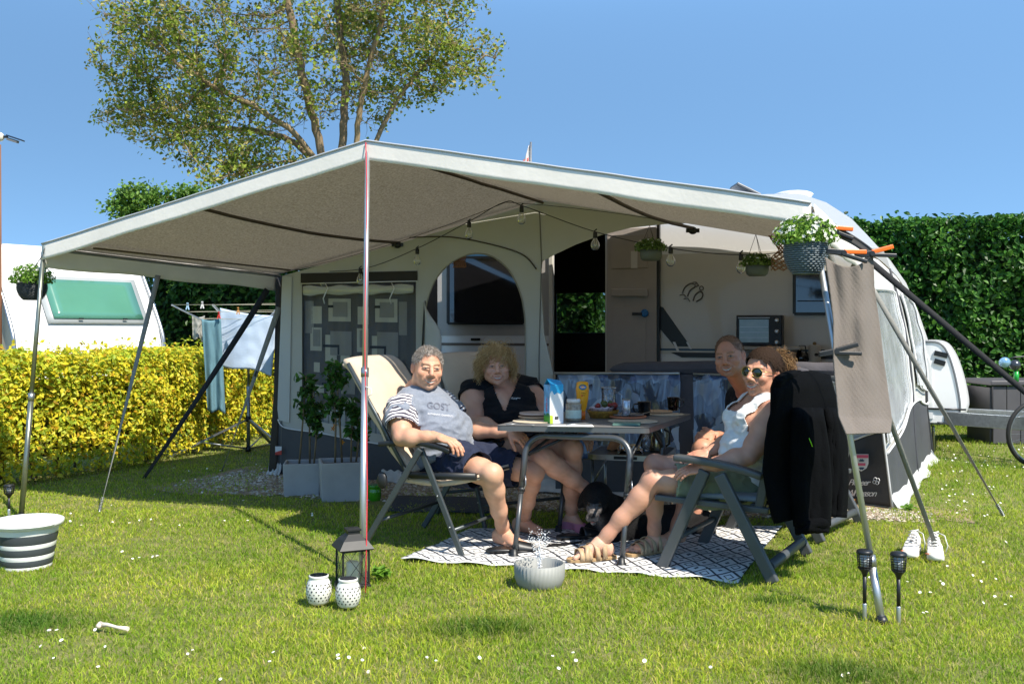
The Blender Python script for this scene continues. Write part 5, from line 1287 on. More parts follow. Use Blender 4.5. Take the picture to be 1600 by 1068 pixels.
# ================================================================== PEOPLE AND DOG: smooth-union distance fields turned into one continuous skin
class Field:
    def __init__(s): s.p = []
    def cap(s, a, b, ra, rb, k=.03): s.p.append(('c', np.array(a, float), np.array(b, float), ra, rb, k)); return s
    def ell(s, c, r, ax=None, k=.03, sub=False):
        M = np.eye(3) if ax is None else np.array([np.array(v, float)/np.linalg.norm(v) for v in ax])
        s.p.append(('s' if sub else 'e', np.array(c, float), np.array(r, float), M, None, k)); return s
    def chain(s, pts, rr, k=.03):
        for i in range(len(pts)-1): s.cap(pts[i], pts[i+1], rr[i], rr[i+1], k)
        return s
    def bounds(s):
        lo = np.full(3, 1e9); hi = -lo
        for q in s.p:
            if q[0] == 'c': r = max(q[3], q[4]); lo = np.minimum(lo, np.minimum(q[1], q[2])-r); hi = np.maximum(hi, np.maximum(q[1], q[2])+r)
            elif q[0] == 'e': r = q[2].max(); lo = np.minimum(lo, q[1]-r); hi = np.maximum(hi, q[1]+r)
        return lo, hi
    def mesh(s, h, grow=0.0, cuts=(), disp=None):
        lo, hi = s.bounds(); lo = lo-grow-4*h; hi = hi+grow+4*h
        n = np.ceil((hi-lo)/h).astype(int)+1
        ax = [lo[i]+np.arange(n[i])*h for i in range(3)]
        D = np.full(n, .5, np.float32)
        for q in s.p:
            k = q[5]; m = k+grow+3*h
            if q[0] == 'c': r = max(q[3], q[4]); a = np.minimum(q[1], q[2])-r-m; b = np.maximum(q[1], q[2])+r+m
            else: r = q[2].max(); a = q[1]-r-m; b = q[1]+r+m
            i0 = np.clip(np.floor((a-lo)/h).astype(int), 0, n); i1 = np.clip(np.ceil((b-lo)/h).astype(int)+1, 0, n)
            if (i1 <= i0).any(): continue
            X = ax[0][i0[0]:i1[0], None, None]; Y = ax[1][None, i0[1]:i1[1], None]; Z = ax[2][None, None, i0[2]:i1[2]]
            if q[0] == 'c':
                d = q[2]-q[1]; L2 = max((d*d).sum(), 1e-9)
                t = np.clip(((X-q[1][0])*d[0]+(Y-q[1][1])*d[1]+(Z-q[1][2])*d[2])/L2, 0, 1)
                t2 = t*t*(3-2*t)*.4+t*.6
                dist = np.sqrt((X-q[1][0]-d[0]*t)**2+(Y-q[1][1]-d[1]*t)**2+(Z-q[1][2]-d[2]*t)**2)-(q[3]+(q[4]-q[3])*t2)
            else:
                M = q[3]; P = [(X-q[1][0])*M[i, 0]+(Y-q[1][1])*M[i, 1]+(Z-q[1][2])*M[i, 2] for i in range(3)]
                k0 = np.sqrt(sum((P[i]/q[2][i])**2 for i in range(3))); k1 = np.sqrt(sum((P[i]/q[2][i]**2)**2 for i in range(3)))+1e-9
                dist = k0*(k0-1)/k1
            sl_ = (slice(i0[0], i1[0]), slice(i0[1], i1[1]), slice(i0[2], i1[2])); o = D[sl_]
            if q[0] == 's':
                hh = np.clip(.5-.5*(dist+o)/k, 0, 1); D[sl_] = o*(1-hh)+(-dist)*hh+k*hh*(1-hh)
            else:
                dist = dist-grow
                hh = np.clip(.5+.5*(dist-o)/k, 0, 1); D[sl_] = dist*(1-hh)+o*hh-k*hh*(1-hh)
        for c in cuts:                # (point, normal): keep the side the normal points away from
            p, nn = np.array(c[0], float), np.array(c[1], float); nn = nn/np.linalg.norm(nn)
            if len(c) > 2:            # ball cut: centre, _, radius
                dd = c[2]-np.sqrt((ax[0][:, None, None]-p[0])**2+(ax[1][None, :, None]-p[1])**2+(ax[2][None, None, :]-p[2])**2)
            else:
                dd = (ax[0][:, None, None]-p[0])*nn[0]+(ax[1][None, :, None]-p[1])*nn[1]+(ax[2][None, None, :]-p[2])*nn[2]
            D = np.maximum(D, dd.astype(np.float32))
        return surface_nets(D, lo, h)
def surface_nets(D, lo, h):
    S = D < 0; n = D.shape
    c = [S[i:n[0]-1+i, j:n[1]-1+j, k:n[2]-1+k] for i in (0, 1) for j in (0, 1) for k in (0, 1)]
    cnt = sum(x.astype(np.int8) for x in c); act = (cnt > 0) & (cnt < 8)
    I = np.argwhere(act); N = len(I); idx = np.full(act.shape, -1, np.int32); idx[act] = np.arange(N)
    acc = np.zeros((N, 3)); w = np.zeros(N)
    corner = [(i, j, k) for i in (0, 1) for j in (0, 1) for k in (0, 1)]
    val = {q: D[I[:, 0]+q[0], I[:, 1]+q[1], I[:, 2]+q[2]] for q in corner}
    for a in corner:
        for d in range(3):
            if a[d]: continue
            b = list(a); b[d] = 1; b = tuple(b); va, vb = val[a], val[b]; m = (va < 0) != (vb < 0)
            t = va[m]/(va[m]-vb[m]); p = np.tile(np.array(a, float), (m.sum(), 1)); p[:, d] += t
            acc[m] += p; w[m] += 1
    V = lo+(I+acc/w[:, None])*h; F = []
    for d in range(3):
        e1, e2 = [(1, 2), (2, 0), (0, 1)][d]
        a = [slice(1, n[i]-1) for i in range(3)]; a[d] = slice(0, n[d]-1); b = list(a); b[d] = slice(1, n[d])
        A = S[tuple(a)]; B = S[tuple(b)]; X = np.argwhere(A != B)
        if len(X) == 0: continue
        off = np.array([1, 1, 1]); off[d] = 0; X = X+off; flip = S[X[:, 0], X[:, 1], X[:, 2]]
        def cell(o1, o2):
            q = X.copy(); q[:, e1] -= o1; q[:, e2] -= o2; return idx[q[:, 0], q[:, 1], q[:, 2]]
        Q = np.stack([cell(1, 1), cell(0, 1), cell(0, 0), cell(1, 0)], 1); Q[~flip] = Q[~flip][:, ::-1]; F.append(Q)
    return V, np.concatenate(F)

def basis(fwd, up):
    f = Vector(fwd).normalized(); u = Vector(up); u = (u-f*u.dot(f)).normalized(); r = f.cross(u); return r, f, u   # right, forward, up
class Head:
    def __init__(s, c, fwd, up, sc): s.c = Vector(c); s.r, s.f, s.u = basis(fwd, up); s.k = sc; s.ax = (s.r, s.f, s.u)
    def P(s, x, y, z): return s.c+(s.r*x+s.f*y+s.u*z)*s.k
    def local(s, V):
        A = np.array([tuple(s.r), tuple(s.f), tuple(s.u)]); return (V-np.array(s.c)) @ A.T/s.k
def head_field(hd, neck, rn, female=False, jaw=1.0, fat=1.0, smile=1.0):
    F = Field(); P, k, ax = hd.P, hd.k, hd.ax
    F.ell(P(0, -.014, .032), np.array((.074, .094, .082))*k, ax, .03*k)
    F.ell(P(0, .020, -.028), np.array((.060*fat, .068, .080))*k, ax, .03*k)
    F.ell(P(0, .034, -.070), np.array((.046*jaw*fat, .046, .038))*k, ax, .03*k)
    F.ell(P(0, .070, -.098), np.array((.020, .016, .015))*k, ax, .018*k)
    for q in (-1, 1):
        F.ell(P(q*.038*fat, .060, -.026), np.array((.024, .022, .022))*k*(1+.12*smile), ax, .016*k)
        F.ell(P(q*.050*jaw*fat, .0, -.060), np.array((.016, .03, .026))*k, ax, .02*k)
        F.cap(P(q*.012, .086, .025), P(q*.040, .073, .027), .0075*k, .006*k, .012*k)
        F.ell(P(q*.031, .1015, .004), np.array((.0150, .014, .0100))*k, ax, .010*k, sub=True)
        F.ell(P(q*.031, .0765, .004), np.array((.014, .0145, .0125))*k, ax, .004*k)
        F.cap(P(q*.018, .087, .0095), P(q*.044, .080, .0080), .0052*k, .004*k, .004*k)       # upper lid
        F.cap(P(q*.018, .086, -.0035), P(q*.044, .079, -.0025), .0050*k, .004*k, .004*k)     # lower lid, raised by the smile
        F.ell(P(q*.0125, .096, -.032), np.array((.0085, .010, .0075))*k, ax, .006*k)
        F.cap(P(q*.016, .093, -.036), P(q*.036, .076, -.058), .006*k, .005*k, .012*k)       # laughter fold
        F.ell(P(q*.077, -.008, -.006), np.array((.0075, .019, .031))*k, (hd.r+hd.f*.35*q, hd.f-hd.r*.35*q, hd.u), .006*k)
        F.ell(P(q*.083, -.002, -.004), np.array((.0045, .009, .017))*k, ax, .004*k, sub=True)
    F.chain([P(0, .088, .016), P(0, .099, -.008), P(0, .110, -.026)], [.0085*k, .0095*k, .0125*k], .010*k)
    m = [(-.033*smile, .070, -.0505), (-.019, .087, -.0600), (0, .0945, -.0640), (.019, .087, -.0600), (.033*smile, .070, -.0505)]
    F.chain([P(x, y+.001, z+.004) for x, y, z in m], [.0030*k, .0042*k, .0044*k, .0042*k, .0030*k], .006*k)
    ml = [(-.031*smile, .070, -.0545), (-.018, .084, -.0700), (0, .0900, -.0755), (.018, .084, -.0700), (.031*smile, .070, -.0545)]
    F.chain([P(*q) for q in ml], [.0030*k, .0048*k, .0054*k, .0048*k, .0030*k], .006*k)
    F.ell(P(0, .1005, -.0672), np.array((.022*smile, .0095, .0032))*k, ax, .004*k, sub=True)
    F.cap(P(0, -.018, -.045), neck, rn, rn*1.12, .03*k)
    return F
def paint_head(V, hd, skin, lip, brow, stubble=None, iris=(.05, .06, .07), eyes=True, smile=1.0, scalp=None, hl=.07):
    L = hd.local(V); x, y, z = L[:, 0], L[:, 1], L[:, 2]; n = len(V)
    c = np.tile(np.array(skin, float), (n, 1))
    def mix(mask, col): 
        nonlocal c
        m = np.clip(mask, 0, 1)[:, None]; c = c*(1-m)+np.array(col)*m
    g = lambda cx, cy, cz, rx, ry, rz: np.exp(-(((x-cx)/rx)**2+((y-cy)/ry)**2+((z-cz)/rz)**2))
    red = np.array(skin)*np.array([1.02, .74, .70])
    for q in (-1, 1): mix(.55*g(q*.042, .06, -.028, .022, .03, .02), red)
    mix(.35*g(0, .11, -.02, .014, .02, .016), red); mix(.35*g(0, .08, .06, .05, .04, .03), red)
    for q in (-1, 1): mix(.7*g(q*.08, 0, 0, .012, .03, .035), red)
    if stubble is not None: mix(.5*((z < -.035)*(y > -.03))*np.clip(((-.035-z)/.05), 0, 1)*.6*(1-g(0, .1, -.068, .03, .04, .012)), stubble)
    face = y > .05
    zz = z-(-.0645)-(x/.033)**2*.0130; tp = np.clip(1.12-(x/(.033*smile))**2, .0, 1)
    mix(.75*face*(np.abs(x) < .034*smile)*(zz < .0055*tp)*(zz > -.0155*tp)*(y > .062), lip)
    mix(face*(np.abs(x) < .028*smile)*(zz < -.0002)*(zz > -.0080*tp)*(y > .062), (.58, .53, .46))   # teeth
    mix(.7*face*(np.abs(x) < .030*smile)*(np.abs(zz+.0088*tp) < .0011), (.16, .05, .04)); mix(.5*face*(np.abs(np.abs(x)-.031*smile) < .0022)*(np.abs(zz+.001) < .004), (.16, .06, .045))
    if eyes:
        for q in (-1, 1):
            ex = x-q*.031; e = (ex/.0120)**2+((z-.0030)/.0034)**2
            mix(face*(e < 1)*.9, (.34, .28, .25)); mix(face*(np.abs(ex) < .0052)*(np.abs(z-.003) < .0036)*1., iris)
            mix(face*.8*((np.abs(ex) < .015)*(np.abs(z-.0072+ (ex/.014)**2*.003) < .0020)), (.05, .03, .025))
            mix(face*.35*((np.abs(ex) < .017)*(np.abs(z+.004) < .0035)), np.array(skin)*.55)
    for q in (-1, 1): mix(face*.6*((np.abs(x-q*.032) < .019)*(np.abs(z-.0255+((x-q*.032)/.019)**2*.004) < .0042)), brow)
    if scalp is not None:
        nz = np.array([noise.noise(Vector(tuple(v*140))) for v in V]); mix((z-hair_line(x, y, hl)+nz*.006)/.012+.3, scalp)
    for q in (-1, 1): mix(.3*g(q*.006, .1, -.038, .004, .02, .003), np.array(skin)*.4)
    return c
def hand_field(w, d, nrm, sc=1.0, curl=.5, side=1, spread=.12, thumb=.6, elbow=None, curls=None):
    """w wrist, d finger direction, nrm back-of-hand normal, side +1: thumb towards nrm x d"""
    d = Vector(d).normalized(); nn = Vector(nrm); nn = (nn-d*nn.dot(d)).normalized(); t = nn.cross(d)*side; w = Vector(w); k = sc
    F = Field(); F.cap(w-d*.03*k, w+d*.015*k, .026*k, .025*k, .02*k)
    F.ell(w+d*.050*k, (.045*k, .041*k, .0155*k), (d, t, nn), .014*k)
    F.ell(w+d*.03*k+t*.02*k-nn*.006*k, (.030*k, .018*k, .015*k), (d, t, nn), .014*k)
    for i, (o, L0, r) in enumerate(((.030, .076, .0090), (.011, .086, .0095), (-.009, .080, .0090), (-.028, .064, .0080))):
        cu = (curls[i] if curls else curl)*(1+.12*(i-1.5)); p = w+d*(.086-.010*abs(o-.005)*20)*k+t*o*k; a = .25*cu; pts = [p-d*.02*k, p]; rr = [r*1.1*k, r*1.05*k]
        dd = (d+t*(o*spread*10)).normalized(); L_ = L0*k
        for (f, q) in ((.44, 1.0), (.31, 1.05), (.25, .7)):
            a += cu*q*.9; v = dd*math.cos(a)-nn*math.sin(a); p = p+v*L_*f; pts.append(p); rr.append(rr[-1]*.90)
        F.chain(pts, rr, .0045*k)
    p = w+d*.022*k+t*.030*k-nn*.004*k; v = (d*.75+t*thumb-nn*.35).normalized(); q = p+v*.034*k; v2 = (v+d*.35-nn*.2*curl).normalized(); r_ = q+v2*.028*k
    F.chain([p, q, r_, r_+(v2-nn*.3*curl).normalized()*.022*k], [.0145*k, .0115*k, .0105*k, .0085*k], .008*k)
    return F
def foot_field(ank, toe, sc=1.0, side=1, ra=.036):
    """ank ankle joint, toe tip of the big toe side direction on the ground; side +1: big toe to the left of walking direction"""
    a = Vector(ank); t = Vector(toe); d = t-a; d.z = 0; L_ = .262*sc; d.normalize(); s_ = Vector((-d.y, d.x, 0))*side
    dz = t.z-.012; up = Vector((0, 0, 1)); k = sc
    heel = a-d*.045*k; heel.z = dz+.036*k; F = Field()
    F.cap(a, heel+up*.012, ra, .034*k, .03*k); F.ell(heel, (.036*k, .031*k, .034*k), (d, s_, up), .02*k)
    ball = heel+d*.150*k; ball.z = dz+.024*k
    F.cap(a+d*.01*k-up*.01, ball+up*.008*k, ra*.95, .024*k, .035*k)
    F.ell(heel+d*.145*k+Vector((0, 0, -.010*k)), (.045*k, .045*k, .022*k), (d, s_, up), .02*k)
    F.cap(heel-up*.01*k, ball-s_*.022*k-up*.006*k, .026*k, .018*k, .02*k)
    for i, (o, L0, r) in enumerate(((.032, .060, .0145), (.011, .058, .0105), (-.006, .053, .0098), (-.022, .046, .0092), (-.036, .036, .0088))):
        b = heel+d*(.165-.012*i)*k+s_*o*k; b.z = dz+r*k+.006*k; e = b+d*L0*.8*k; e.z = dz+r*k*.95; m_ = (b+e)/2+up*.006*k
        F.chain([b-d*.02*k, m_, e], [r*1.05*k, r*.92*k, r*k], .006*k)
    return F
def merge(parts):
    V = []; F = []; C = []; b = 0
    for v, f, c in parts: V.append(v); F.append(f+b); C.append(c); b += len(v)
    return np.concatenate(V), [np.concatenate(F)], np.concatenate(C)
def skin_var(V, base, amt=.17, s=9, seed=5):
    q = vnoise(V[:, 0]*1.3+V[:, 2]+7, V[:, 1]+V[:, 2]*.7+3, s, seed)[:, None]; q2 = vnoise(V[:, 0]+V[:, 2]*1.1+9, V[:, 1]-V[:, 2]+11, s*5, seed+1)[:, None]
    b = np.array(base); return b*(1+(q-.5)*amt*2*np.array([[.5, 1., 1.]])+(q2-.5)*amt*.9)
def skin_mat():
    if 'skin' in _M: return _M['skin']
    m = bpy.data.materials.new('skin'); _M['skin'] = m; m.use_nodes = True; t = m.node_tree; n = t.nodes; L = t.links; b = n['Principled BSDF']
    at = n.new('ShaderNodeAttribute'); at.attribute_name = 'Col'; L.new(at.outputs['Color'], b.inputs['Base Color'])
    b.inputs['Roughness'].default_value = .48; b.inputs['Specular IOR Level'].default_value = .42
    b.inputs['Subsurface Weight'].default_value = .10; b.inputs['Subsurface Radius'].default_value = (.02, .008, .004); b.inputs['Subsurface Scale'].default_value = .5
    tc = n.new('ShaderNodeTexCoord'); ns = n.new('ShaderNodeTexNoise'); ns.inputs['Scale'].default_value = 160; ns.inputs['Detail'].default_value = 5; L.new(tc.outputs['Object'], ns.inputs[0])
    bp = n.new('ShaderNodeBump'); bp.inputs['Strength'].default_value = .25; bp.inputs['Distance'].default_value = .003; L.new(ns.outputs[0], bp.inputs['Height']); L.new(bp.outputs[0], b.inputs['Normal'])
    return m
def cloth(F, h, grow, cuts, wr=.006, seed=0, ws=(9, 9, 5), dirv=None):
    V, Q = F.mesh(h, grow, cuts)
    me = np_mesh(V, [Q], smooth=True)
    N = np.empty(len(V)*3, np.float32); me.vertices.foreach_get('normal', N); N = N.reshape(-1, 3)
    d = np.array([noise.noise(Vector((v[0]*ws[0]+seed, v[1]*ws[1], v[2]*ws[2])))+.5*noise.noise(Vector((v[0]*ws[0]*2.6+seed, v[1]*ws[1]*2.6+4, v[2]*ws[2]*2.2))) for v in V])
    d = 1-np.abs(d)*2.2
    V2 = V+N*(d*wr)[:, None]; bpy.data.meshes.remove(me); return V2, Q
def clothmesh(V, Q, col, attr=None):
    me = np_mesh(V, [Q], np.tile(np.array(col), (len(V), 1)) if np.ndim(col) == 1 else col, smooth=True)
    if attr is not None:
        a = me.attributes.new('Str', 'FLOAT', 'POINT'); a.data.foreach_set('value', attr.astype(np.float32))
    return me
M_cloth = mat('garment cotton', (0, 0, 0), .88, attr='Col', var=.07, vscale=30, bump=.35, bscale=400, sheen=.03, spec=.2)

def hair_shell(hd, thick, hairline, colf, h=.0028, back=-.05, sides=-.01, label=None, parent=None, rough=.004, name='hair'):
    """short hair: shell over the skull above a hairline"""
    F = Field(); k = hd.k
    F.ell(hd.P(0, -.015, .034), np.array((.0755+thick, .0965+thick, .084+thick))*k, hd.ax, .02)
    F.cap(hd.P(-.03, -.075, -.02), hd.P(.03, -.075, -.02), (.038+thick)*k, (.038+thick)*k, .03)
    V, Q = F.mesh(h)
    L = hd.local(V); x, y, z = L.T
    # hairline: high over the forehead, down in front of the ears, to the nape
    yl = np.clip((y+.09)/.17, 0, 1)
    line = np.where(y > .045, hairline+.02*(np.abs(x) < .03)*0-.9*np.clip(np.abs(x)-.035, 0, 1), np.where(y > .005, -.005+(y-.005)*(hairline+.0)/.04, np.where(y > -.03, .02-(.005-y)*.3, sides-(-.03-y)*1.1)))
    keep = z > np.maximum(line, back*1.6)+.004*np.sin(x*300)*np.cos(y*260)
    fk = keep[Q].all(1); Q = Q[fk]
    used = np.unique(Q); mp = -np.ones(len(V), int); mp[used] = np.arange(len(used)); V = V[used]; Q = mp[Q]; L = L[used]
    nz = RNG.normal(size=len(V))
    d = np.array([noise.noise(Vector(tuple(v*170))) for v in V]); dirv = (V-np.array(hd.P(0, -.015, .02))); dirv /= np.linalg.norm(dirv, axis=1, keepdims=True)
    V = V+dirv*(d*rough)[:, None]
    c = colf(L)*(1+.22*np.array([noise.noise(Vector((v[0]*400, v[1]*200, v[2]*400))) for v in V])[:, None])
    return link(name, np_mesh(V, [Q], np.clip(c, 0, 1), smooth=True), mat('hair', (0, 0, 0), .75, attr='Col', var=0, spec=.12, bump=.5, bscale=300), parent, label)
def hair_line(x, y, hl):
    x = np.abs(x); side = np.where(y > .055, hl-1.2*np.clip(x-.030, 0, 1), np.where(y > .012, .012+(y-.012)*.7, np.where(y > -.03, .012, -.010-(-.03-y)*1.0)))
    return side
def short_hair(hd, hl, n, ln, cf, parent, label, r=.0011, seed=3):
    rnd = random.Random(seed); roots = []; norms = []
    while len(roots) < n:
        v = Vector([rnd.gauss(0, 1) for _ in range(3)]).normalized(); x, y, z = v.x*.0745, -.014+v.y*.0945, .032+v.z*.0825
        if z < float(hair_line(np.array(x), np.array(y), hl))+rnd.gauss(0, .003): continue
        roots.append(hd.P(x, y, z)); norms.append(hd.r*v.x*.5+hd.f*(v.y*.3+.75*(v.z > .25))+hd.u*(v.z*.45-.35*(v.z < .25)))
    link('hair', strands(roots, norms, ln, .0012, .5, cf, grav=.9, r=r, npts=4, seed=seed), M_hair, parent, label)
def strands(roots, norms, length, curl_r, turns, colf, grav=.3, r=.0012, npts=14, seed=1):
    rnd = random.Random(seed); b = MB(); cols = []
    for p, nrm in zip(roots, norms):
        p = Vector(p); d = (Vector(nrm)+Vector([rnd.gauss(0, .22) for _ in range(3)])).normalized(); L_ = length*rnd.uniform(.55, 1.15); ph = rnd.random()*6.28; cr_ = curl_r*rnd.uniform(.6, 1.4); tn = turns*rnd.uniform(.7, 1.3)
        a = d.orthogonal().normalized(); pts = []; q = p.copy(); dd = d.copy()
        for i in range(npts):
            t = i/(npts-1); dd = (dd+Vector((0, 0, -grav*.14))).normalized(); q = q+dd*L_/(npts-1)
            a = (a-dd*a.dot(dd)).normalized(); c_ = dd.cross(a); w = cr_*min(1, t*4)
            pts.append(q+(a*math.cos(ph+t*tn*6.28)+c_*math.sin(ph+t*tn*6.28))*w)
        v0 = len(b.v); b.tube(pts, [r*(1-.5*i/npts) for i in range(npts)], 3, caps=False)
        c = colf(rnd); cols += [c]*(len(b.v)-v0)
    V = np.array([tuple(v) for v in b.v]); return np_mesh(V, [np.array(b.f)], np.array(cols), smooth=True)
M_hair = mat('hair strand', (0, 0, 0), .7, attr='Col', var=0, spec=.12)

def limb(F, pts, rr, k=.03): F.chain([tuple(p) for p in pts], rr, k)
def mid(a, b, t): return Vector(a).lerp(Vector(b), t)
def arm(F, sh, el, wr, s=1.0, fat=1.0):
    q = s*fat; F.chain([sh, mid(sh, el, .35), mid(sh, el, .75), el], [.058*q, .055*q, .044*q, .041*s], .03)
    F.chain([el, mid(el, wr, .28), mid(el, wr, .7), wr], [.041*s, .043*q, .034*s, .0265*s], .02)
def leg(F, hip, kn, an, s=1.0, fat=1.0):
    d = (Vector(an)-Vector(kn)).normalized(); bk = (Vector(hip)-Vector(kn)).normalized(); back = (bk-d*bk.dot(d)); back = back.normalized() if back.length > .01 else Vector((0, 1, 0))
    F.chain([hip, mid(hip, kn, .4), mid(hip, kn, .8), kn], [.095*s*fat, .086*s*fat, .062*s*fat, .055*s], .04)
    F.ell(Vector(kn)-back*.008+Vector((0, 0, .004)), (.052*s, .050*s, .054*s), None, .02)
    F.chain([kn, mid(kn, an, .25), mid(kn, an, .6), mid(kn, an, .85), an], [.052*s, .050*s*fat, .042*s*fat, .033*s, .034*s], .03)
    F.ell(mid(kn, an, .30)+back*.022*s, (.040*s*fat, .040*s*fat, .095*s), (back, back.cross(d), d), .03)
def torso(F, pel, neck, lh, rh, ls, rs, s=1.0, belly=1.0, bust=0, fwd=None):
    up = (Vector(neck)-Vector(pel)).normalized(); side = (Vector(rs)-Vector(ls)); side = (side-up*side.dot(up)).normalized(); f = Vector(fwd) if fwd is not None else up.cross(side)
    f = (f-up*f.dot(up)-side*f.dot(side)).normalized() if fwd is not None else f
    ax = (side, f, up); L_ = (Vector(neck)-Vector(pel)).length
    F.ell(pel, (.170*s*belly**.5, .125*s, .115*s), ax, .05)
    F.ell(mid(pel, neck, .30)+f*.030*s*belly, (.155*s*belly, .130*s*belly, .14*s), ax, .06)
    F.ell(mid(pel, neck, .64)+f*.012*s, (.165*s, .118*s, .15*s), ax, .06)
    sm = mid(ls, rs, .5)
    F.chain([ls, mid(ls, rs, .25)+up*.012, mid(ls, rs, .5)+up*.018, mid(ls, rs, .75)+up*.012, rs], [.056*s, .064*s, .070*s, .064*s, .056*s], .05)
    F.cap(sm+up*.03, Vector(neck)+up*.02, .075*s, .055*s, .04)
    if bust:
        for q in (-1, 1): F.ell(mid(pel, neck, .66)+f*(.085*s)+side*q*.075*s, (.075*bust, .072*bust, .075*bust), ax, .03)
    return ax
def person_skin(root, V, F, C): 
    return link('body', np_mesh(V, F, np.clip(C, 0, 1), smooth=True), skin_mat(), root)
SK_m = (.58, .31, .20); SK_w = (.62, .34, .235); SK_w2 = (.54, .28, .185); SK_m2 = (.50, .235, .145)

# ------------------------------------------------------------------ man in the striped-sleeve shirt
def man_one():
    c1 = Vector((-.303, 5.919, 0)); f = Vector((.9, -.43, 0)).normalized(); l = Vector((.43, .9, 0)).normalized()
    root = thing('person', c1, 'grey haired barefoot man in a grey T-shirt with striped sleeves and navy shorts', 'person')
    pel = c1+f*-.11+Vector((0, 0, .545)); neck = W(651, 613, 6.07)
    rs, ls = W(628, 637, 5.90), W(689, 631, 6.22); re, rw = W(627, 684, 5.74), W(684, 683, 5.66); le, lw = W(728, 672, 6.18), W(798, 675, 6.02)
    rh, lh = W(690, 715, 5.93), W(708, 712, 6.14); rk, ra = W(768, 741, 5.60), W(787, 832, 5.86); lk, la = W(834, 738, 5.98), W(818, 814, 6.22)
    rt, lt = G(832, 858, .04), G(853, 835, .04)
    T = Field(); torso(T, pel, neck, lh, rh, ls, rs, 1.10, 1.16)
    B = Field(); B.p += T.p; arm(B, rs, re, rw, 1.1, 1.12); arm(B, ls, le, lw, 1.08, 1.08); leg(B, rh, rk, ra, 1.08, 1.0); leg(B, lh, lk, la, 1.05, .98)
    hd = Head(W(668, 574, 6.00), (.30, -.93, -.06), (.10, -.05, 1), 1.13)
    B.cap(neck, hd.P(0, -.02, -.05), .064, .060, .04)
    V, Q = B.mesh(.0065); parts = [(V, Q, skin_var(V, SK_m))]
    HF = head_field(hd, mid(hd.P(0, -.02, -.05), neck, .75), .059, fat=1.06, jaw=1.12, smile=1.1); V, Q = HF.mesh(.003)
    parts.append((V, Q, paint_head(V, hd, SK_m, (.45, .17, .13), (.30, .20, .13), (.36, .27, .22), smile=1.1, scalp=(.26, .22, .19), hl=.072)*skin_var(V, (1, 1, 1), .06, 20)))
    V, Q = hand_field(rw, W(717, 693, 5.60)-rw, Vector((.25, -.25, 1)), 1.12, .42, 1).mesh(.0028); parts.append((V, Q, skin_var(V, np.array(SK_m)*(1, .93, .9))))
    V, Q = hand_field(lw, W(828, 690, 5.95)-lw, Vector((.1, -.6, .8)), 1.08, .6, -1).mesh(.0028); parts.append((V, Q, skin_var(V, np.array(SK_m)*(1, .93, .9))))
    for an, to, sd in ((ra, rt, 1), (la, lt, -1)):
        V, Q = foot_field(an, to, 1.06, sd).mesh(.003); parts.append((V, Q, skin_var(V, np.array(SK_m)*(1.02, 1.0, 1.0))))
    b = person_skin(root, *merge(parts))
    # shirt
    S = Field(); S.p += T.p; up = (neck-pel).normalized()
    for (sh, el) in ((rs, re), (ls, le)): S.chain([sh, mid(sh, el, .35), mid(sh, el, .66)], [.072, .074, .070], .03)
    hem = pel+up*-.035
    V, Q = cloth(S, .006, .011, [(hem, -up)], .012, 3, (6, 6, 12))
    # trim sleeve ends and neck opening
    def trim(V, Q, conds):
        keep = np.ones(len(V), bool)
        for cnd in conds: keep &= ~cnd(V)
        Q = Q[keep[Q].all(1)]; u = np.unique(Q); mp = -np.ones(len(V), int); mp[u] = np.arange(len(u)); return V[u], mp[Q]
    def sleeve_end(sh, el, t): 
        a = np.array(mid(sh, el, t)); d = np.array((el-sh).normalized()); return lambda V: (((V-a) @ d) > 0) & (np.linalg.norm(V-a-np.outer((V-a) @ d, d), axis=1) < .105) & (((V-a) @ d) < .09)
    nk = np.array(neck+up*.035); V, Q = trim(V, Q, [sleeve_end(rs, re, .64), sleeve_end(ls, le, .62), lambda V: np.linalg.norm(V-nk, axis=1) < .078])
    # stripes across the sleeves, chest print
    par = np.zeros(len(V)); slv = np.zeros(len(V))
    for sh, el in ((rs, re), (ls, le)):
        d = (el-sh); Ln = d.length; d = np.array(d/Ln); rel = V-np.array(sh); tt = rel @ d; rd = np.linalg.norm(rel-np.outer(tt, d), axis=1); m = (rd < .10) & (tt > -.055+rd*.15) & ((rel @ np.array((ls-rs).normalized())*(1 if sh is ls else -1)) > -.022)
        slv[m] = 1; par[m] = tt[m]
    par = np.where(slv > 0, par, -9)
    ms = bpy.data.materials.new('striped jersey'); ms.use_nodes = True; t = ms.node_tree; n = t.nodes; L = t.links; bs = n['Principled BSDF']; bs.inputs['Roughness'].default_value = .9; bs.inputs['Sheen Weight'].default_value = .2
    at = n.new('ShaderNodeAttribute'); at.attribute_name = 'Str'
    mu = n.new('ShaderNodeMath'); mu.operation = 'MULTIPLY'; mu.inputs[1].default_value = 46; L.new(at.outputs['Fac'], mu.inputs[0])
    fr = n.new('ShaderNodeMath'); fr.operation = 'FRACT'; L.new(mu.outputs[0], fr.inputs[0])
    gt = n.new('ShaderNodeMath'); gt.operation = 'GREATER_THAN'; gt.inputs[1].default_value = .5; L.new(fr.outputs[0], gt.inputs[0])
    isl = n.new('ShaderNodeMath'); isl.operation = 'GREATER_THAN'; isl.inputs[1].default_value = -1; L.new(at.outputs['Fac'], isl.inputs[0])
    m1 = n.new('ShaderNodeMix'); m1.data_type = 'RGBA'; m1.inputs['A'].default_value = (.035, .028, .055, 1); m1.inputs['B'].default_value = (.72, .70, .70, 1); L.new(gt.outputs[0], m1.inputs['Factor'])
    ns = n.new('ShaderNodeTexNoise'); ns.inputs['Scale'].default_value = 90; ns.inputs['Detail'].default_value = 4; tc = n.new('ShaderNodeTexCoord'); L.new(tc.outputs['Object'], ns.inputs[0])
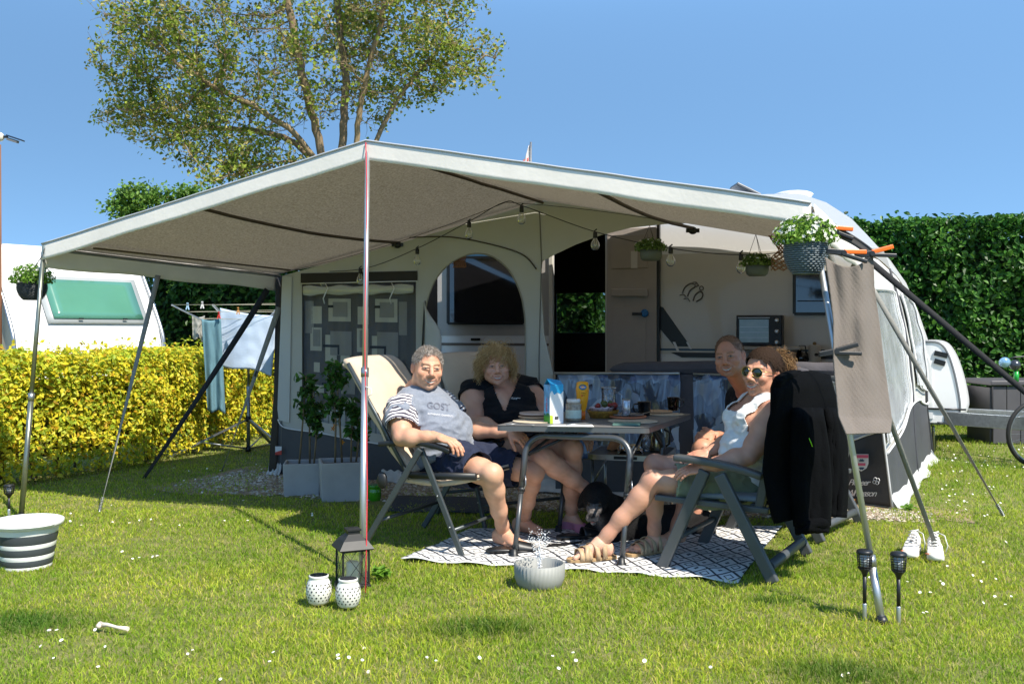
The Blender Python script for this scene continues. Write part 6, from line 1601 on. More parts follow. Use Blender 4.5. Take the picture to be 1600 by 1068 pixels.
    m3 = n.new('ShaderNodeMix'); m3.data_type = 'RGBA'; m3.inputs['A'].default_value = (.13, .15, .19, 1); m3.inputs['B'].default_value = (.25, .275, .33, 1); L.new(ns.outputs[0], m3.inputs['Factor'])
    m2 = n.new('ShaderNodeMix'); m2.data_type = 'RGBA'; L.new(isl.outputs[0], m2.inputs['Factor']); L.new(m3.outputs['Result'], m2.inputs['A']); L.new(m1.outputs['Result'], m2.inputs['B']); L.new(m2.outputs['Result'], bs.inputs['Base Color'])
    so_ = link('t_shirt', clothmesh(V, Q, (.3, .33, .38), par), ms, root, 'heather grey T-shirt with navy and white striped sleeves'); so_.modifiers.new('s', 'SOLIDIFY').thickness = .004
    # collar ring
    MB().tube([Vector(nk)+(Vector((math.cos(a), math.sin(a)*.85, 0))*.075)+Vector((0, 0, -.012*math.sin(a)-.02)) for a in np.linspace(0, 6.28, 25)[:-1]], .0065, 6, closed=True).part('collar', mat('navy rib', (.03, .03, .06), .9, var=0), root)
    # print on the chest: projected text just proud of the shirt
    from mathutils.bvhtree import BVHTree
    bv = BVHTree.FromPolygons([tuple(v) for v in V], [tuple(q) for q in Q])
    def onshirt(px, py, off=.006):
        o = Vector((0, 0, H)); r = Vector(((px-800)/FOC, 1, -(py-HY)/FOC)).normalized(); h_, nrm, _, _ = bv.ray_cast(o, r)
        return (h_ if h_ is not None else o+r*5.9)-r*off
    for s_, sz, px, py, col in (('GOST', 15, 667, 637, (.13, .14, .18)), ('AUTHENTIC GARMENTS', 4.0, 668, 647, (.70, .70, .72))):
        me = text_mesh(s_, sz, lambda x, y: Vector((x, y, 0)), bold=.15 if sz > 9 else 0)
        me2 = [v.co.copy() for v in me.vertices]
        for v, c_ in zip(me.vertices, me2): v.co = onshirt(px+c_.x*.92, py-c_.y+c_.x*.10)
        link('shirt_print', me, mat('print '+s_.lower()[:5], col, .8, var=0), so_)
    # shorts
    SH = Field(); SH.ell(pel, (.185, .14, .12), ((ls-rs).normalized(), up.cross((ls-rs).normalized()), up), .05)
    SH.chain([rh, mid(rh, rk, .4), mid(rh, rk, .74)], [.112, .106, .092], .05); SH.chain([lh, mid(lh, lk, .4), mid(lh, lk, .80)], [.110, .100, .088], .05)
    V, Q = cloth(SH, .006, .010, [(pel+up*.06, up)], .012, 8, (11, 11, 11))
    def leg_end(a, b_, t): 
        p = np.array(mid(a, b_, t)); d = np.array((b_-a).normalized()); return lambda V: ((V-p) @ d > 0) & (np.linalg.norm(V-p-np.outer((V-p) @ d, d), axis=1) < .14)
    V, Q = trim(V, Q, [leg_end(rh, rk, .74), leg_end(lh, lk, .80)])
    link('shorts', clothmesh(V, Q, (.022, .028, .055)), M_cloth, root).modifiers.new('s', 'SOLIDIFY').thickness = .004
    short_hair(hd, .070, 3600, .012, lambda r_: np.array(r_.choice([(.42, .39, .36), (.55, .52, .49), (.22, .18, .15), (.30, .26, .22)]))*r_.uniform(.8, 1.1), root, 'short grey hair', r=.0013)
    return trim, leg_end, sleeve_end
trim, leg_end, sleeve_end = man_one()

# ------------------------------------------------------------------ woman in black with blond curls
def woman_one():
    root = thing('person', Vector((.05, 6.52, 0)), 'woman with curly blond hair in a black V-neck T-shirt sitting between the two men', 'person')
    pel = W(800, 700, 6.62); neck = W(784, 599, 6.80); rs, ls = W(737, 612, 6.74), W(826, 607, 6.88)
    re, rw = W(741, 660, 6.50), W(800, 681, 6.28); le, lw = W(851, 650, 6.68), W(905, 676, 6.40)
    lh, rh = W(818, 706, 6.58), W(786, 706, 6.54); lk, la = W(894, 702, 6.12), W(893, 806, 6.33); rk, ra = W(850, 716, 6.00), W(922, 768, 6.16)
    T = Field(); torso(T, pel, neck, lh, rh, ls, rs, 1.10, 1.28, bust=1.1, fwd=(.25, -1, .1))
    B = Field(); B.p += T.p; arm(B, rs, re, rw, 1.1, 1.28); arm(B, ls, le, lw, 1.08, 1.22); leg(B, rh, rk, ra, 1.10, 1.12); leg(B, lh, lk, la, 1.08, 1.1)
    hd = Head(W(775, 571, 6.66), (.10, -.99, -.04), (-.06, 0, 1), 1.10); B.cap(neck, hd.P(0, -.02, -.05), .062, .056, .04)
    V, Q = B.mesh(.007); parts = [(V, Q, skin_var(V, SK_w))]
    V, Q = head_field(hd, mid(hd.P(0, -.02, -.05), neck, .75), .056, fat=1.10, jaw=1.06).mesh(.003)
    parts.append((V, Q, paint_head(V, hd, SK_w, (.52, .17, .15), (.33, .20, .11))*skin_var(V, (1, 1, 1), .06, 20)))
    V, Q = hand_field(rw, W(828, 694, 6.18)-rw, Vector((.1, -.5, .9)), 1.0, .55, 1).mesh(.0028); parts.append((V, Q, skin_var(V, SK_w)))
    V, Q = hand_field(lw, W(926, 690, 6.3)-lw, Vector((.1, -.5, .9)), 1.0, .55, -1).mesh(.0028); parts.append((V, Q, skin_var(V, SK_w)))
    V, Q = foot_field(la, G(915, 832, .02), 1.0, -1).mesh(.003); parts.append((V, Q, skin_var(V, SK_w)))
    ft = ra+Vector((.20, -.03, -.10)); V, Q = Field().chain([ra, ra+Vector((.05, 0, -.05)), ft-Vector((.05, 0, .0)), ft], [.036, .036, .030, .022], .03).mesh(.004); parts.append((V, Q, skin_var(V, SK_w)))
    person_skin(root, *merge(parts))
    S = Field(); S.p += T.p; up = (neck-pel).normalized()
    for sh, el in ((rs, re), (ls, le)): S.chain([sh, mid(sh, el, .22)], [.072, .074], .03)
    V, Q = cloth(S, .006, .011, [], .011, 21, (5, 5, 12)); nk = np.array(neck+up*.03)
    hl = hd.c.z; ctr = neck
    def vneck(V):
        # V opening seen from the front
        x = V[:, 0]-(neck.x+.02); z = V[:, 2]; zt = neck.z-.02; return (V[:, 1] < neck.y-.01) & (np.abs(x) < .004+.46*np.clip(z-(zt-.135), 0, .2)) & (z > zt-.135)
    V, Q = trim(V, Q, [sleeve_end(rs, re, .22), sleeve_end(ls, le, .22), vneck, lambda V: np.linalg.norm(V-nk, axis=1) < .082])
    so_ = link('t_shirt', clothmesh(V, Q, (.010, .010, .012)), M_cloth, root, 'black V-neck T-shirt'); so_.modifiers.new('s', 'SOLIDIFY').thickness = .004
    from mathutils.bvhtree import BVHTree
    bv = BVHTree.FromPolygons([tuple(v) for v in V], [tuple(q) for q in Q])
    def on(px, py, off=.007):
        o = Vector((0, 0, H)); r = Vector(((px-800)/FOC, 1, -(py-HY)/FOC)).normalized(); h_, _, _, _ = bv.ray_cast(o, r); return (h_ if h_ is not None else o+r*6.6)-r*off
    ln = [(774, 614), (782, 616), (788, 619)]
    b = MB(); b.tube([on(774+i, 614+i*.25) for i in range(0, 15)], .0022, 4); b.tube([on(808+i, 621+i*.2) for i in range(0, 6)], .0022, 4); b.part('shirt_print', M_letter, so_)
    me = text_mesh('c.k.nature', 6.2, lambda x, y: Vector((x, y, 0)), shear=.3)
    cs = [v.co.copy() for v in me.vertices]
    for v, c_ in zip(me.vertices, cs): v.co = on(788+c_.x*.8, 621-c_.y+c_.x*.12)
    link('shirt_print', me, M_letter, so_)
    SH = Field(); SH.ell(pel, (.19, .15, .13), None, .05); SH.chain([rh, mid(rh, rk, .35)], [.118, .112], .05); SH.chain([lh, mid(lh, lk, .35)], [.118, .110], .05)
    V, Q = cloth(SH, .007, .010, [], .006, 9); V, Q = trim(V, Q, [leg_end(rh, rk, .38), leg_end(lh, lk, .38)])
    link('shorts', clothmesh(V, Q, (.02, .022, .03)), M_cloth, root).modifiers.new('s', 'SOLIDIFY').thickness = .004
    # clog
    V, Q = foot_field(la, G(915, 832, .02), 1.04, -1).mesh(.004, .006); V, Q = trim(V, Q, [lambda V: V[:, 2] > .075])
    link('clog', clothmesh(V, Q, (.55, .22, .33)), mat('pink foam', (0, 0, 0), .6, attr='Col', var=0), root, 'pink clog').modifiers.new('s', 'SOLIDIFY').thickness = .006
    # curls
    roots = []; norms = []; rnd = random.Random(5)
    while len(roots) < 2300:
        v = Vector([rnd.gauss(0, 1) for _ in range(3)]).normalized(); x, y, z = v
        if y > .25 and z < .62-.25*abs(x): continue
        if z < -.62 or (y > -.05 and z < -.45): continue
        roots.append(hd.P(x*.074, -.015+y*.094, .030+z*.080)); norms.append(hd.r*x*1.0+hd.f*(y*.6-.05)+hd.u*(z*.35-.1))
    cf = lambda r_: np.array(r_.choice([(.55, .35, .14), (.68, .46, .22), (.42, .25, .10), (.75, .55, .30)]))*r_.uniform(.7, 1.15)
    link('hair', strands(roots, norms, .115, .012, 1.5, cf, grav=1.8, r=.0015, npts=12, seed=6), M_hair, root, 'curly blond hair')
    hair_shell(hd, .012, .075, lambda L: np.tile(np.array((.45, .28, .12)), (len(L), 1)), parent=root, name='hair_roots', back=-.07, rough=.01)
    for q in (-1,): MB().ball(hd.P(q*.082, .0, -.034), .0045).part('earring', mat('pearl', (.8, .8, .78), .2, var=0), root)
woman_one()

# ------------------------------------------------------------------ woman in white with sunglasses
def woman_two():
    root = thing('person', Vector((1.30, 5.38, 0)), 'laughing woman with sunglasses in a white tank top and sage green shorts', 'person')
    pel = Vector((1.310, 5.49, .47)); neck = W(1196, 616, 5.50); ls, rs = W(1209, 648, 5.32), W(1172, 634, 5.66)
    le, lw = W(1170, 712, 5.22), W(1100, 729, 5.26); re, rw = W(1140, 690, 5.66), W(1108, 706, 5.56)
    lh, rh = W(1172, 762, 5.42), W(1182, 750, 5.60); lk, la = W(1020, 752, 5.44), W(938, 848, 5.47); rk, ra = W(1024, 726, 5.62), W(1022, 842, 5.64)
    lt, rt = G(892, 870, .055), G(982, 862, .055)
    T = Field(); torso(T, pel, neck, lh, rh, ls, rs, 1.02, 1.08, bust=1.12, fwd=(-.88, -.15, .25))
    B = Field(); B.p += T.p; arm(B, ls, le, lw, 1.08, 1.18); arm(B, rs, re, rw, 1.04, 1.1); leg(B, lh, lk, la, 1.04, 1.02); leg(B, rh, rk, ra, 1.02, 1.0)
    hd = Head(W(1191, 582, 5.46), (-.74, -.66, .02), (.10, 0, 1), 1.12); B.cap(neck, hd.P(0, -.02, -.05), .060, .055, .04)
    V, Q = B.mesh(.0065); parts = [(V, Q, skin_var(V, SK_w2))]
    V, Q = head_field(hd, mid(hd.P(0, -.02, -.05), neck, .75), .055, fat=1.0, jaw=1.0, smile=1.15).mesh(.003)
    parts.append((V, Q, paint_head(V, hd, SK_w2, (.50, .16, .14), (.12, .07, .04), eyes=False, smile=1.15)*skin_var(V, (1, 1, 1), .06, 20)))
    V, Q = hand_field(lw, W(1062, 737, 5.28)-lw, Vector((0, -.5, .9)), 1.0, .25, -1).mesh(.0028); parts.append((V, Q, skin_var(V, np.array(SK_w2)*(1.05, .95, .95))))
    V, Q = hand_field(rw, W(1060, 716, 5.54)-rw, Vector((0, -.4, .9)), 1.0, .2, 1).mesh(.0028); parts.append((V, Q, skin_var(V, np.array(SK_w2)*(1.05, .95, .95))))
    for an, to, sd in ((la, lt, 1), (ra, rt, -1)):
        V, Q = foot_field(an, to, .98, sd).mesh(.003); parts.append((V, Q, skin_var(V, SK_w)))
    person_skin(root, *merge(parts))
    up = (neck-pel).normalized(); fw = Vector((-.9, -.2, 0))
    S = Field(); S.p += T.p
    V, Q = cloth(S, .006, .010, [], .010, 33, (6, 6, 15))
    nk = np.array(neck+up*.0); sd_ = (rs-ls).normalized(); c0 = np.array(mid(ls, rs, .5))
    def armhole(s, other):
        a = np.array(s); d = np.array((s-other).normalized()); return lambda V: (((V-a) @ d) > -.022) & (np.abs((V-a) @ np.array(up)) < .115)
    def scoop(V):
        rel = V-c0; return ((rel @ np.array(fw.normalized())) > -.02) & (np.abs(rel @ np.array(sd_)) < .075) & ((rel @ np.array(up)) > -.030)
    V, Q = trim(V, Q, [armhole(ls, rs), armhole(rs, ls), scoop, lambda V: np.linalg.norm(V-np.array(neck+up*.01), axis=1) < .088])
    link('tank_top', clothmesh(V, Q, (.74, .75, .74)), M_cloth, root, 'white tank top').modifiers.new('s', 'SOLIDIFY').thickness = .004
    SH = Field(); SH.ell(pel, (.18, .14, .12), None, .05); SH.chain([lh, mid(lh, lk, .45), mid(lh, lk, .76)], [.108, .102, .086], .05); SH.chain([rh, mid(rh, rk, .4), mid(rh, rk, .70)], [.106, .096, .082], .05)
    V, Q = cloth(SH, .006, .011, [(pel+up*.07, up)], .012, 41, (9, 9, 9)); V, Q = trim(V, Q, [leg_end(lh, lk, .78), leg_end(rh, rk, .70)])
    link('shorts', clothmesh(V, Q, (.215, .245, .165)), M_cloth, root, 'sage green shorts').modifiers.new('s', 'SOLIDIFY').thickness = .004
    # sunglasses
    gm = mat('gold wire', (.55, .40, .15), .3, metal=.9, var=0); gl = mat('sunglass lens', (.012, .018, .010), .05, var=0, spec=.9)
    g = MB(); le_ = MB()
    for q in (-1, 1):
        cx = q*.033; ring = [hd.P(cx+.0255*math.cos(a), .1005-.012*abs(cx+.0255*math.cos(a))/.05, .004+.0235*math.sin(a)) for a in np.linspace(0, 6.283, 21)[:-1]]
        g.tube(ring, .0017, 5, closed=True); c_ = hd.P(cx, .099-.008, .004)
        le_.add([c_]+ring, [(0, i+1, (i+1) % 20+1) for i in range(20)], True)
        g.tube([hd.P(q*.058, .088, .012), hd.P(q*.074, .05, .010), hd.P(q*.080, -.005, .004)], .0016, 5)
    g.tube([hd.P(-.010, .0995, .010), hd.P(0, .102, .014), hd.P(.010, .0995, .010)], .0016, 5)
    g.part('glasses_frame', gm, root); le_.part('glasses_lens', gl, root, solid=.0015)
    # hair: dark pulled back, curly ponytail
    hair_shell(hd, .010, .072, lambda L: np.tile(np.array((.028, .016, .010)), (len(L), 1)), parent=root, name='hair_cap', back=-.04, rough=.003, label='dark brown hair pulled back')
    roots = []; norms = []; rnd = random.Random(8)
    while len(roots) < 2600:
        v = Vector([rnd.gauss(0, 1) for _ in range(3)]).normalized(); x, y, z = v
        roots.append(hd.P(x*.048, -.105+y*.035, .018+z*.050)); norms.append(hd.r*x*.8+hd.f*(y*.6-.55)+hd.u*(z*.9))
    cf = lambda r_: np.array(r_.choice([(.14, .08, .04), (.28, .16, .07), (.42, .27, .13), (.08, .045, .025)]))*r_.uniform(.7, 1.2)
    link('hair', strands(roots, norms, .085, .011, 1.5, cf, grav=.9, r=.0015, npts=12, seed=9), M_hair, root, 'light brown curly ponytail')
    roots = []; norms = []
    while len(roots) < 1300:
        v = Vector([rnd.gauss(0, 1) for _ in range(3)]).normalized(); x, y, z = v
        if z < .0 or (y > .5 and z < .72): continue
        roots.append(hd.P(x*.080, -.015+y*.100, .034+z*.088)); norms.append(hd.r*x*.25+hd.f*-1.0+hd.u*(z*.02-.12))
    cf2 = lambda r_: np.array(r_.choice([(.035, .024, .017), (.07, .044, .028), (.024, .017, .012)]))*r_.uniform(.7, 1.2)
    link('hair_strands', strands(roots, norms, .045, .0015, .5, cf2, grav=1.2, r=.0012, npts=10, seed=19), M_hair, root)
    for q in (-1,): MB().tube([hd.P(q*.085, .0, -.034), hd.P(q*.086, .0, -.05)], [.003, .005], 6).part('earring', mat('silver', (.7, .7, .7), .2, metal=1, var=0), root)
    # sandals
    tan = mat('tan strap leather', hexc('b59a78'), .55, var=.12, vscale=30); sole = mat('cork sole', hexc('a5875f'), .8, var=.15, vscale=40)
    for nm, an, to in (('sandal', la, lt), ('sandal', ra, rt)):
        d = Vector(to)-an; d.z = 0; d.normalize(); s_ = Vector((-d.y, d.x, 0)); heel = an-d*.045; heel.z = .026; b = MB()
        out = [(-.045, .026), (-.03, .036), (.05, .036), (.13, .048), (.19, .05), (.235, .03), (.245, 0), (.235, -.03), (.19, -.048), (.13, -.045), (.05, -.034), (-.03, -.034), (-.045, -.026)]
        vs = [heel+d*a+s_*c+Vector((0, 0, z)) for z in (.004, .022) for a, c in out]; m_ = len(out)
        b.add(vs, [tuple(range(m_))[::-1], tuple(range(m_, 2*m_))]+[(i, (i+1) % m_, (i+1) % m_+m_, i+m_) for i in range(m_)])
        sd = b.part('sandal_sole', sole, root, bevel=.003)
        for a0, a1, hgt in ((.175, .165, .050), (.125, .15, .062), (.15, .105, .064), (.075, .11, .078), (.035, .055, .10)):
            st = MB()
            def bandf(u, v, a0=a0, a1=a1, hgt=hgt):
                an_ = math.pi*v; a_ = lerp(a0, a1, v)+(u-.5)*.026; wv_ = .054 if a_ > .1 else .046
                return heel+d*a_+s_*wv_*math.cos(an_)+Vector((0, 0, .015+(hgt+.006)*math.sin(an_)**.6))
            st.grid(bandf, 2, 12); st.part('sandal_strap', tan, root, solid=.003)
woman_two()

# ------------------------------------------------------------------ man in the black shirt behind
def man_two():
    root = thing('person', Vector((1.55, 6.3, 0)), 'man with very short hair in a black shirt behind the woman in white', 'person')
    pel = W(1206, 712, 6.46); neck = W(1170, 606, 6.32); ls, rs = W(1201, 634, 6.20), W(1155, 622, 6.52)
    le, lw = W(1165, 695, 6.1), W(1120, 684, 6.22); re, rw = W(1150, 690, 6.42), W(1112, 680, 6.2)
    lh, rh = W(1205, 722, 6.34), W(1200, 715, 6.6); lk, la = W(1098, 702, 6.04), W(1052, 838, 5.96); rk, ra = W(1105, 700, 6.45), W(1085, 812, 6.3)
    T = Field(); torso(T, pel, neck, lh, rh, ls, rs, 1.06, 1.1, fwd=(-.9, -.4, -.2))
    B = Field(); B.p += T.p; arm(B, ls, le, lw, 1.06, 1.05); arm(B, rs, re, rw, 1.06, 1.05); leg(B, lh, lk, la, 1.04, 1); leg(B, rh, rk, ra, 1.04, 1)
    hd = Head(W(1140, 556, 6.10), (-.46, -.86, -.06), (-.14, 0, 1), 1.10); B.cap(neck, hd.P(0, -.02, -.05), .080, .070, .05)
    V, Q = B.mesh(.0075); parts = [(V, Q, skin_var(V, SK_m2))]
    V, Q = head_field(hd, mid(hd.P(0, -.02, -.05), neck, .75), .070, fat=1.08, jaw=1.25).mesh(.003)
    parts.append((V, Q, paint_head(V, hd, SK_m2, (.38, .14, .10), (.22, .12, .06), (.28, .15, .10), scalp=(.24, .13, .08), hl=.088)*skin_var(V, (1, 1, 1), .06, 20)))
    V, Q = hand_field(lw, W(1090, 672, 6.2)-lw, Vector((-.3, -.6, .6)), .95, 1.1, -1).mesh(.003); parts.append((V, Q, skin_var(V, np.array(SK_m2)*1.1)))
    V, Q = hand_field(rw, W(1092, 680, 6.15)-rw, Vector((-.2, -.5, .8)), 1.05, .9, 1).mesh(.003); parts.append((V, Q, skin_var(V, np.array(SK_m2)*1.1)))
    for an, to, sd in ((la, G(1000, 852, .02), 1), (ra, G(1050, 826, .02), -1)):
        V, Q = foot_field(an, to, 1.03, sd).mesh(.0035); parts.append((V, Q, skin_var(V, SK_m)))
    person_skin(root, *merge(parts))
    S = Field(); S.p += T.p; up = (neck-pel).normalized()
    for sh, el in ((rs, re), (ls, le)): S.chain([sh, mid(sh, el, .5)], [.072, .070], .03)
    V, Q = cloth(S, .007, .011, [], .006, 51); nk = np.array(neck+up*.045)
    V, Q = trim(V, Q, [sleeve_end(rs, re, .5), sleeve_end(ls, le, .5), lambda V: np.linalg.norm(V-nk, axis=1) < .075])
    link('shirt', clothmesh(V, Q, (.012, .012, .014)), M_cloth, root, 'black shirt').modifiers.new('s', 'SOLIDIFY').thickness = .004
    MB().beam(W(1150, 636, 6.06), W(1154, 628, 6.05), .008, .004).part('shirt_emblem', mat('emblem red', (.5, .05, .06), .7, var=0), root)
    SH = Field(); SH.ell(pel, (.18, .14, .12), None, .05); SH.chain([lh, mid(lh, lk, .6)], [.112, .098], .05); SH.chain([rh, mid(rh, rk, .6)], [.112, .098], .05)
    V, Q = cloth(SH, .008, .010, [], .006, 61); V, Q = trim(V, Q, [leg_end(lh, lk, .62), leg_end(rh, rk, .62)])
    link('shorts', clothmesh(V, Q, (.03, .032, .036)), M_cloth, root).modifiers.new('s', 'SOLIDIFY').thickness = .004
    short_hair(hd, .088, 2000, .006, lambda r_: np.array((.22, .115, .065))*r_.uniform(.7, 1.3), root, 'very short ginger brown hair')
man_two()

# ------------------------------------------------------------------ black dog lying under the table
def dog():
    root = thing('dog', G(940, 860), 'black dog with a greying muzzle and open mouth lying on the rug under the table', 'dog')
    hc = W(932, 782, 5.98); f = Vector((-.22, -.90, -.28)).normalized(); hd = Head(hc, f, (.05, 0, 1), 1.0); P = hd.P; ax = hd.ax
    F = Field()
    F.ell(P(0, -.02, .03), (.082, .092, .074), ax, .03); F.ell(P(0, .05, -.010), (.058, .07, .046), ax, .03)
    F.cap(P(0, .075, -.008), P(0, .150, -.026), .040, .031, .02); F.ell(P(0, .172, -.012), (.017, .014, .012), ax, .006)    # muzzle, nose
    for q in (-1, 1):
        F.ell(P(q*.022, .150, -.038), (.020, .030, .020), ax, .01)
        F.ell(P(q*.034, .073, .022), (.010, .009, .008), ax, .006)
        F.ell(P(q*.092, -.02, -.010), (.018, .036, .062), (hd.r*q+hd.u*.35, hd.f, hd.u-hd.r*.35*q), .012)
    F.cap(P(0, .04, -.060), P(0, .125, -.078), .030, .017, .012)      # lower jaw, open
    ch = W(968, 822, 6.10); bd = W(1062, 815, 6.35)
    F.cap(P(0, -.05, -.02), ch+Vector((-.02, .02, .08)), .080, .10, .06)
    F.ell(ch+Vector((0, .02, .0)), (.13, .12, .15), None, .06); F.cap(ch+Vector((0, .05, -.02)), bd, .125, .115, .07); F.ell(bd+Vector((.1, .03, -.02)), (.13, .12, .12), None, .06)
    for (a, b, c) in ((W(955, 838, 5.98), W(925, 852, 5.92), W(868, 856, 5.86)), (W(950, 828, 6.10), W(925, 826, 6.2), W(905, 830, 6.3))):
        F.chain([a, b, c], [.055, .036, .026], .03); d = (Vector(c)-Vector(b)).normalized(); F.ell(Vector(c)+d*.02, (.045, .030, .026), (d, d.cross(Vector((0, 0, 1))), Vector((0, 0, 1))), .02)
    F.chain([bd+Vector((.12, -.10, -.04)), W(1050, 838, 6.2), W(1015, 842, 6.15)], [.09, .04, .03], .04)
    V, Q = F.mesh(.0055); L = hd.local(V); x, y, z = L.T
    c = np.tile(np.array((.0075, .0072, .0075)), (len(V), 1))
    def mix(m, col): 
        nonlocal c
        m = np.clip(m, 0, 1)[:, None]; c = c*(1-m)+np.array(col)*m
    nz = np.array([noise.noise(Vector(tuple(v*90))) for v in V])
    g = lambda cx, cy, cz, rx, ry, rz: np.exp(-(((x-cx)/rx)**2+((y-cy)/ry)**2+((z-cz)/rz)**2))
    mix((.75+.7*nz)*((y > .085)*(z < .03)*(np.abs(x) < .06)*1.)*np.clip((y-.08)/.03, 0, 1), (.17, .15, .14))
    mix((g(0, .11, -.088, .03, .05, .025)+g(0, .02, -.14, .035, .09, .06))*(.8+.5*nz), (.38, .35, .33))
    mix(g(0, .174, -.010, .017, .014, .014)*2*(y > .16), (.02, .018, .018))
    for q in (-1, 1): mix((((x-q*.034)**2+(z-.022)**2 < .008**2)*(y > .07))*1., (.05, .028, .01))
    mix(((z < -.046)*(z > -.072)*(y > .05)*(y < .15)*(np.abs(x) < .03))*1., (.42, .13, .13))
    bo = link('body', np_mesh(V, [Q], np.clip(c, 0, 1), smooth=True), mat('dog fur', (0, 0, 0), .75, attr='Col', var=0, bump=.7, bscale=130, spec=.22), root)
    MB().ball(P(0, .115, -.062), (.018, .036, .007), rot=Matrix((hd.r, hd.f, hd.u)).transposed()).part('tongue', mat('tongue pink', (.55, .18, .18), .35, var=0), root)
    for q in (-1, 1): MB().ball(P(q*.034, .080, .022), .0075, 10, 8).part('eye', mat('dog eye', (.02, .012, .008), .05, var=0, spec=.9), root)
dog()
# ================================================================== HANGING AND STANDING THINGS
def flowers(c, r, nleaf, nflow, parent, fl_size=.018, whites=((.78, .78, .70), (.85, .84, .74)), greens=((.14, .28, .03), (.26, .42, .06), (.08, .17, .02)), sq=.75):
    P = []; N = []
    while len(P) < nleaf:
        v = RNG.normal(size=3); v /= np.linalg.norm(v)
        if v[2] < -.25: continue
        q = v*np.array([1, 1, sq])*r*(.45+.6*RNG.random()); P.append(np.array(c)+q); N.append(v+RNG.normal(size=3)*.5)
    link('leaves', leaf_cloud(np.array(P), np.array(N), .013*RNG.uniform(.7, 1.5, nleaf), pal(nleaf, greens, None, .15)), M_leaf, parent)
    if nflow:
        b = MB()
        for _ in range(nflow):
            v = Vector([random.gauss(0, 1) for _ in range(3)]).normalized()
            if v.z < -.2: v.z *= -1
            q = Vector(c)+Vector((v.x, v.y, v.z*sq))*r*random.uniform(.85, 1.1); nn = (v+Vector((0, -.3, .3))).normalized(); a = nn.orthogonal().normalized(); e = nn.cross(a)
            for k in range(5):
                t = k*1.2566; p1 = q+(a*math.cos(t)+e*math.sin(t))*fl_size*.55+nn*.002; p2 = q+(a*math.cos(t-.45)+e*math.sin(t-.45))*fl_size*.4; p3 = q+(a*math.cos(t+.45)+e*math.sin(t+.45))*fl_size*.4
                b.add([q, p2, p1, p3], [(0, 1, 2, 3)])
        tag(b.part('flowers', mat('white flower', whites[0], .6, var=.15, vscale=80, translucent=.2), parent), kind='stuff')
def wicker(c, r0, r1, h, parent, m):
    b = MB(); rows = 15; n = 44
    def rad(z): return r0+(r1-r0)*math.sin(min(1, z*1.3+.02)*1.57)**.7*(1-.06*max(0, z-.75)*4)
    for i in range(rows):
        z = i/(rows-1); R_ = rad(z)
        b.tube([Vector(c)+Vector(((R_+(.0035 if (k+i) % 2 else -.0035))*math.cos(k*2*math.pi/n), (R_+(.0035 if (k+i) % 2 else -.0035))*math.sin(k*2*math.pi/n), z*h)) for k in range(n)], h/rows*.46, 5, closed=True)
    b.lathe([(r0*.98, .0), (rad(.5)*.93, h*.5), (r1*.95, h)], c, 28)
    b.part('wicker_bowl', m, parent)
def basket(c, r, h, hook, lab, m, name='hanging_basket', fr=1.0, nf=120):
    root = thing(name, c, lab, 'hanging plant', None); wicker(c, r*.55, r, h, root, m)
    flowers(Vector(c)+Vector((0, 0, h+r*.25)), r*1.5*fr, 1300, nf, root)
    b = MB()
    for k in range(3): a = k*2.1+.4; b.tube([Vector(c)+Vector((r*math.cos(a), r*math.sin(a), h)), Vector(hook)], .0022, 5)
    b.tube([Vector(hook)+Vector((0, 0, .0)), Vector(hook)+Vector((.004, 0, .03)), Vector(hook)+Vector((.012, 0, .04))], .003, 6)
    b.part('hanger_wires', mat('wire', hexc('6d6f70'), .4, metal=.6, var=0), root); return root
M_wick = mat('blue grey wicker', hexc('5e6b72'), .5, var=.3, vscale=60)
basket(W(1259, 427, 4.82), .100, .142, W(1268, 338, 4.86), 'grey wicker hanging basket with white flowers at the right canopy corner', M_wick, nf=150)
basket(W(50, 468, 7.20), .100, .120, W(68, 396, 7.02), 'grey wicker hanging basket with white flowers at the left canopy corner', mat('dark wicker', hexc('3e4246'), .5, var=.3, vscale=60), nf=110)
def pot(c, r, h, hook, lab):
    root = thing('hanging_pot', c, lab, 'hanging plant', 'plastic pots hung under the canopy')
    MB().lathe([(r*.72, 0), (r*.92, .012), (r, h*.5), (r*.98, h), (r*.9, h), (r*.88, h*.8)], c, 26).part('pot_bowl', mat('grey green pot', hexc('565a50'), .6, var=.1), root)
    flowers(Vector(c)+Vector((0, 0, h+r*.1)), r*1.45, 650, 26, root, fl_size=.012, whites=((.42, .44, .25),), greens=((.12, .20, .04), (.22, .30, .08), (.07, .12, .02)), sq=.6)
    b = MB(); 
    for k in range(3): a = k*2.1+.9; b.tube([Vector(c)+Vector((r*math.cos(a), r*math.sin(a), h)), Vector(hook)], .0018, 5)
    b.part('hanger_wires', mat('black wire', hexc('151515'), .4, var=0), root)
pot(W(1017, 407, 6.6), .073, .075, W(1015, 352, 6.7), 'grey green hanging pot with small cream flowers before the open door')
pot(W(1183, 431, 6.4), .073, .075, W(1181, 366, 6.5), 'grey green hanging pot with small cream flowers left of the macrame hanger')
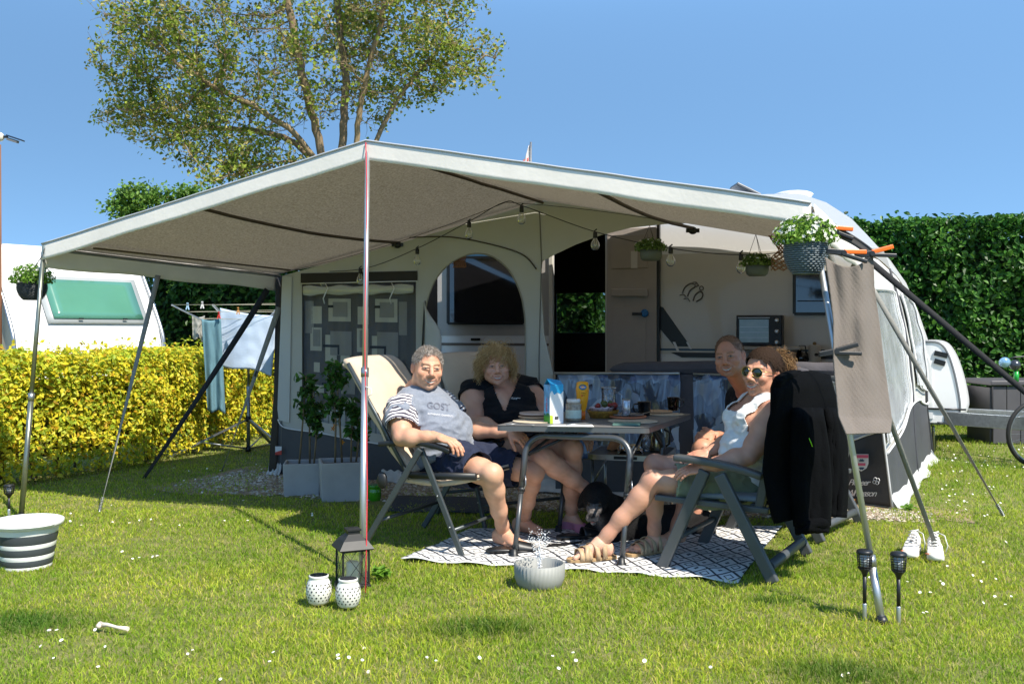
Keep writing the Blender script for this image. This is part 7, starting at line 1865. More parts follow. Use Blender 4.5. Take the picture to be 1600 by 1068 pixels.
# macrame / willow hangers
def macrame(px, y0, y1, d, w, lab):
    c = W(px, y0, d); e = W(px, y1, d); L_ = (c-e).length; root = thing('macrame_hanger', e, lab, 'hanger'); b = MB()
    for k in range(14):
        a = k*2*math.pi/14
        pts = []
        for i in range(17):
            t = i/16; rr = w*(.5 if t > .42 else .5-.42*t/.42*1.0+.0) if t < .42 else w*(.08+.30*min(1, (t-.42)/.18)); 
            pts.append(c-Vector((0, 0, L_*t))+Vector((rr*math.cos(a+t*7*(1 if k % 2 else -1)), rr*math.sin(a+t*7*(1 if k % 2 else -1)), 0)))
        b.tube(pts, .0035, 5)
    b.part('knotted_cords', mat('rust brown cord', hexc('8d6548'), .85, var=.35, vscale=60), root)
macrame(1221, 368, 422, 6.3, .16, 'brown woven macrame hanger beside the right flower basket')
c = W(717, 418, 8.5); r_ = thing('wicker_charm', c, 'small brown knotted ornament at the top left of the arch', 'ornament'); b = MB()
for i in range(7):
    for j in range(7): b.tube([c+Vector(((i-3)*.016+.006*math.sin(j*2), -.01, j*.016)), c+Vector(((i-3)*.016+.010, -.022, j*.016+.008)), c+Vector(((i-3)*.016+.014*math.cos(j), -.01, j*.016+.016))], .005, 5)
b.part('knotted_cords', mat('rust brown cord 2', hexc('9b6a4c'), .85, var=.35, vscale=60), r_)
# ------------------------------------------------------------------ string of bulbs
ls = thing('light_string', W(800, 325, 7.7), 'black string of seven large clear bulbs sagging under the canopy', 'string lights')
cp = [W(448, 420, 9.1), W(506, 424, 8.9), W(575, 418, 8.6), W(652, 388, 8.3), W(733, 346, 8.0), W(788, 316, 7.7), W(818, 322, 7.6), W(930, 362, 7.4), W(1048, 388, 7.2), W(1156, 398, 7.0), W(1240, 392, 6.8), W(1310, 380, 7.0)]
MB().tube(spline(cp, 6), .0035, 6).part('cable', M_blackpl, ls)
MB().tube(catenary(W(446, 424, 9.0), W(790, 316, 7.7), .05), .0025, 5).part('cable', M_blackpl, ls); MB().tube(catenary(W(790, 316, 7.7), W(1068, 350, 7.4), -.02), .0025, 5).part('cable', M_blackpl, ls)
bg_ = glassy('bulb glass', (.93, .93, .90), .10, .04); bulb0 = None
for (x, y, d) in ((506, 424, 8.9), (563, 419, 8.65), (652, 388, 8.3), (733, 346, 8.0), (815, 322, 7.6), (930, 362, 7.4), (1048, 386, 7.2), (1158, 396, 7.0)):
    c = W(x, y, d); s = 1.0
    b = MB(); b.lathe([(.008, 0), (.016, -.006), (.017, -.045), (.013, -.048)], c, 14); b.beam(c+Vector((-.012, 0, .0)), c+Vector((.012, 0, .02)), .01, .01); sck = b.part('socket', M_blackpl, ls)
    k = .055; b = MB(); b.lathe([(.012, -.045), (.016, -.058), (.031, -.085), (.034, -.105), (.027, -.128), (.012, -.139), (.001, -.141)], c, 18, cap0=False, cap1=False); b.part('bulb', bg_, ls)
    b = MB(); b.tube([c+Vector((-.006, 0, -.05)), c+Vector((-.008, 0, -.095)), c+Vector((0, 0, -.105)), c+Vector((.008, 0, -.095)), c+Vector((.006, 0, -.05))], .002, 5); b.part('filament', mat('filament', hexc('c9b98e'), .5, var=0), ls)
# ------------------------------------------------------------------ quilt with clamps
def quilt():
    outl_l = [(1289, 402), (1296, 450), (1302, 500), (1302, 560), (1306, 610), (1310, 650), (1322, 678)]
    outl_r = [(1364, 400), (1366, 450), (1373, 500), (1380, 560), (1387, 610), (1393, 655), (1391, 676)]
    def f(u, v):
        s = v*6; i = min(int(s), 5); k = s-i
        xl = lerp(outl_l[i][0], outl_l[i+1][0], k); yl = lerp(outl_l[i][1], outl_l[i+1][1], k); xr = lerp(outl_r[i][0], outl_r[i+1][0], k); yr = lerp(outl_r[i][1], outl_r[i+1][1], k)
        sagt = 16*math.sin(u*math.pi)*(1-v)**6
        d = 4.62+.10*u-.16*v*v+.020*math.sin(u*7+.5)*(1-.7*v)+.008*math.sin(u*15+v*3)*(1-v)+.012*noise.noise(Vector((u*4, v*5, 0)))-.05*math.exp(-(u/.12)**2)*v
        p = W(lerp(xl, xr, u), lerp(yl, yr, u)+sagt, d)
        q = .0012*abs(math.sin(u*34+v*70))+.0012*abs(math.sin(u*34-v*70)); return p-Vector((0, q, 0))
    m = mat('taupe quilted cloth', hexc('70675f'), .92, var=.08, vscale=8, bump=.5, bscale=260, sheen=.1)
    b = MB(); b.grid(f, 60, 110)
    b.top('quilted_blanket', m, W(1350, 680, 5.05), 'taupe quilted blanket clamped at the right corner of the canopy', 'blanket', solid=.006)
quilt()
def clamp(px, py, d, ang, col, lab, flip=1):
    c = W(px, py, d); r = thing('spring_clamp', c, lab, 'clamp', 'clamps holding the blanket'); rot = Matrix.Rotation(R(ang), 3, 'Y')
    def q(x, y, z): return c+rot @ Vector((x*flip, y, z))
    m1 = mat('clamp orange', hexc('ef6a12'), .4, var=.05); mb_ = M_blackpl
    MB().beam(q(.0, 0, .006), q(.105, 0, .019), .020, .021).part('jaw_handle', m1 if col else mb_, r, bevel=.004)
    MB().beam(q(.0, 0, -.006), q(.115, 0, -.026), .022, .018).part('jaw_handle', mb_, r, bevel=.004)
    MB().beam(q(.0, 0, .006), q(-.08, 0, .002), .020, .018).part('jaw', mb_, r, bevel=.003); MB().beam(q(.0, 0, -.006), q(-.08, 0, -.006), .020, .016).part('jaw', mb_, r, bevel=.003)
    MB().lathe([(.012, -.014), (.012, .014)], c, 12, rot=Matrix.Rotation(R(90), 3, 'X')).part('spring', M_blackpl, r)
clamp(1298, 357, 4.80, 12, True, 'upper orange and black clamp just right of the flower basket'); clamp(1318, 395, 4.66, 8, True, 'lower orange and black clamp at the top of the blanket'); clamp(1362, 396, 4.72, -8, True, 'orange clamp sticking out right over the black strap')
clamp(1306, 549, 4.58, -8, False, 'black clamp halfway down the left edge of the blanket', 1)
b = MB(); b.grid(lambda u, v: W(lerp(1275, 1362, u)+4*math.sin(v*3), lerp(352, 392, u**1.2)+lerp(-4, 12, v)-6*math.sin(u*3.1), 4.85-.08*u), 20, 4); b.part('corner_cloth', mat('dark grey cloth', hexc('55524f'), .85, var=.15), canopy, solid=.004)

# ------------------------------------------------------------------ jacket over the chair back
def jacket():
    root = thing('jacket', G(1262, 880), 'black fleece jacket with a lime zip pull hung over the back of the front chair', 'jacket')
    m = mat('black fleece', hexc('060709'), .95, var=.12, vscale=6, bump=.4, bscale=120, spec=.08)
    def panel(L_, R_, d0, d1, fold, ph, top=8, nm='jacket_body', n=50, thick=.03):
        def P_(pts, v):
            s = v*(len(pts)-1); i = min(int(s), len(pts)-2); k = s-i; return lerp(pts[i][0], pts[i+1][0], k), lerp(pts[i][1], pts[i+1][1], k)
        def f(u, v):
            a = P_(L_, v); b = P_(R_, v); x = lerp(a[0], b[0], u); y = lerp(a[1], b[1], u)-top*math.sin(u*3.14)*(1-v)**3
            q = fold*math.sin(u*8+1.4*v+ph)*(.15+.85*v)+fold*.5*math.sin(u*19+v*3+ph*2)*v+.02*noise.noise(Vector((u*3+ph, v*4, 2)))+.008*noise.noise(Vector((u*9+ph, v*12, 2)))
            d = lerp(d0, d1, u)+q+.10*(1-min(1, v*9))**2-.06*math.sin(u*3.14)**.5
            return W(x, y, d)
        MB().grid(f, n, n).part(nm, m, root, solid=thick)
    panel([(1212, 596), (1204, 640), (1197, 690), (1193, 735), (1200, 775), (1212, 816)], [(1294, 588), (1304, 625), (1308, 680), (1311, 740), (1311, 775), (1300, 800)], 4.95, 5.52, .022, .5, 10)
    panel([(1240, 640), (1238, 700), (1238, 760), (1244, 822)], [(1282, 640), (1292, 700), (1296, 760), (1294, 820)], 4.99, 5.08, .016, 2.0, 0, 'sleeve', 26)
    panel([(1292, 640), (1293, 700), (1290, 760), (1288, 806)], [(1314, 640), (1321, 700), (1322, 760), (1319, 808)], 5.22, 5.36, .014, 4.0, 0, 'sleeve', 26)
    panel([(1244, 812), (1246, 832)], [(1294, 810), (1291, 831)], 4.98, 5.06, .010, 1.0, 0, 'cuff', 12); panel([(1213, 592), (1208, 606), (1208, 640)], [(1250, 582), (1240, 600), (1232, 640)], 5.00, 5.25, .012, 3.0, 4, 'jacket_collar', 24)
    MB().tube([W(1264, 684, 4.93), W(1267, 691, 4.925), W(1269, 697, 4.93)], .004, 6, sq=.5).part('zip_pull', mat('lime', hexc('8ae000'), .4, var=0), root)
jacket()

# ------------------------------------------------------------------ ground things in front
def torch(px, py, h, lab, tilt=0):
    g_ = G(px, py); root = thing('garden_torch', g_, lab, 'solar torch', 'black solar torches in the lawn'); s = h/.315
    def q(z, dx=0): return g_+Vector((tilt*z+dx, 0, z*s))
    MB().lathe([(.001, -.03), (.009, .0), (.010, .07), (.0085, .075)], g_+Vector((0, 0, .0)), 12).part('stake', mat('silver tip', hexc('b9bcbe'), .3, metal=.7, var=.1), root)
    MB().tube([q(.07), q(.205)], .0085, 10).part('pole', M_blackpl, root)
    MB().lathe([(.009, .198*s), (.014, .215*s), (.027, .232*s), (.029, .236*s)], g_, 18).part('cup', M_blackpl, root)
    b = MB()
    for k in range(12):
        a = k*math.pi/6; b.tube([g_+Vector((.028*math.cos(a), .028*math.sin(a), .233*s)), g_+Vector((.0335*math.cos(a), .0335*math.sin(a), .300*s))], .0018, 4)
    for z in (.245, .256, .267, .278, .289):
        r = .028+(z-.233)/.067*.0055; b.tube([g_+Vector((r*math.cos(a), r*math.sin(a), z*s)) for a in np.linspace(0, 6.283, 19)[:-1]], .0018, 4, closed=True)
    b.part('cage', M_blackpl, root)
    MB().lathe([(.016, .24*s), (.02, .298*s)], g_, 14).part('diffuser', mat('frosted plastic', hexc('c8cdd2'), .3, var=.1), root)
    MB().lathe([(.034, .300*s), (.036, .304*s), (.035, .312*s), (.030, .317*s), (.0, .318*s)], g_, 22, cap1=False).part('cap', M_blackpl, root)
torch(1351, 968, .31, 'black solar torch left of the leaning pole foot'); torch(1404, 973, .31, 'black solar torch right of the leaning pole foot'); torch(14, 812, .24, 'black solar torch behind the striped bucket at the left edge')
def jarlight(px, py, h, lab, rot):
    g_ = G(px, py); root = thing('jar_lantern', g_, lab, 'lantern', 'white pierced jar lanterns'); rr = h*.44
    prof = [(.62, .02), (.80, .10), (.98, .35), (1.0, .52), (.92, .72), (.74, .86), (.70, .90), (.76, .93), (.76, .99), (.70, 1.0)]
    m = mat('cream ceramic', (.70, .69, .62), .4, var=.04)
    b = MB(); b.lathe([(p[0]*rr, p[1]*h) for p in prof], g_, 30, cap1=False); b.part('jar_body', m, root)
    hb = MB(); rnd = random.Random(int(px))
    for i in range(6):
        z = .20+i*.105; r0 = float(np.interp(z, [p[1] for p in prof], [p[0] for p in prof]))*rr
        for k in range(17):
            a = (k+.5*(i % 2))*2*math.pi/17+rot; w_ = .24*rnd.uniform(.42, .72)*rr; hh = .034*h*rnd.uniform(.7, 1.1); tl = rnd.uniform(-.5, .5)
            vs = []
            for j in range(6):
                t = j*math.pi/3; du = w_*.5*math.cos(t+tl*.3); dz = hh*math.sin(t)+tl*du*.6; aa = a+du/r0; z2 = z*h+dz; r1 = float(np.interp(z2/h, [p[1] for p in prof], [p[0] for p in prof]))*rr*1.012
                vs.append(g_+Vector((r1*math.cos(aa), r1*math.sin(aa), z2)))
            hb.add(vs, [tuple(range(6))])
    hb.part('cutouts', mat('dark hole', hexc('3a3a38'), .8, var=0), root)
    MB().lathe([(.0, h*.995), (rr*.66, h*.995)], g_, 24, cap0=False, cap1=False).part('solar_lid', mat('solar panel', hexc('10131c'), .12, var=.1, coat=.5), root)
    a = np.linspace(0, 3.14, 15); MB().tube([g_+Vector((rr*1.04*math.cos(t)*.98, -rr*.9*math.sin(t)*.9-.002, h*.86-h*.42*math.sin(t))) for t in a], .0018, 5).part('wire_handle', mat('dark wire', hexc('3a3a3a'), .4, metal=.5, var=0), root)
jarlight(498, 943, .138, 'white pierced ceramic jar lantern, the left one', .1); jarlight(544, 948, .135, 'white pierced ceramic jar lantern, the right one before the black lantern', .6)
def lantern():
    g_ = G(551, 914); root = thing('metal_lantern', g_, 'black metal lantern with glass sides and a white candle at the centre pole', 'lantern')
    rot = Matrix.Rotation(R(24), 3, 'Z'); w_ = .066; h_ = .190
    def q(x, y, z): return g_+rot @ Vector((x, y, z))
    m = mat('black painted metal', hexc('232424'), .5, metal=.3, var=.1)
    MB().box(q(0, 0, .008), (.150, .150, .014), rot).part('base', m, root, bevel=.002)
    for x in (-w_, w_):
        for y in (-w_, w_): MB().beam(q(x, y, .012), q(x, y, h_), .009, .009).part('post', m, root)
    b = MB()
    for (a, c_) in (((-w_, -w_), (w_, -w_)), ((w_, -w_), (w_, w_)), ((w_, w_), (-w_, w_)), ((-w_, w_), (-w_, -w_))):
        b.tube([q(*a, .015), q(*c_, h_)], .0016, 4); b.tube([q(*c_, .015), q(*a, h_)], .0016, 4); b.beam(q(*a, h_-.004), q(*c_, h_-.004), .009, .009); b.beam(q(*a, .016), q(*c_, .016), .009, .009)
    b.part('cross_wires', m, root)
    r = MB(); pr = [(.085, h_), (.088, h_+.006), (.060, h_+.045), (.036, h_+.068), (.030, h_+.074), (.030, h_+.088), (.036, h_+.090), (.036, h_+.098), (.028, h_+.102)]
    vs = [q(x*s, y*s, z) for s, z in pr for x, y in ((-1, -1), (1, -1), (1, 1), (-1, 1))]
    r.add(vs, [(i*4+k, i*4+(k+1) % 4, (i+1)*4+(k+1) % 4, (i+1)*4+k) for i in range(len(pr)-1) for k in range(4)]+[(len(pr)*4-4, len(pr)*4-3, len(pr)*4-2, len(pr)*4-1), (3, 2, 1, 0)]); r.part('roof', m, root)
    MB().lathe([(.030, .016), (.032, .02), (.032, .118), (.026, .122), (.0, .118)], g_, 24, cap1=False).part('candle', mat('cream wax', (.74, .70, .60), .5, var=.04), root)
    for k in range(4):
        R2 = rot @ Matrix.Rotation(k*math.pi/2, 3, "Z")
        b = MB(); b.add([g_+R2 @ Vector(v) for v in ((-w_, -w_, .02), (w_, -w_, .02), (w_, -w_, h_-.01), (-w_, -w_, h_-.01))], [(0, 1, 2, 3)]); b.part('glass_pane', glassy('lantern glass', (.93, .95, .95), .04, .03), root)
lantern()
def fountain():
    g_ = G(843, 919); root = thing('fountain_bowl', g_, 'ribbed pale grey bowl with a small solar fountain in front of the rug', 'bowl')
    b = MB(); b.lathe([(.088, 0), (.104, .012), (.122, .06), (.124, .128), (.119, .130)], g_, 76, cap1=False, rib=.030)
    b.lathe([(.119, .130), (.114, .126), (.110, .06), (.08, .012)], g_, 76, cap0=False, rib=.014); b.part('ribbed_bowl', mat('pale grey ceramic', hexc('93948f'), .6, var=.06, vscale=12), root)
    MB().lathe([(0, .062), (.110, .062)], g_, 40, cap0=False, cap1=False).part('water', mat('dark water', (.02, .022, .02), .05, var=0, spec=.9, bump=.3, bscale=40), root)
    MB().lathe([(.045, .064), (.048, .068), (.046, .072), (.0, .073)], g_, 28, cap1=False).part('pump_disc', M_blackpl, root); MB().tube([g_+Vector((0, 0, .07)), g_+Vector((0, 0, .09))], .009, 10).part('nozzle', M_blackpl, root)
    rnd = random.Random(3); w = MB()
    for k in range(300):
        a = rnd.random()*6.283; vr = rnd.random()**.6*.05; t = rnd.random(); h0 = .20*rnd.uniform(.75, 1.05)
        z = .09+h0*(4*t*(1-t)) if rnd.random() < .72 else .09+rnd.random()*.13; r = vr*(.25+min(1, max(0, (z-.13)/.12)))
        w.ball(g_+Vector((r*math.cos(a), r*math.sin(a), z)), rnd.uniform(.0013, .0034), 6, 4)
    w.tube([g_+Vector((0, 0, .09)), g_+Vector((.002, 0, .14)), g_+Vector((-.001, 0, .20)), g_+Vector((0, 0, .25))], [.0035, .004, .003, .001], 6)
    o = w.part('water_jet', mat('water drops', (.88, .89, .9), .15, var=0, trans=.15, spec=.8), root); tag(o, kind='stuff')
fountain()
def bucket():
    g_ = G(42, 886); root = thing('bucket', g_, 'white collapsible bucket with dark grey stripes at the left edge of the lawn', 'bucket')
    R0, R1, h_ = .125, .170, .262
    def r(z): return lerp(R0, R1, z)
    mw = mat('white bucket plastic', (.76, .76, .74), .35, var=.04); mg = mat('grey silicone', hexc('3f4448'), .5, var=.08)
    bands = [(0, .09, mw), (.09, .22, mg), (.22, .31, mw), (.31, .46, mg), (.46, .55, mw), (.55, .74, mg), (.74, .86, mw), (.86, .90, mw)]
    for z0, z1, m in bands:
        bl = .006 if m is mg else .0
        MB().lathe([(r(z0)-.002, z0*h_), (r((z0+z1)/2)+bl-.004*(m is mg), (z0+z1)/2*h_), (r(z1)-.002, z1*h_)], g_, 44, cap0=z0 == 0, cap1=False).part('band', m, root)
    MB().lathe([(R1*.97, .86*h_), (R1*1.06, .88*h_), (R1*1.10, .93*h_), (R1*1.10, .985*h_), (R1*1.05, h_), (R1*.96, h_*.995), (R1*.93, .9*h_), (R0*.95, .1*h_), (0, .1*h_)], g_, 44, cap0=False, cap1=False).part('rim', mw, root)
    MB().tube([g_+Vector((R1*1.10*math.cos(t), R1*1.10*math.sin(t)*-1, h_*.93+.004)) for t in np.linspace(.35, 2.8, 20)], .006, 8).part('handle', mw, root)
bucket()
def stick():
    b = MB(); a = G(157, 986); e = G(200, 992); a.z = e.z = .028; b.tube([a, a.lerp(e, .25)+Vector((0, 0, .006)), a.lerp(e, .6), e], [.013, .008, .007, .010], 8); b.ball(a+Vector((-.004, .008, 0)), .013, 8, 6); b.ball(a+Vector((-.002, -.012, 0)), .012, 8, 6)
    b.top('chew_bone', mat('bone', hexc('d9cbb8'), .7, var=.1), G(178, 990), 'pale chewed dog bone lying in the grass at the lower left', 'bone')
stick()
def sneaker(px, py, heading, lab):
    """white trainer: sole, knitted upper, laces"""
    g_ = G(px, py); root = thing('sneaker', g_, lab, 'shoe', 'white sneakers on the lawn'); f = Vector((math.cos(heading), math.sin(heading), 0)); s = Vector((-f.y, f.x, 0))
    def q(x, y, z): return g_+f*x+s*y+Vector((0, 0, z))
    out = [(-.135, 0), (-.13, .028), (-.10, .036), (-.02, .033), (.05, .044), (.10, .046), (.135, .030), (.148, 0), (.135, -.032), (.10, -.042), (.05, -.038), (-.02, -.031), (-.10, -.034), (-.13, -.026)]
    m = len(out); b = MB(); lv = [(.98, .0), (1.03, .012), (1.02, .030), (.97, .034)]
    b.add([q(x*k, y*k, z+.012*(x > .1)) for k, z in lv for x, y in out], [(i*m+j, i*m+(j+1) % m, (i+1)*m+(j+1) % m, (i+1)*m+j) for i in range(3) for j in range(m)]+[tuple(range(m))[::-1], tuple(range(3*m, 4*m))], True); b.part('sole', mat('white foam sole', (.78, .76, .72), .6, var=.05), root)
    u = MB(); lv = [(.96, .032, 0), (.94, .055, .0), (.80, .080, -.018), (.50, .100, -.055), (.38, .112, -.070)]
    u.add([q(x*k+dx, y*(k if k > .9 else k*1.15), z+(.0 if x < 0 else -.045*smoothstep(0, .14, x)*(z > .05)*(z/.1))) for k, z, dx in lv for x, y in out], [(i*m+j, i*m+(j+1) % m, (i+1)*m+(j+1) % m, (i+1)*m+j) for i in range(4) for j in range(m)], True); u.part('upper', mat('white knit', (.74, .72, .69), .85, var=.1, vscale=60, bump=.5, bscale=300), root, solid=.004)
    l = MB()
    for i in range(5):
        x = .055-.028*i; z = .078+.012*i; l.tube([q(x, -.026, z-.006), q(x-.004, 0, z+.004), q(x, .026, z-.006)], .003, 5); l.tube([q(x, -.026, z-.006), q(x-.024, .026, z+.006)], .003, 5)
    l.tube([q(-.06, .02, .13), q(-.03, .055, .12), q(.0, .07, .07), q(-.02, .062, .03)], .003, 5); l.part('laces', mat('laces', (.7, .69, .66), .9, var=0), root)
    MB().beam(q(.085, -.040, .036), q(.130, -.026, .044), .022, .006, (0, 0, 1)).part('toe_patch', mat('orange patch', hexc('e07848'), .6, var=0), root)
sneaker(1425, 866, 4.2, 'left white sneaker with orange sole patch right of the blanket pole'); sneaker(1460, 870, 4.35, 'right white sneaker beside the dark strap peg')
# black slipper pair on the rug
for (px, py, a, lab) in ((800, 868, .25, 'black rubber slipper under the toes of the striped-sleeve man'), (905, 846, .5, 'black rubber slipper on the rug before the dog')):
    g_ = G(px, py); f = Vector((math.cos(a), math.sin(a)*.6, 0)).normalized(); s = Vector((-f.y, f.x, 0)); g_.z = .03
    b = MB(); b.grid(lambda u, v: g_+f*(u-.5)*.30+s*(v-.5)*.095*(1-abs(2*u-1)**4)**.5+Vector((0, 0, .004+.006*math.sin(u*6))), 20, 8); r_ = thing('slipper', g_, lab, 'slipper'); b.part('sole', M_blackpl, r_, solid=.018)
    MB().grid(lambda u, v: g_+f*(.02+.10*u)+s*.046*math.cos(v*3.14159)+Vector((0, 0, .008+.052*math.sin(v*3.14159)*(1-.5*u))), 6, 14).part('strap', M_blackpl, r_, solid=.006)
# ------------------------------------------------------------------ planters with shrubs
def planter(px, py, w_, h_, lab, rot):
    g_ = G(px, py); g_.y += w_*.5; root = thing('planter', g_, lab, 'planter', 'grey concrete planters'); r = Matrix.Rotation(R(rot), 3, 'Z')
    pr = [(.47, 0), (.5, h_), (.44, h_), (.42, h_-.05)]; b = MB(); vs = [g_+r @ Vector((x*s*w_*2, y*s*w_*2, z)) for s, z in [(p[0]*.5*2, p[1]) for p in pr] for x, y in ((-.5, -.5), (.5, -.5), (.5, .5), (-.5, .5))]
    b.add(vs, [(i*4+k, i*4+(k+1) % 4, (i+1)*4+(k+1) % 4, (i+1)*4+k) for i in range(3) for k in range(4)]+[(3, 2, 1, 0)]); b.part('pot', mat('fibre cement grey', hexc('a8a3a0'), .8, var=.12, vscale=6, bump=.2, bscale=60), root, bevel=.006)
    MB().poly([(-.44, -.44), (.44, -.44), (.44, .44), (-.44, .44)], [], lambda x, y: g_+r @ Vector((x*w_, y*w_, h_-.04))).part('soil', mat('potting soil', hexc('2e231a'), .95, var=.3, vscale=40), root, solid=.01); return g_
def shrub(g_, stems, hgt, lab, fl=False, seed=1):
    root = thing('potted_shrub', g_, lab, 'shrub'); rnd = random.Random(seed); b = MB(); P = []; N = []
    for (dx, dy, h_, lean) in stems:
        a = g_+Vector((dx, dy, 0)); e = a+Vector((lean, rnd.uniform(-.03, .03), h_)); m_ = a.lerp(e, .5)+Vector((rnd.uniform(-.02, .02), 0, 0)); b.tube([a, m_, e], [.009, .007, .004], 6)
        for k in range(20):
            t = rnd.uniform(.42, 1.05)**.8; p = a.lerp(e, t); v = Vector([rnd.gauss(0, 1) for _ in range(3)]).normalized()*rnd.uniform(.02, .08); b.tube([p, p+v], .002, 4)
            for j in range(5): P.append(tuple(p+v*rnd.uniform(.6, 1.3)+Vector([rnd.gauss(0, .018) for _ in range(3)]))); N.append((rnd.gauss(0, .7), rnd.gauss(-.3, .6), rnd.gauss(.7, .5)))
    b.part('stems', M_bark, root); n = len(P)
    link('leaves', leaf_cloud(np.array(P), np.array(N), .030*RNG.uniform(.7, 1.3, n), pal(n, [(.045, .13, .02), (.08, .20, .03), (.03, .08, .012)], None, .15), hexa=True, long=2.2), M_leafglossy, root)
    if fl:
        for (x, y, d) in ((520, 614, 8.2), (524, 621, 8.2), (524, 664, 8.15), (521, 669, 8.15), (535, 690, 8.1)):
            c = W(x, y, d); f_ = MB()
            for k in range(5): a = k*1.26; f_.add([c, c+Vector((.012*math.cos(a-.5), -.012, .012*math.sin(a-.5))), c+Vector((.024*math.cos(a), -.016, .024*math.sin(a))), c+Vector((.012*math.cos(a+.5), -.012, .012*math.sin(a+.5)))], [(0, 1, 2, 3)])
            f_.part('blossom', mat('orange blossom', hexc('e89a12'), .5, var=.1, translucent=.3), root)
ga = planter(467, 776, .285, .255, 'smaller grey square planter at the left corner of the awning', 8); gb = planter(528, 786, .33, .30, 'larger grey square planter right of the smaller one', 14)
shrub(ga+Vector((0, 0, .21)), [(-.03, 0, .72, .06), (.05, .03, .62, .03), (.09, -.02, .45, .02)], .8, 'green leafy shrub tied to canes in the left planter', False, 3)
shrub(gb+Vector((0, 0, .25)), [(-.05, 0, .70, -.02), (.0, .02, .78, -.05), (.07, 0, .48, .03), (.10, .03, .40, .02)], .8, 'green leafy shrub with orange blossoms in the right planter', True, 6)
c = G(585, 783); r_ = thing('green_pot', c, 'small bright green glazed pot beside the right planter', 'pot'); MB().lathe([(.042, 0), (.05, .01), (.052, .09), (.046, .105), (.050, .112), (.050, .125), (.042, .125)], c, 24).part('pot_body', mat('green glaze', hexc('3f8d16'), .2, var=.2, coat=.5), r_)
MB().lathe([(.0, .120), (.044, .120)], c, 20, cap0=False, cap1=False).part('pot_filling', mat('olive filling', hexc('556a1e'), .8, var=.2), r_)
# ------------------------------------------------------------------ clothes rack
def rack():
    base = G(388, 708); root = thing('drying_rack', base, 'rotary aluminium clothes drying rack by the golden hedge', 'drying rack'); d0 = base.y; tp = Vector((base.x, base.y, 1.36))
    MB().tube([base+Vector((0, 0, .05)), base+Vector((0, 0, .7))], .020, 12).part('post', M_alu, root); MB().tube([base+Vector((0, 0, .7)), tp], .014, 12).part('post', M_alu, root)
    MB().lathe([(.03, -.03), (.03, .03)], base+Vector((0, 0, .36)), 12).part('hub', M_blackpl, root); MB().lathe([(.03, -.03), (.03, .02)], base+Vector((0, 0, .05)), 12).part('hub', M_blackpl, root)
    for a in (3.6, 5.6, 1.5):
        e = base+Vector((.78*math.cos(a), .78*math.sin(a), .01)); MB().beam(base+Vector((0, 0, .36)), e, .030, .018).part('leg', M_alu, root); MB().tube([base+Vector((0, 0, .05)), lerp(base+Vector((0, 0, .36)), e, .62)], .008, 8).part('brace', M_alu, root)
    ends = [W(268, 476, d0-.35), W(333, 476, d0+.9), W(700, 482, d0+1.2), W(560, 480, d0-.7)]
    hub = tp-Vector((0, 0, .02)); low = base+Vector((0, 0, 1.15))
    tips = []
    for e in ends[:2]+[W(505, 476, d0-.5), W(440, 474, d0+.8)]:
        MB().beam(low, e, .026, .014).part('arm', M_alu, root); tips.append(e)
    b = MB()
    for t in (1.0, .82, .64, .46):
        q = [lerp(low, e, t) for e in (tips[0], tips[1], tips[3], tips[2])]
        for i in range(4): b.tube([q[i], q[(i+1) % 4]], .0022, 4)
    b.part('lines', mat('line cord', hexc('b5b09a'), .7, var=0), root); return root, tips, low
rk, tips, low = rack()
def towel(pts_top, bottom, d, m, name, lab, cat='towel', amp=.02, fr=9, nu=30, nv=30, loc=None, d2=None):
    (x0, y0), (x1, y1) = pts_top; (bx0, by0), (bx1, by1) = bottom; d2 = d if d2 is None else d2
    def f(u, v):
        x = lerp(lerp(x0, x1, u), lerp(bx0, bx1, u), v); y = lerp(lerp(y0, y1, u)+3*math.sin(u*3.14), lerp(by0, by1, u)+3*math.sin(u*7), v)
        return W(x, y, lerp(d, d2, u)+amp*math.sin(u*fr+v*1.5)*(.3+v)+.01*noise.noise(Vector((u*5, v*5, 0))))
    MB().grid(f, nu, nv).top(name, m, W((bx0+bx1)/2, (by0+by1)/2, d), lab, cat, None, solid=.008)
    MB
dr = 10.2
towel(((344, 481), (434, 493)), ((338, 568), (424, 586)), dr, mat('pale blue terry', hexc('c3d3e6'), .95, var=.05, vscale=10, bump=.5, bscale=150), 'bath_towel', 'large pale blue towel pegged on the drying rack', 'towel', .03, 6, d2=10.0)
towel(((315, 498), (345, 497)), ((324, 640), (352, 645)), 10.0, mat('teal terry', hexc('5b7f8b'), .95, var=.08, vscale=10, bump=.5, bscale=150), 'hand_towel', 'long teal towel hanging left of the pale blue towel', 'towel', .02, 12)
towel(((300, 492), (320, 493)), ((301, 526), (316, 532)), 10.3, mat('grey cloth', hexc('9a9a94'), .95, var=.1), 'tea_cloth', 'small grey cloth at the left end of the drying rack', 'cloth', .02, 8)
towel(((428, 494), (446, 494)), ((426, 542), (446, 543)), 10.5, mat('dark printed cloth', hexc('7d7f88'), .95, var=.7, vscale=35), 'printed_cloth', 'dark patterned cloth at the right end of the drying rack', 'cloth', .02, 8)
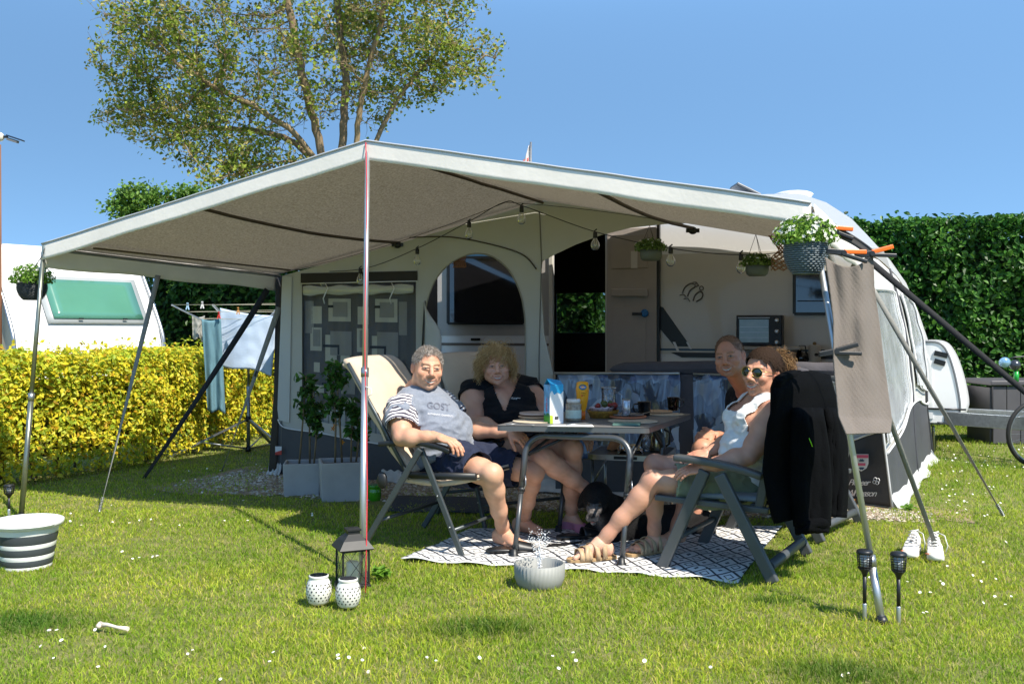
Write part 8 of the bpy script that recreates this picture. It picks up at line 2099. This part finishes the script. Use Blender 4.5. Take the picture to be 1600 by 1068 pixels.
for (px, py, d, colr, nm, lab) in ((293, 479, 10.0, '9fc0d8', 'peg blue', 'pale blue clothes peg left on the rack line'), (316, 477, 10.0, 'd8d8d6', 'peg white', 'white clothes peg on the rack line right of the blue one'), (342, 493, 9.96, 'c8342c', 'peg red', 'red clothes peg between the teal and pale blue towels'), (372, 486, 9.98, 'c08a4a', 'peg wood', 'wooden clothes peg on top of the pale blue towel')):
    c = W(px, py, d); b = MB(); b.beam(c+Vector((-.014, 0, -.03)), c+Vector((.006, 0, .04)), .012, .010); b.beam(c+Vector((.014, 0, -.03)), c+Vector((-.004, 0, .04)), .012, .010); b.top('clothes_peg', mat(nm, hexc(colr), .5, var=0), c, lab, 'clothes peg')
# ------------------------------------------------------------------ lamp post at the left, flag, storage box, bicycle
c = G(-2, 668); r_ = thing('lamp_post', c, 'brown wooden post with a small solar flood light at the left edge', 'lamp post')
d_ = c.y; tpz = W(-2, 226, d_).z
MB().tube([c, Vector((c.x, c.y, tpz))], [.045, .028], 12).part('post', mat('orange brown wood', hexc('80553a'), .7, var=.25, vscale=6, stretch=(4, 4, .5)), r_)
MB().ball(Vector((c.x+.02, c.y, W(0, 214, d_).z)), (.05, .05, .06)).part('sensor', mat('sensor white', hexc('cfc8b8'), .4, var=0), r_)
MB().beam(W(2, 214, d_), W(12, 214, d_), .03, .03).part('bracket', M_blackpl, r_); MB().beam(W(12, 212, d_), W(36, 220, d_), .10, .018).part('solar_panel', mat('solar slate', hexc('1f2c42'), .25, var=.1), r_, bevel=.003); MB().beam(W(12, 217, d_), W(28, 222, d_), .07, .035).part('lamp_head', mat('grey lamp head', hexc('6d6c6c'), .4, var=.1), r_, bevel=.005)
c = W(829, 300, 18); r_ = thing('flag', Vector((c.x, 18, 0)), 'white and red flag tip showing above the canopy ridge', 'flag'); MB().tube([Vector((c.x, 18, 0)), W(829.5, 222, 18)], .02, 8).part('flag_pole', M_alu, r_)
b = MB(); b.grid(lambda u, v: W(lerp(829, lerp(826, 814, v), u), lerp(lerp(224, 262, v), lerp(228, 268, v), u), 18+.06*math.sin(u*4+v*3)), 8, 12); b.part('flag_cloth', mat('flag white', (.75, .72, .72), .8, var=.1, translucent=.3), r_, solid=.004)
b = MB(); b.grid(lambda u, v: W(lerp(826, 817, u), lerp(246, 262, v)+4*u, 17.95), 4, 4); b.part('flag_stripe', mat('flag red', hexc('d07068'), .8, var=.1, translucent=.3), r_, solid=.004)
c0_ = G(1552, 695); r_ = thing('storage_box', c0_+Vector((.4, .3, 0)), 'dark grey plank patterned garden storage box below the laurel hedge', 'storage box')
zt_ = W(1552, 598, c0_.y).z; mbx = mat('anthracite box', hexc('4a484b'), .55, var=.1, vscale=6)
for k in range(9):
    x0 = c0_.x+k*.155; MB().box((x0+.075, c0_.y+.02, zt_*.48), (.150, .035, zt_*.92)).part('plank', mbx, r_, bevel=.006)
MB().box((c0_.x-.0, c0_.y+.32, zt_*.47), (.04, .56, zt_*.9)).part('side_panel', mbx, r_); MB().box((c0_.x+.69, c0_.y+.30, zt_+.0), (1.46, .66, .06)).part('lid', mbx, r_, bevel=.015)
def bicycle():
    ax = W(1622, 672, 9.3); root = thing('bicycle', Vector((ax.x, ax.y, 0)), 'black bicycle partly out of the frame at the right edge', 'bicycle'); rw_ = .30
    gy = ax.y; cz = rw_+.02; cx = ax.x; e1 = Vector((1, .12, 0)).normalized()
    def wheel(x, nm='wheel'):
        c = Vector((cx+x, gy, cz)); ring = [c+e1*rw_*math.cos(t)+Vector((0, 0, rw_*math.sin(t))) for t in np.linspace(0, 6.283, 49)[:-1]]
        w = MB().tube(ring, .020, 8, closed=True).part('wheel', mat('tyre', hexc('161616'), .7, var=.1), root)
        MB().tube([c+(p-c)*.93 for p in ring], .008, 6, closed=True).part('rim', M_alu, w)
        b = MB()
        for k in range(24): b.tube([c, c+(ring[k*2]-c)*.93], .0012, 3)
        b.part('spokes', M_steel, w); return c
    f = wheel(0); b = wheel(1.05)
    mfr = mat('bike frame', hexc('1b1e22'), .3, metal=.4, var=.05); hp = Vector((cx+.22, gy, .86)); bb = Vector((cx+.60, gy, .30)); sd = Vector((cx+.78, gy, .78))
    for nm, p, q, r in (('fork', f, hp, .014), ('frame_tube', hp-Vector((0, 0, .08)), bb, .019), ('frame_tube', hp-Vector((0, 0, .04)), sd-Vector((.02, 0, .1)), .016), ('seat_tube', bb, sd, .016), ('chain_stay', bb, b, .011), ('seat_stay', sd-Vector((0, 0, .1)), b, .010)): MB().tube([p, q], r, 10).part(nm, mfr, root)
    MB().tube([hp, hp+Vector((.0, 0, .16)), hp+Vector((-.02, -.02, .20))], .013, 8).part('stem', M_alu, root)
    h = hp+Vector((-.02, 0, .20)); MB().tube(spline([h+Vector((.05, -.28, .02)), h+Vector((-.06, -.16, .02)), h, h+Vector((-.06, .16, .02)), h+Vector((.05, .28, .02))], 5), .011, 8).part('handlebar', M_alu, root)
    MB().tube([h+Vector((.03, -.30, .02)), h+Vector((-.05, -.20, .02))], .017, 8).part('grip', M_blackpl, root)
    lamp = W(1570, 566, 9.3); MB().ball(lamp, (.055, .04, .05), 12, 8).part('headlight', mat('lamp lens', hexc('8fb4cc'), .08, var=.2, metal=.5), root); MB().tube([lamp+Vector((.03, 0, .03)), lamp+Vector((.10, 0, .05)), h+Vector((-.02, 0, 0))], .009, 6).part('lamp_bracket', M_blackpl, root)
    MB().ball(W(1586, 570, 9.3), (.05, .05, .05), 10, 8).part('bell', mat('grey bell', hexc('4c4f55'), .3, metal=.6, var=0), root); MB().tube([W(1588, 580, 9.3), W(1588, 596, 9.3)], .022, 10).part('green_bottle', mat('green bottle', hexc('1f9a3d'), .35, var=0), root)
    MB().grid(lambda u, v: sd+Vector((-.12+.26*u, (v-.5)*(.05+.11*u), .04+.01*math.sin(u*3))), 8, 4).part('saddle', M_blackpl, root, solid=.04)
bicycle()
# ------------------------------------------------------------------ kitchen cupboard with oven and bottles inside the awning
kc = W(1170, 600, 10.3); kr = thing('camping_kitchen', Vector((kc.x, kc.y, 0)), 'pale camping kitchen cupboard against the caravan wall', 'cupboard')
kx0, kx1 = W(1125, 560, 10.35), W(1296, 560, 10.0)
kd = (kx1-kx0); kd.z = 0; L_ = kd.length; kd.normalize(); kn = Vector((-kd.y, kd.x, 0))
k0 = Vector((kx0.x, kx0.y, 0)); ztop = W(1150, 541, 10.35).z
def K(x, y, z): return k0+kd*x+kn*y+Vector((0, 0, z))
Mk = mat('pale melamine', hexc('b7b3ab'), .5, var=.05)
def slab(x0, x1, y0, y1, z0, z1, m, nm, par, bev=.004):
    b = MB(); b.add([K(x, y, z) for z in (z0, z1) for x, y in ((x0, y0), (x1, y0), (x1, y1), (x0, y1))], [(3, 2, 1, 0), (4, 5, 6, 7), (0, 1, 5, 4), (1, 2, 6, 5), (2, 3, 7, 6), (3, 0, 4, 7)]); return b.part(nm, m, par, bevel=bev)
z2 = W(1270, 567, 10.0).z
slab(0, .80, 0, .40, ztop-.03, ztop, Mk, 'worktop', kr); slab(.80, L_+.1, 0, .40, z2-.03, z2, Mk, 'worktop', kr); slab(.02, L_+.08, .02, .38, .08, z2-.032, Mk, 'cabinet', kr); slab(.02, .79, .30, .38, z2, ztop-.032, Mk, 'back_panel', kr)
for x in (.3, .62, .94): slab(x, x+.008, .008, .018, .1, z2-.05, M_frameb, 'door_gap', kr, 0)
for x in (.02, L_+.06): slab(x, x+.03, .03, .06, 0, .08, M_alu, 'foot', kr, 0)
ov = thing('mini_oven', K(.35, .15, ztop), 'small black tabletop oven with three silver knobs', 'oven')
s0 = (W(1148, 540, 10.2)-k0).dot(kd); s1 = (W(1222, 540, 10.15)-k0).dot(kd); oz1 = W(1185, 492, 10.2).z
slab(s0, s1, .03, .34, ztop+.012, oz1, M_blackpl, 'oven_body', ov, .01); slab(s0+.03, s1-.13, .018, .028, ztop+.04, oz1-.04, mat('oven glass', hexc('7f8f8a'), .1, var=.25, vscale=8, coat=.5), 'oven_glass', ov)
slab(s0+.02, s1-.12, .002, .014, oz1-.034, oz1-.022, M_alu, 'oven_handle', ov)
for k in range(3): slab(s0+.04, s1-.14, .012, .017, ztop+.09+.055*k, ztop+.095+.055*k, M_alu, 'oven_rack', ov, 0)
for k in range(3):
    c = K(s1-.055, .028, oz1-.055-k*(oz1-ztop-.1)/2); MB().lathe([(.024, 0), (.022, .016), (.012, .018)], c, 18, rot=(-kn).to_track_quat('Z', 'Y').to_matrix()).part('knob', mat('silver knob', hexc('b9b7b3'), .3, metal=.6, var=0), ov)
for x in (s0+.04, s1-.04): slab(x, x+.03, .05, .08, ztop, ztop+.012, M_blackpl, 'foot', ov, 0)
c = K((W(1272, 560, 10.1)-k0).dot(kd), .2, z2); r_ = thing('storage_canister', c, 'pale cylindrical canister with a wooden knob on the kitchen top', 'canister'); hh = W(1272, 539, 10.1).z-z2
MB().lathe([(.06, 0), (.062, .01), (.062, hh*.92), (.055, hh)], c, 24).part('canister_body', mat('pale canister', hexc('b3aea4'), .5, var=.05), r_); MB().ball(c+Vector((0, 0, hh+.015)), (.02, .02, .018)).part('knob', mat('wood knob', hexc('7d6338'), .6, var=.1), r_)
MB().ball(c+Vector((.0, -.063, hh*.45)), (.022, .004, .016)).part('badge', M_black, r_)
c = K((W(1252, 560, 10.1)-k0).dot(kd), .2, z2); r_ = thing('coffee_pot', c, 'round black kettle on the kitchen top', 'kettle'); MB().lathe([(.06, 0), (.072, .03), (.060, .09), (.03, .115), (.012, .13)], c, 24).part('kettle_body', M_black, r_); MB().tube([c+Vector((-.05, 0, .08)), c+Vector((-.03, 0, .17)), c+Vector((.03, 0, .17)), c+Vector((.05, 0, .08))], .006, 6).part('handle', M_blackpl, r_)
c = K((W(1234, 560, 10.1)-k0).dot(kd), .15, z2); r_ = thing('spice_jar', c, 'white lidded jar left of the kettle on the kitchen top', 'jar'); MB().lathe([(.05, 0), (.052, .10), (.045, .12)], c, 20).part('jar_body', mat('jar grey', hexc('8d8a84'), .3, var=.1), r_); MB().lathe([(.047, .12), (.047, .15)], c, 20).part('lid', M_wp, r_)
# pinkish cushion corner right of the blond woman
# low leafy weed and taller tufts
P = []; N = []
for (px, py, n_, r) in ((595, 905, 60, .05), (1422, 800, 20, .05)):
    g_ = G(px, py)
    for _ in range(n_): a = random.random()*6.28; q = random.random()*r; P.append((g_.x+q*math.cos(a), g_.y+q*math.sin(a), .02+random.random()*.035)); N.append((random.gauss(0, .4), random.gauss(-.3, .4), 1))
n_ = len(P); o = link('weed', leaf_cloud(np.array(P), np.array(N), .018*RNG.uniform(.7, 1.4, n_), pal(n_, [(.16, .32, .03), (.10, .22, .02)]), hexa=True, long=2.6), M_leaf); tag(o, 'low broad leaved weeds growing in the lawn by the lantern', 'weeds', kind='stuff')
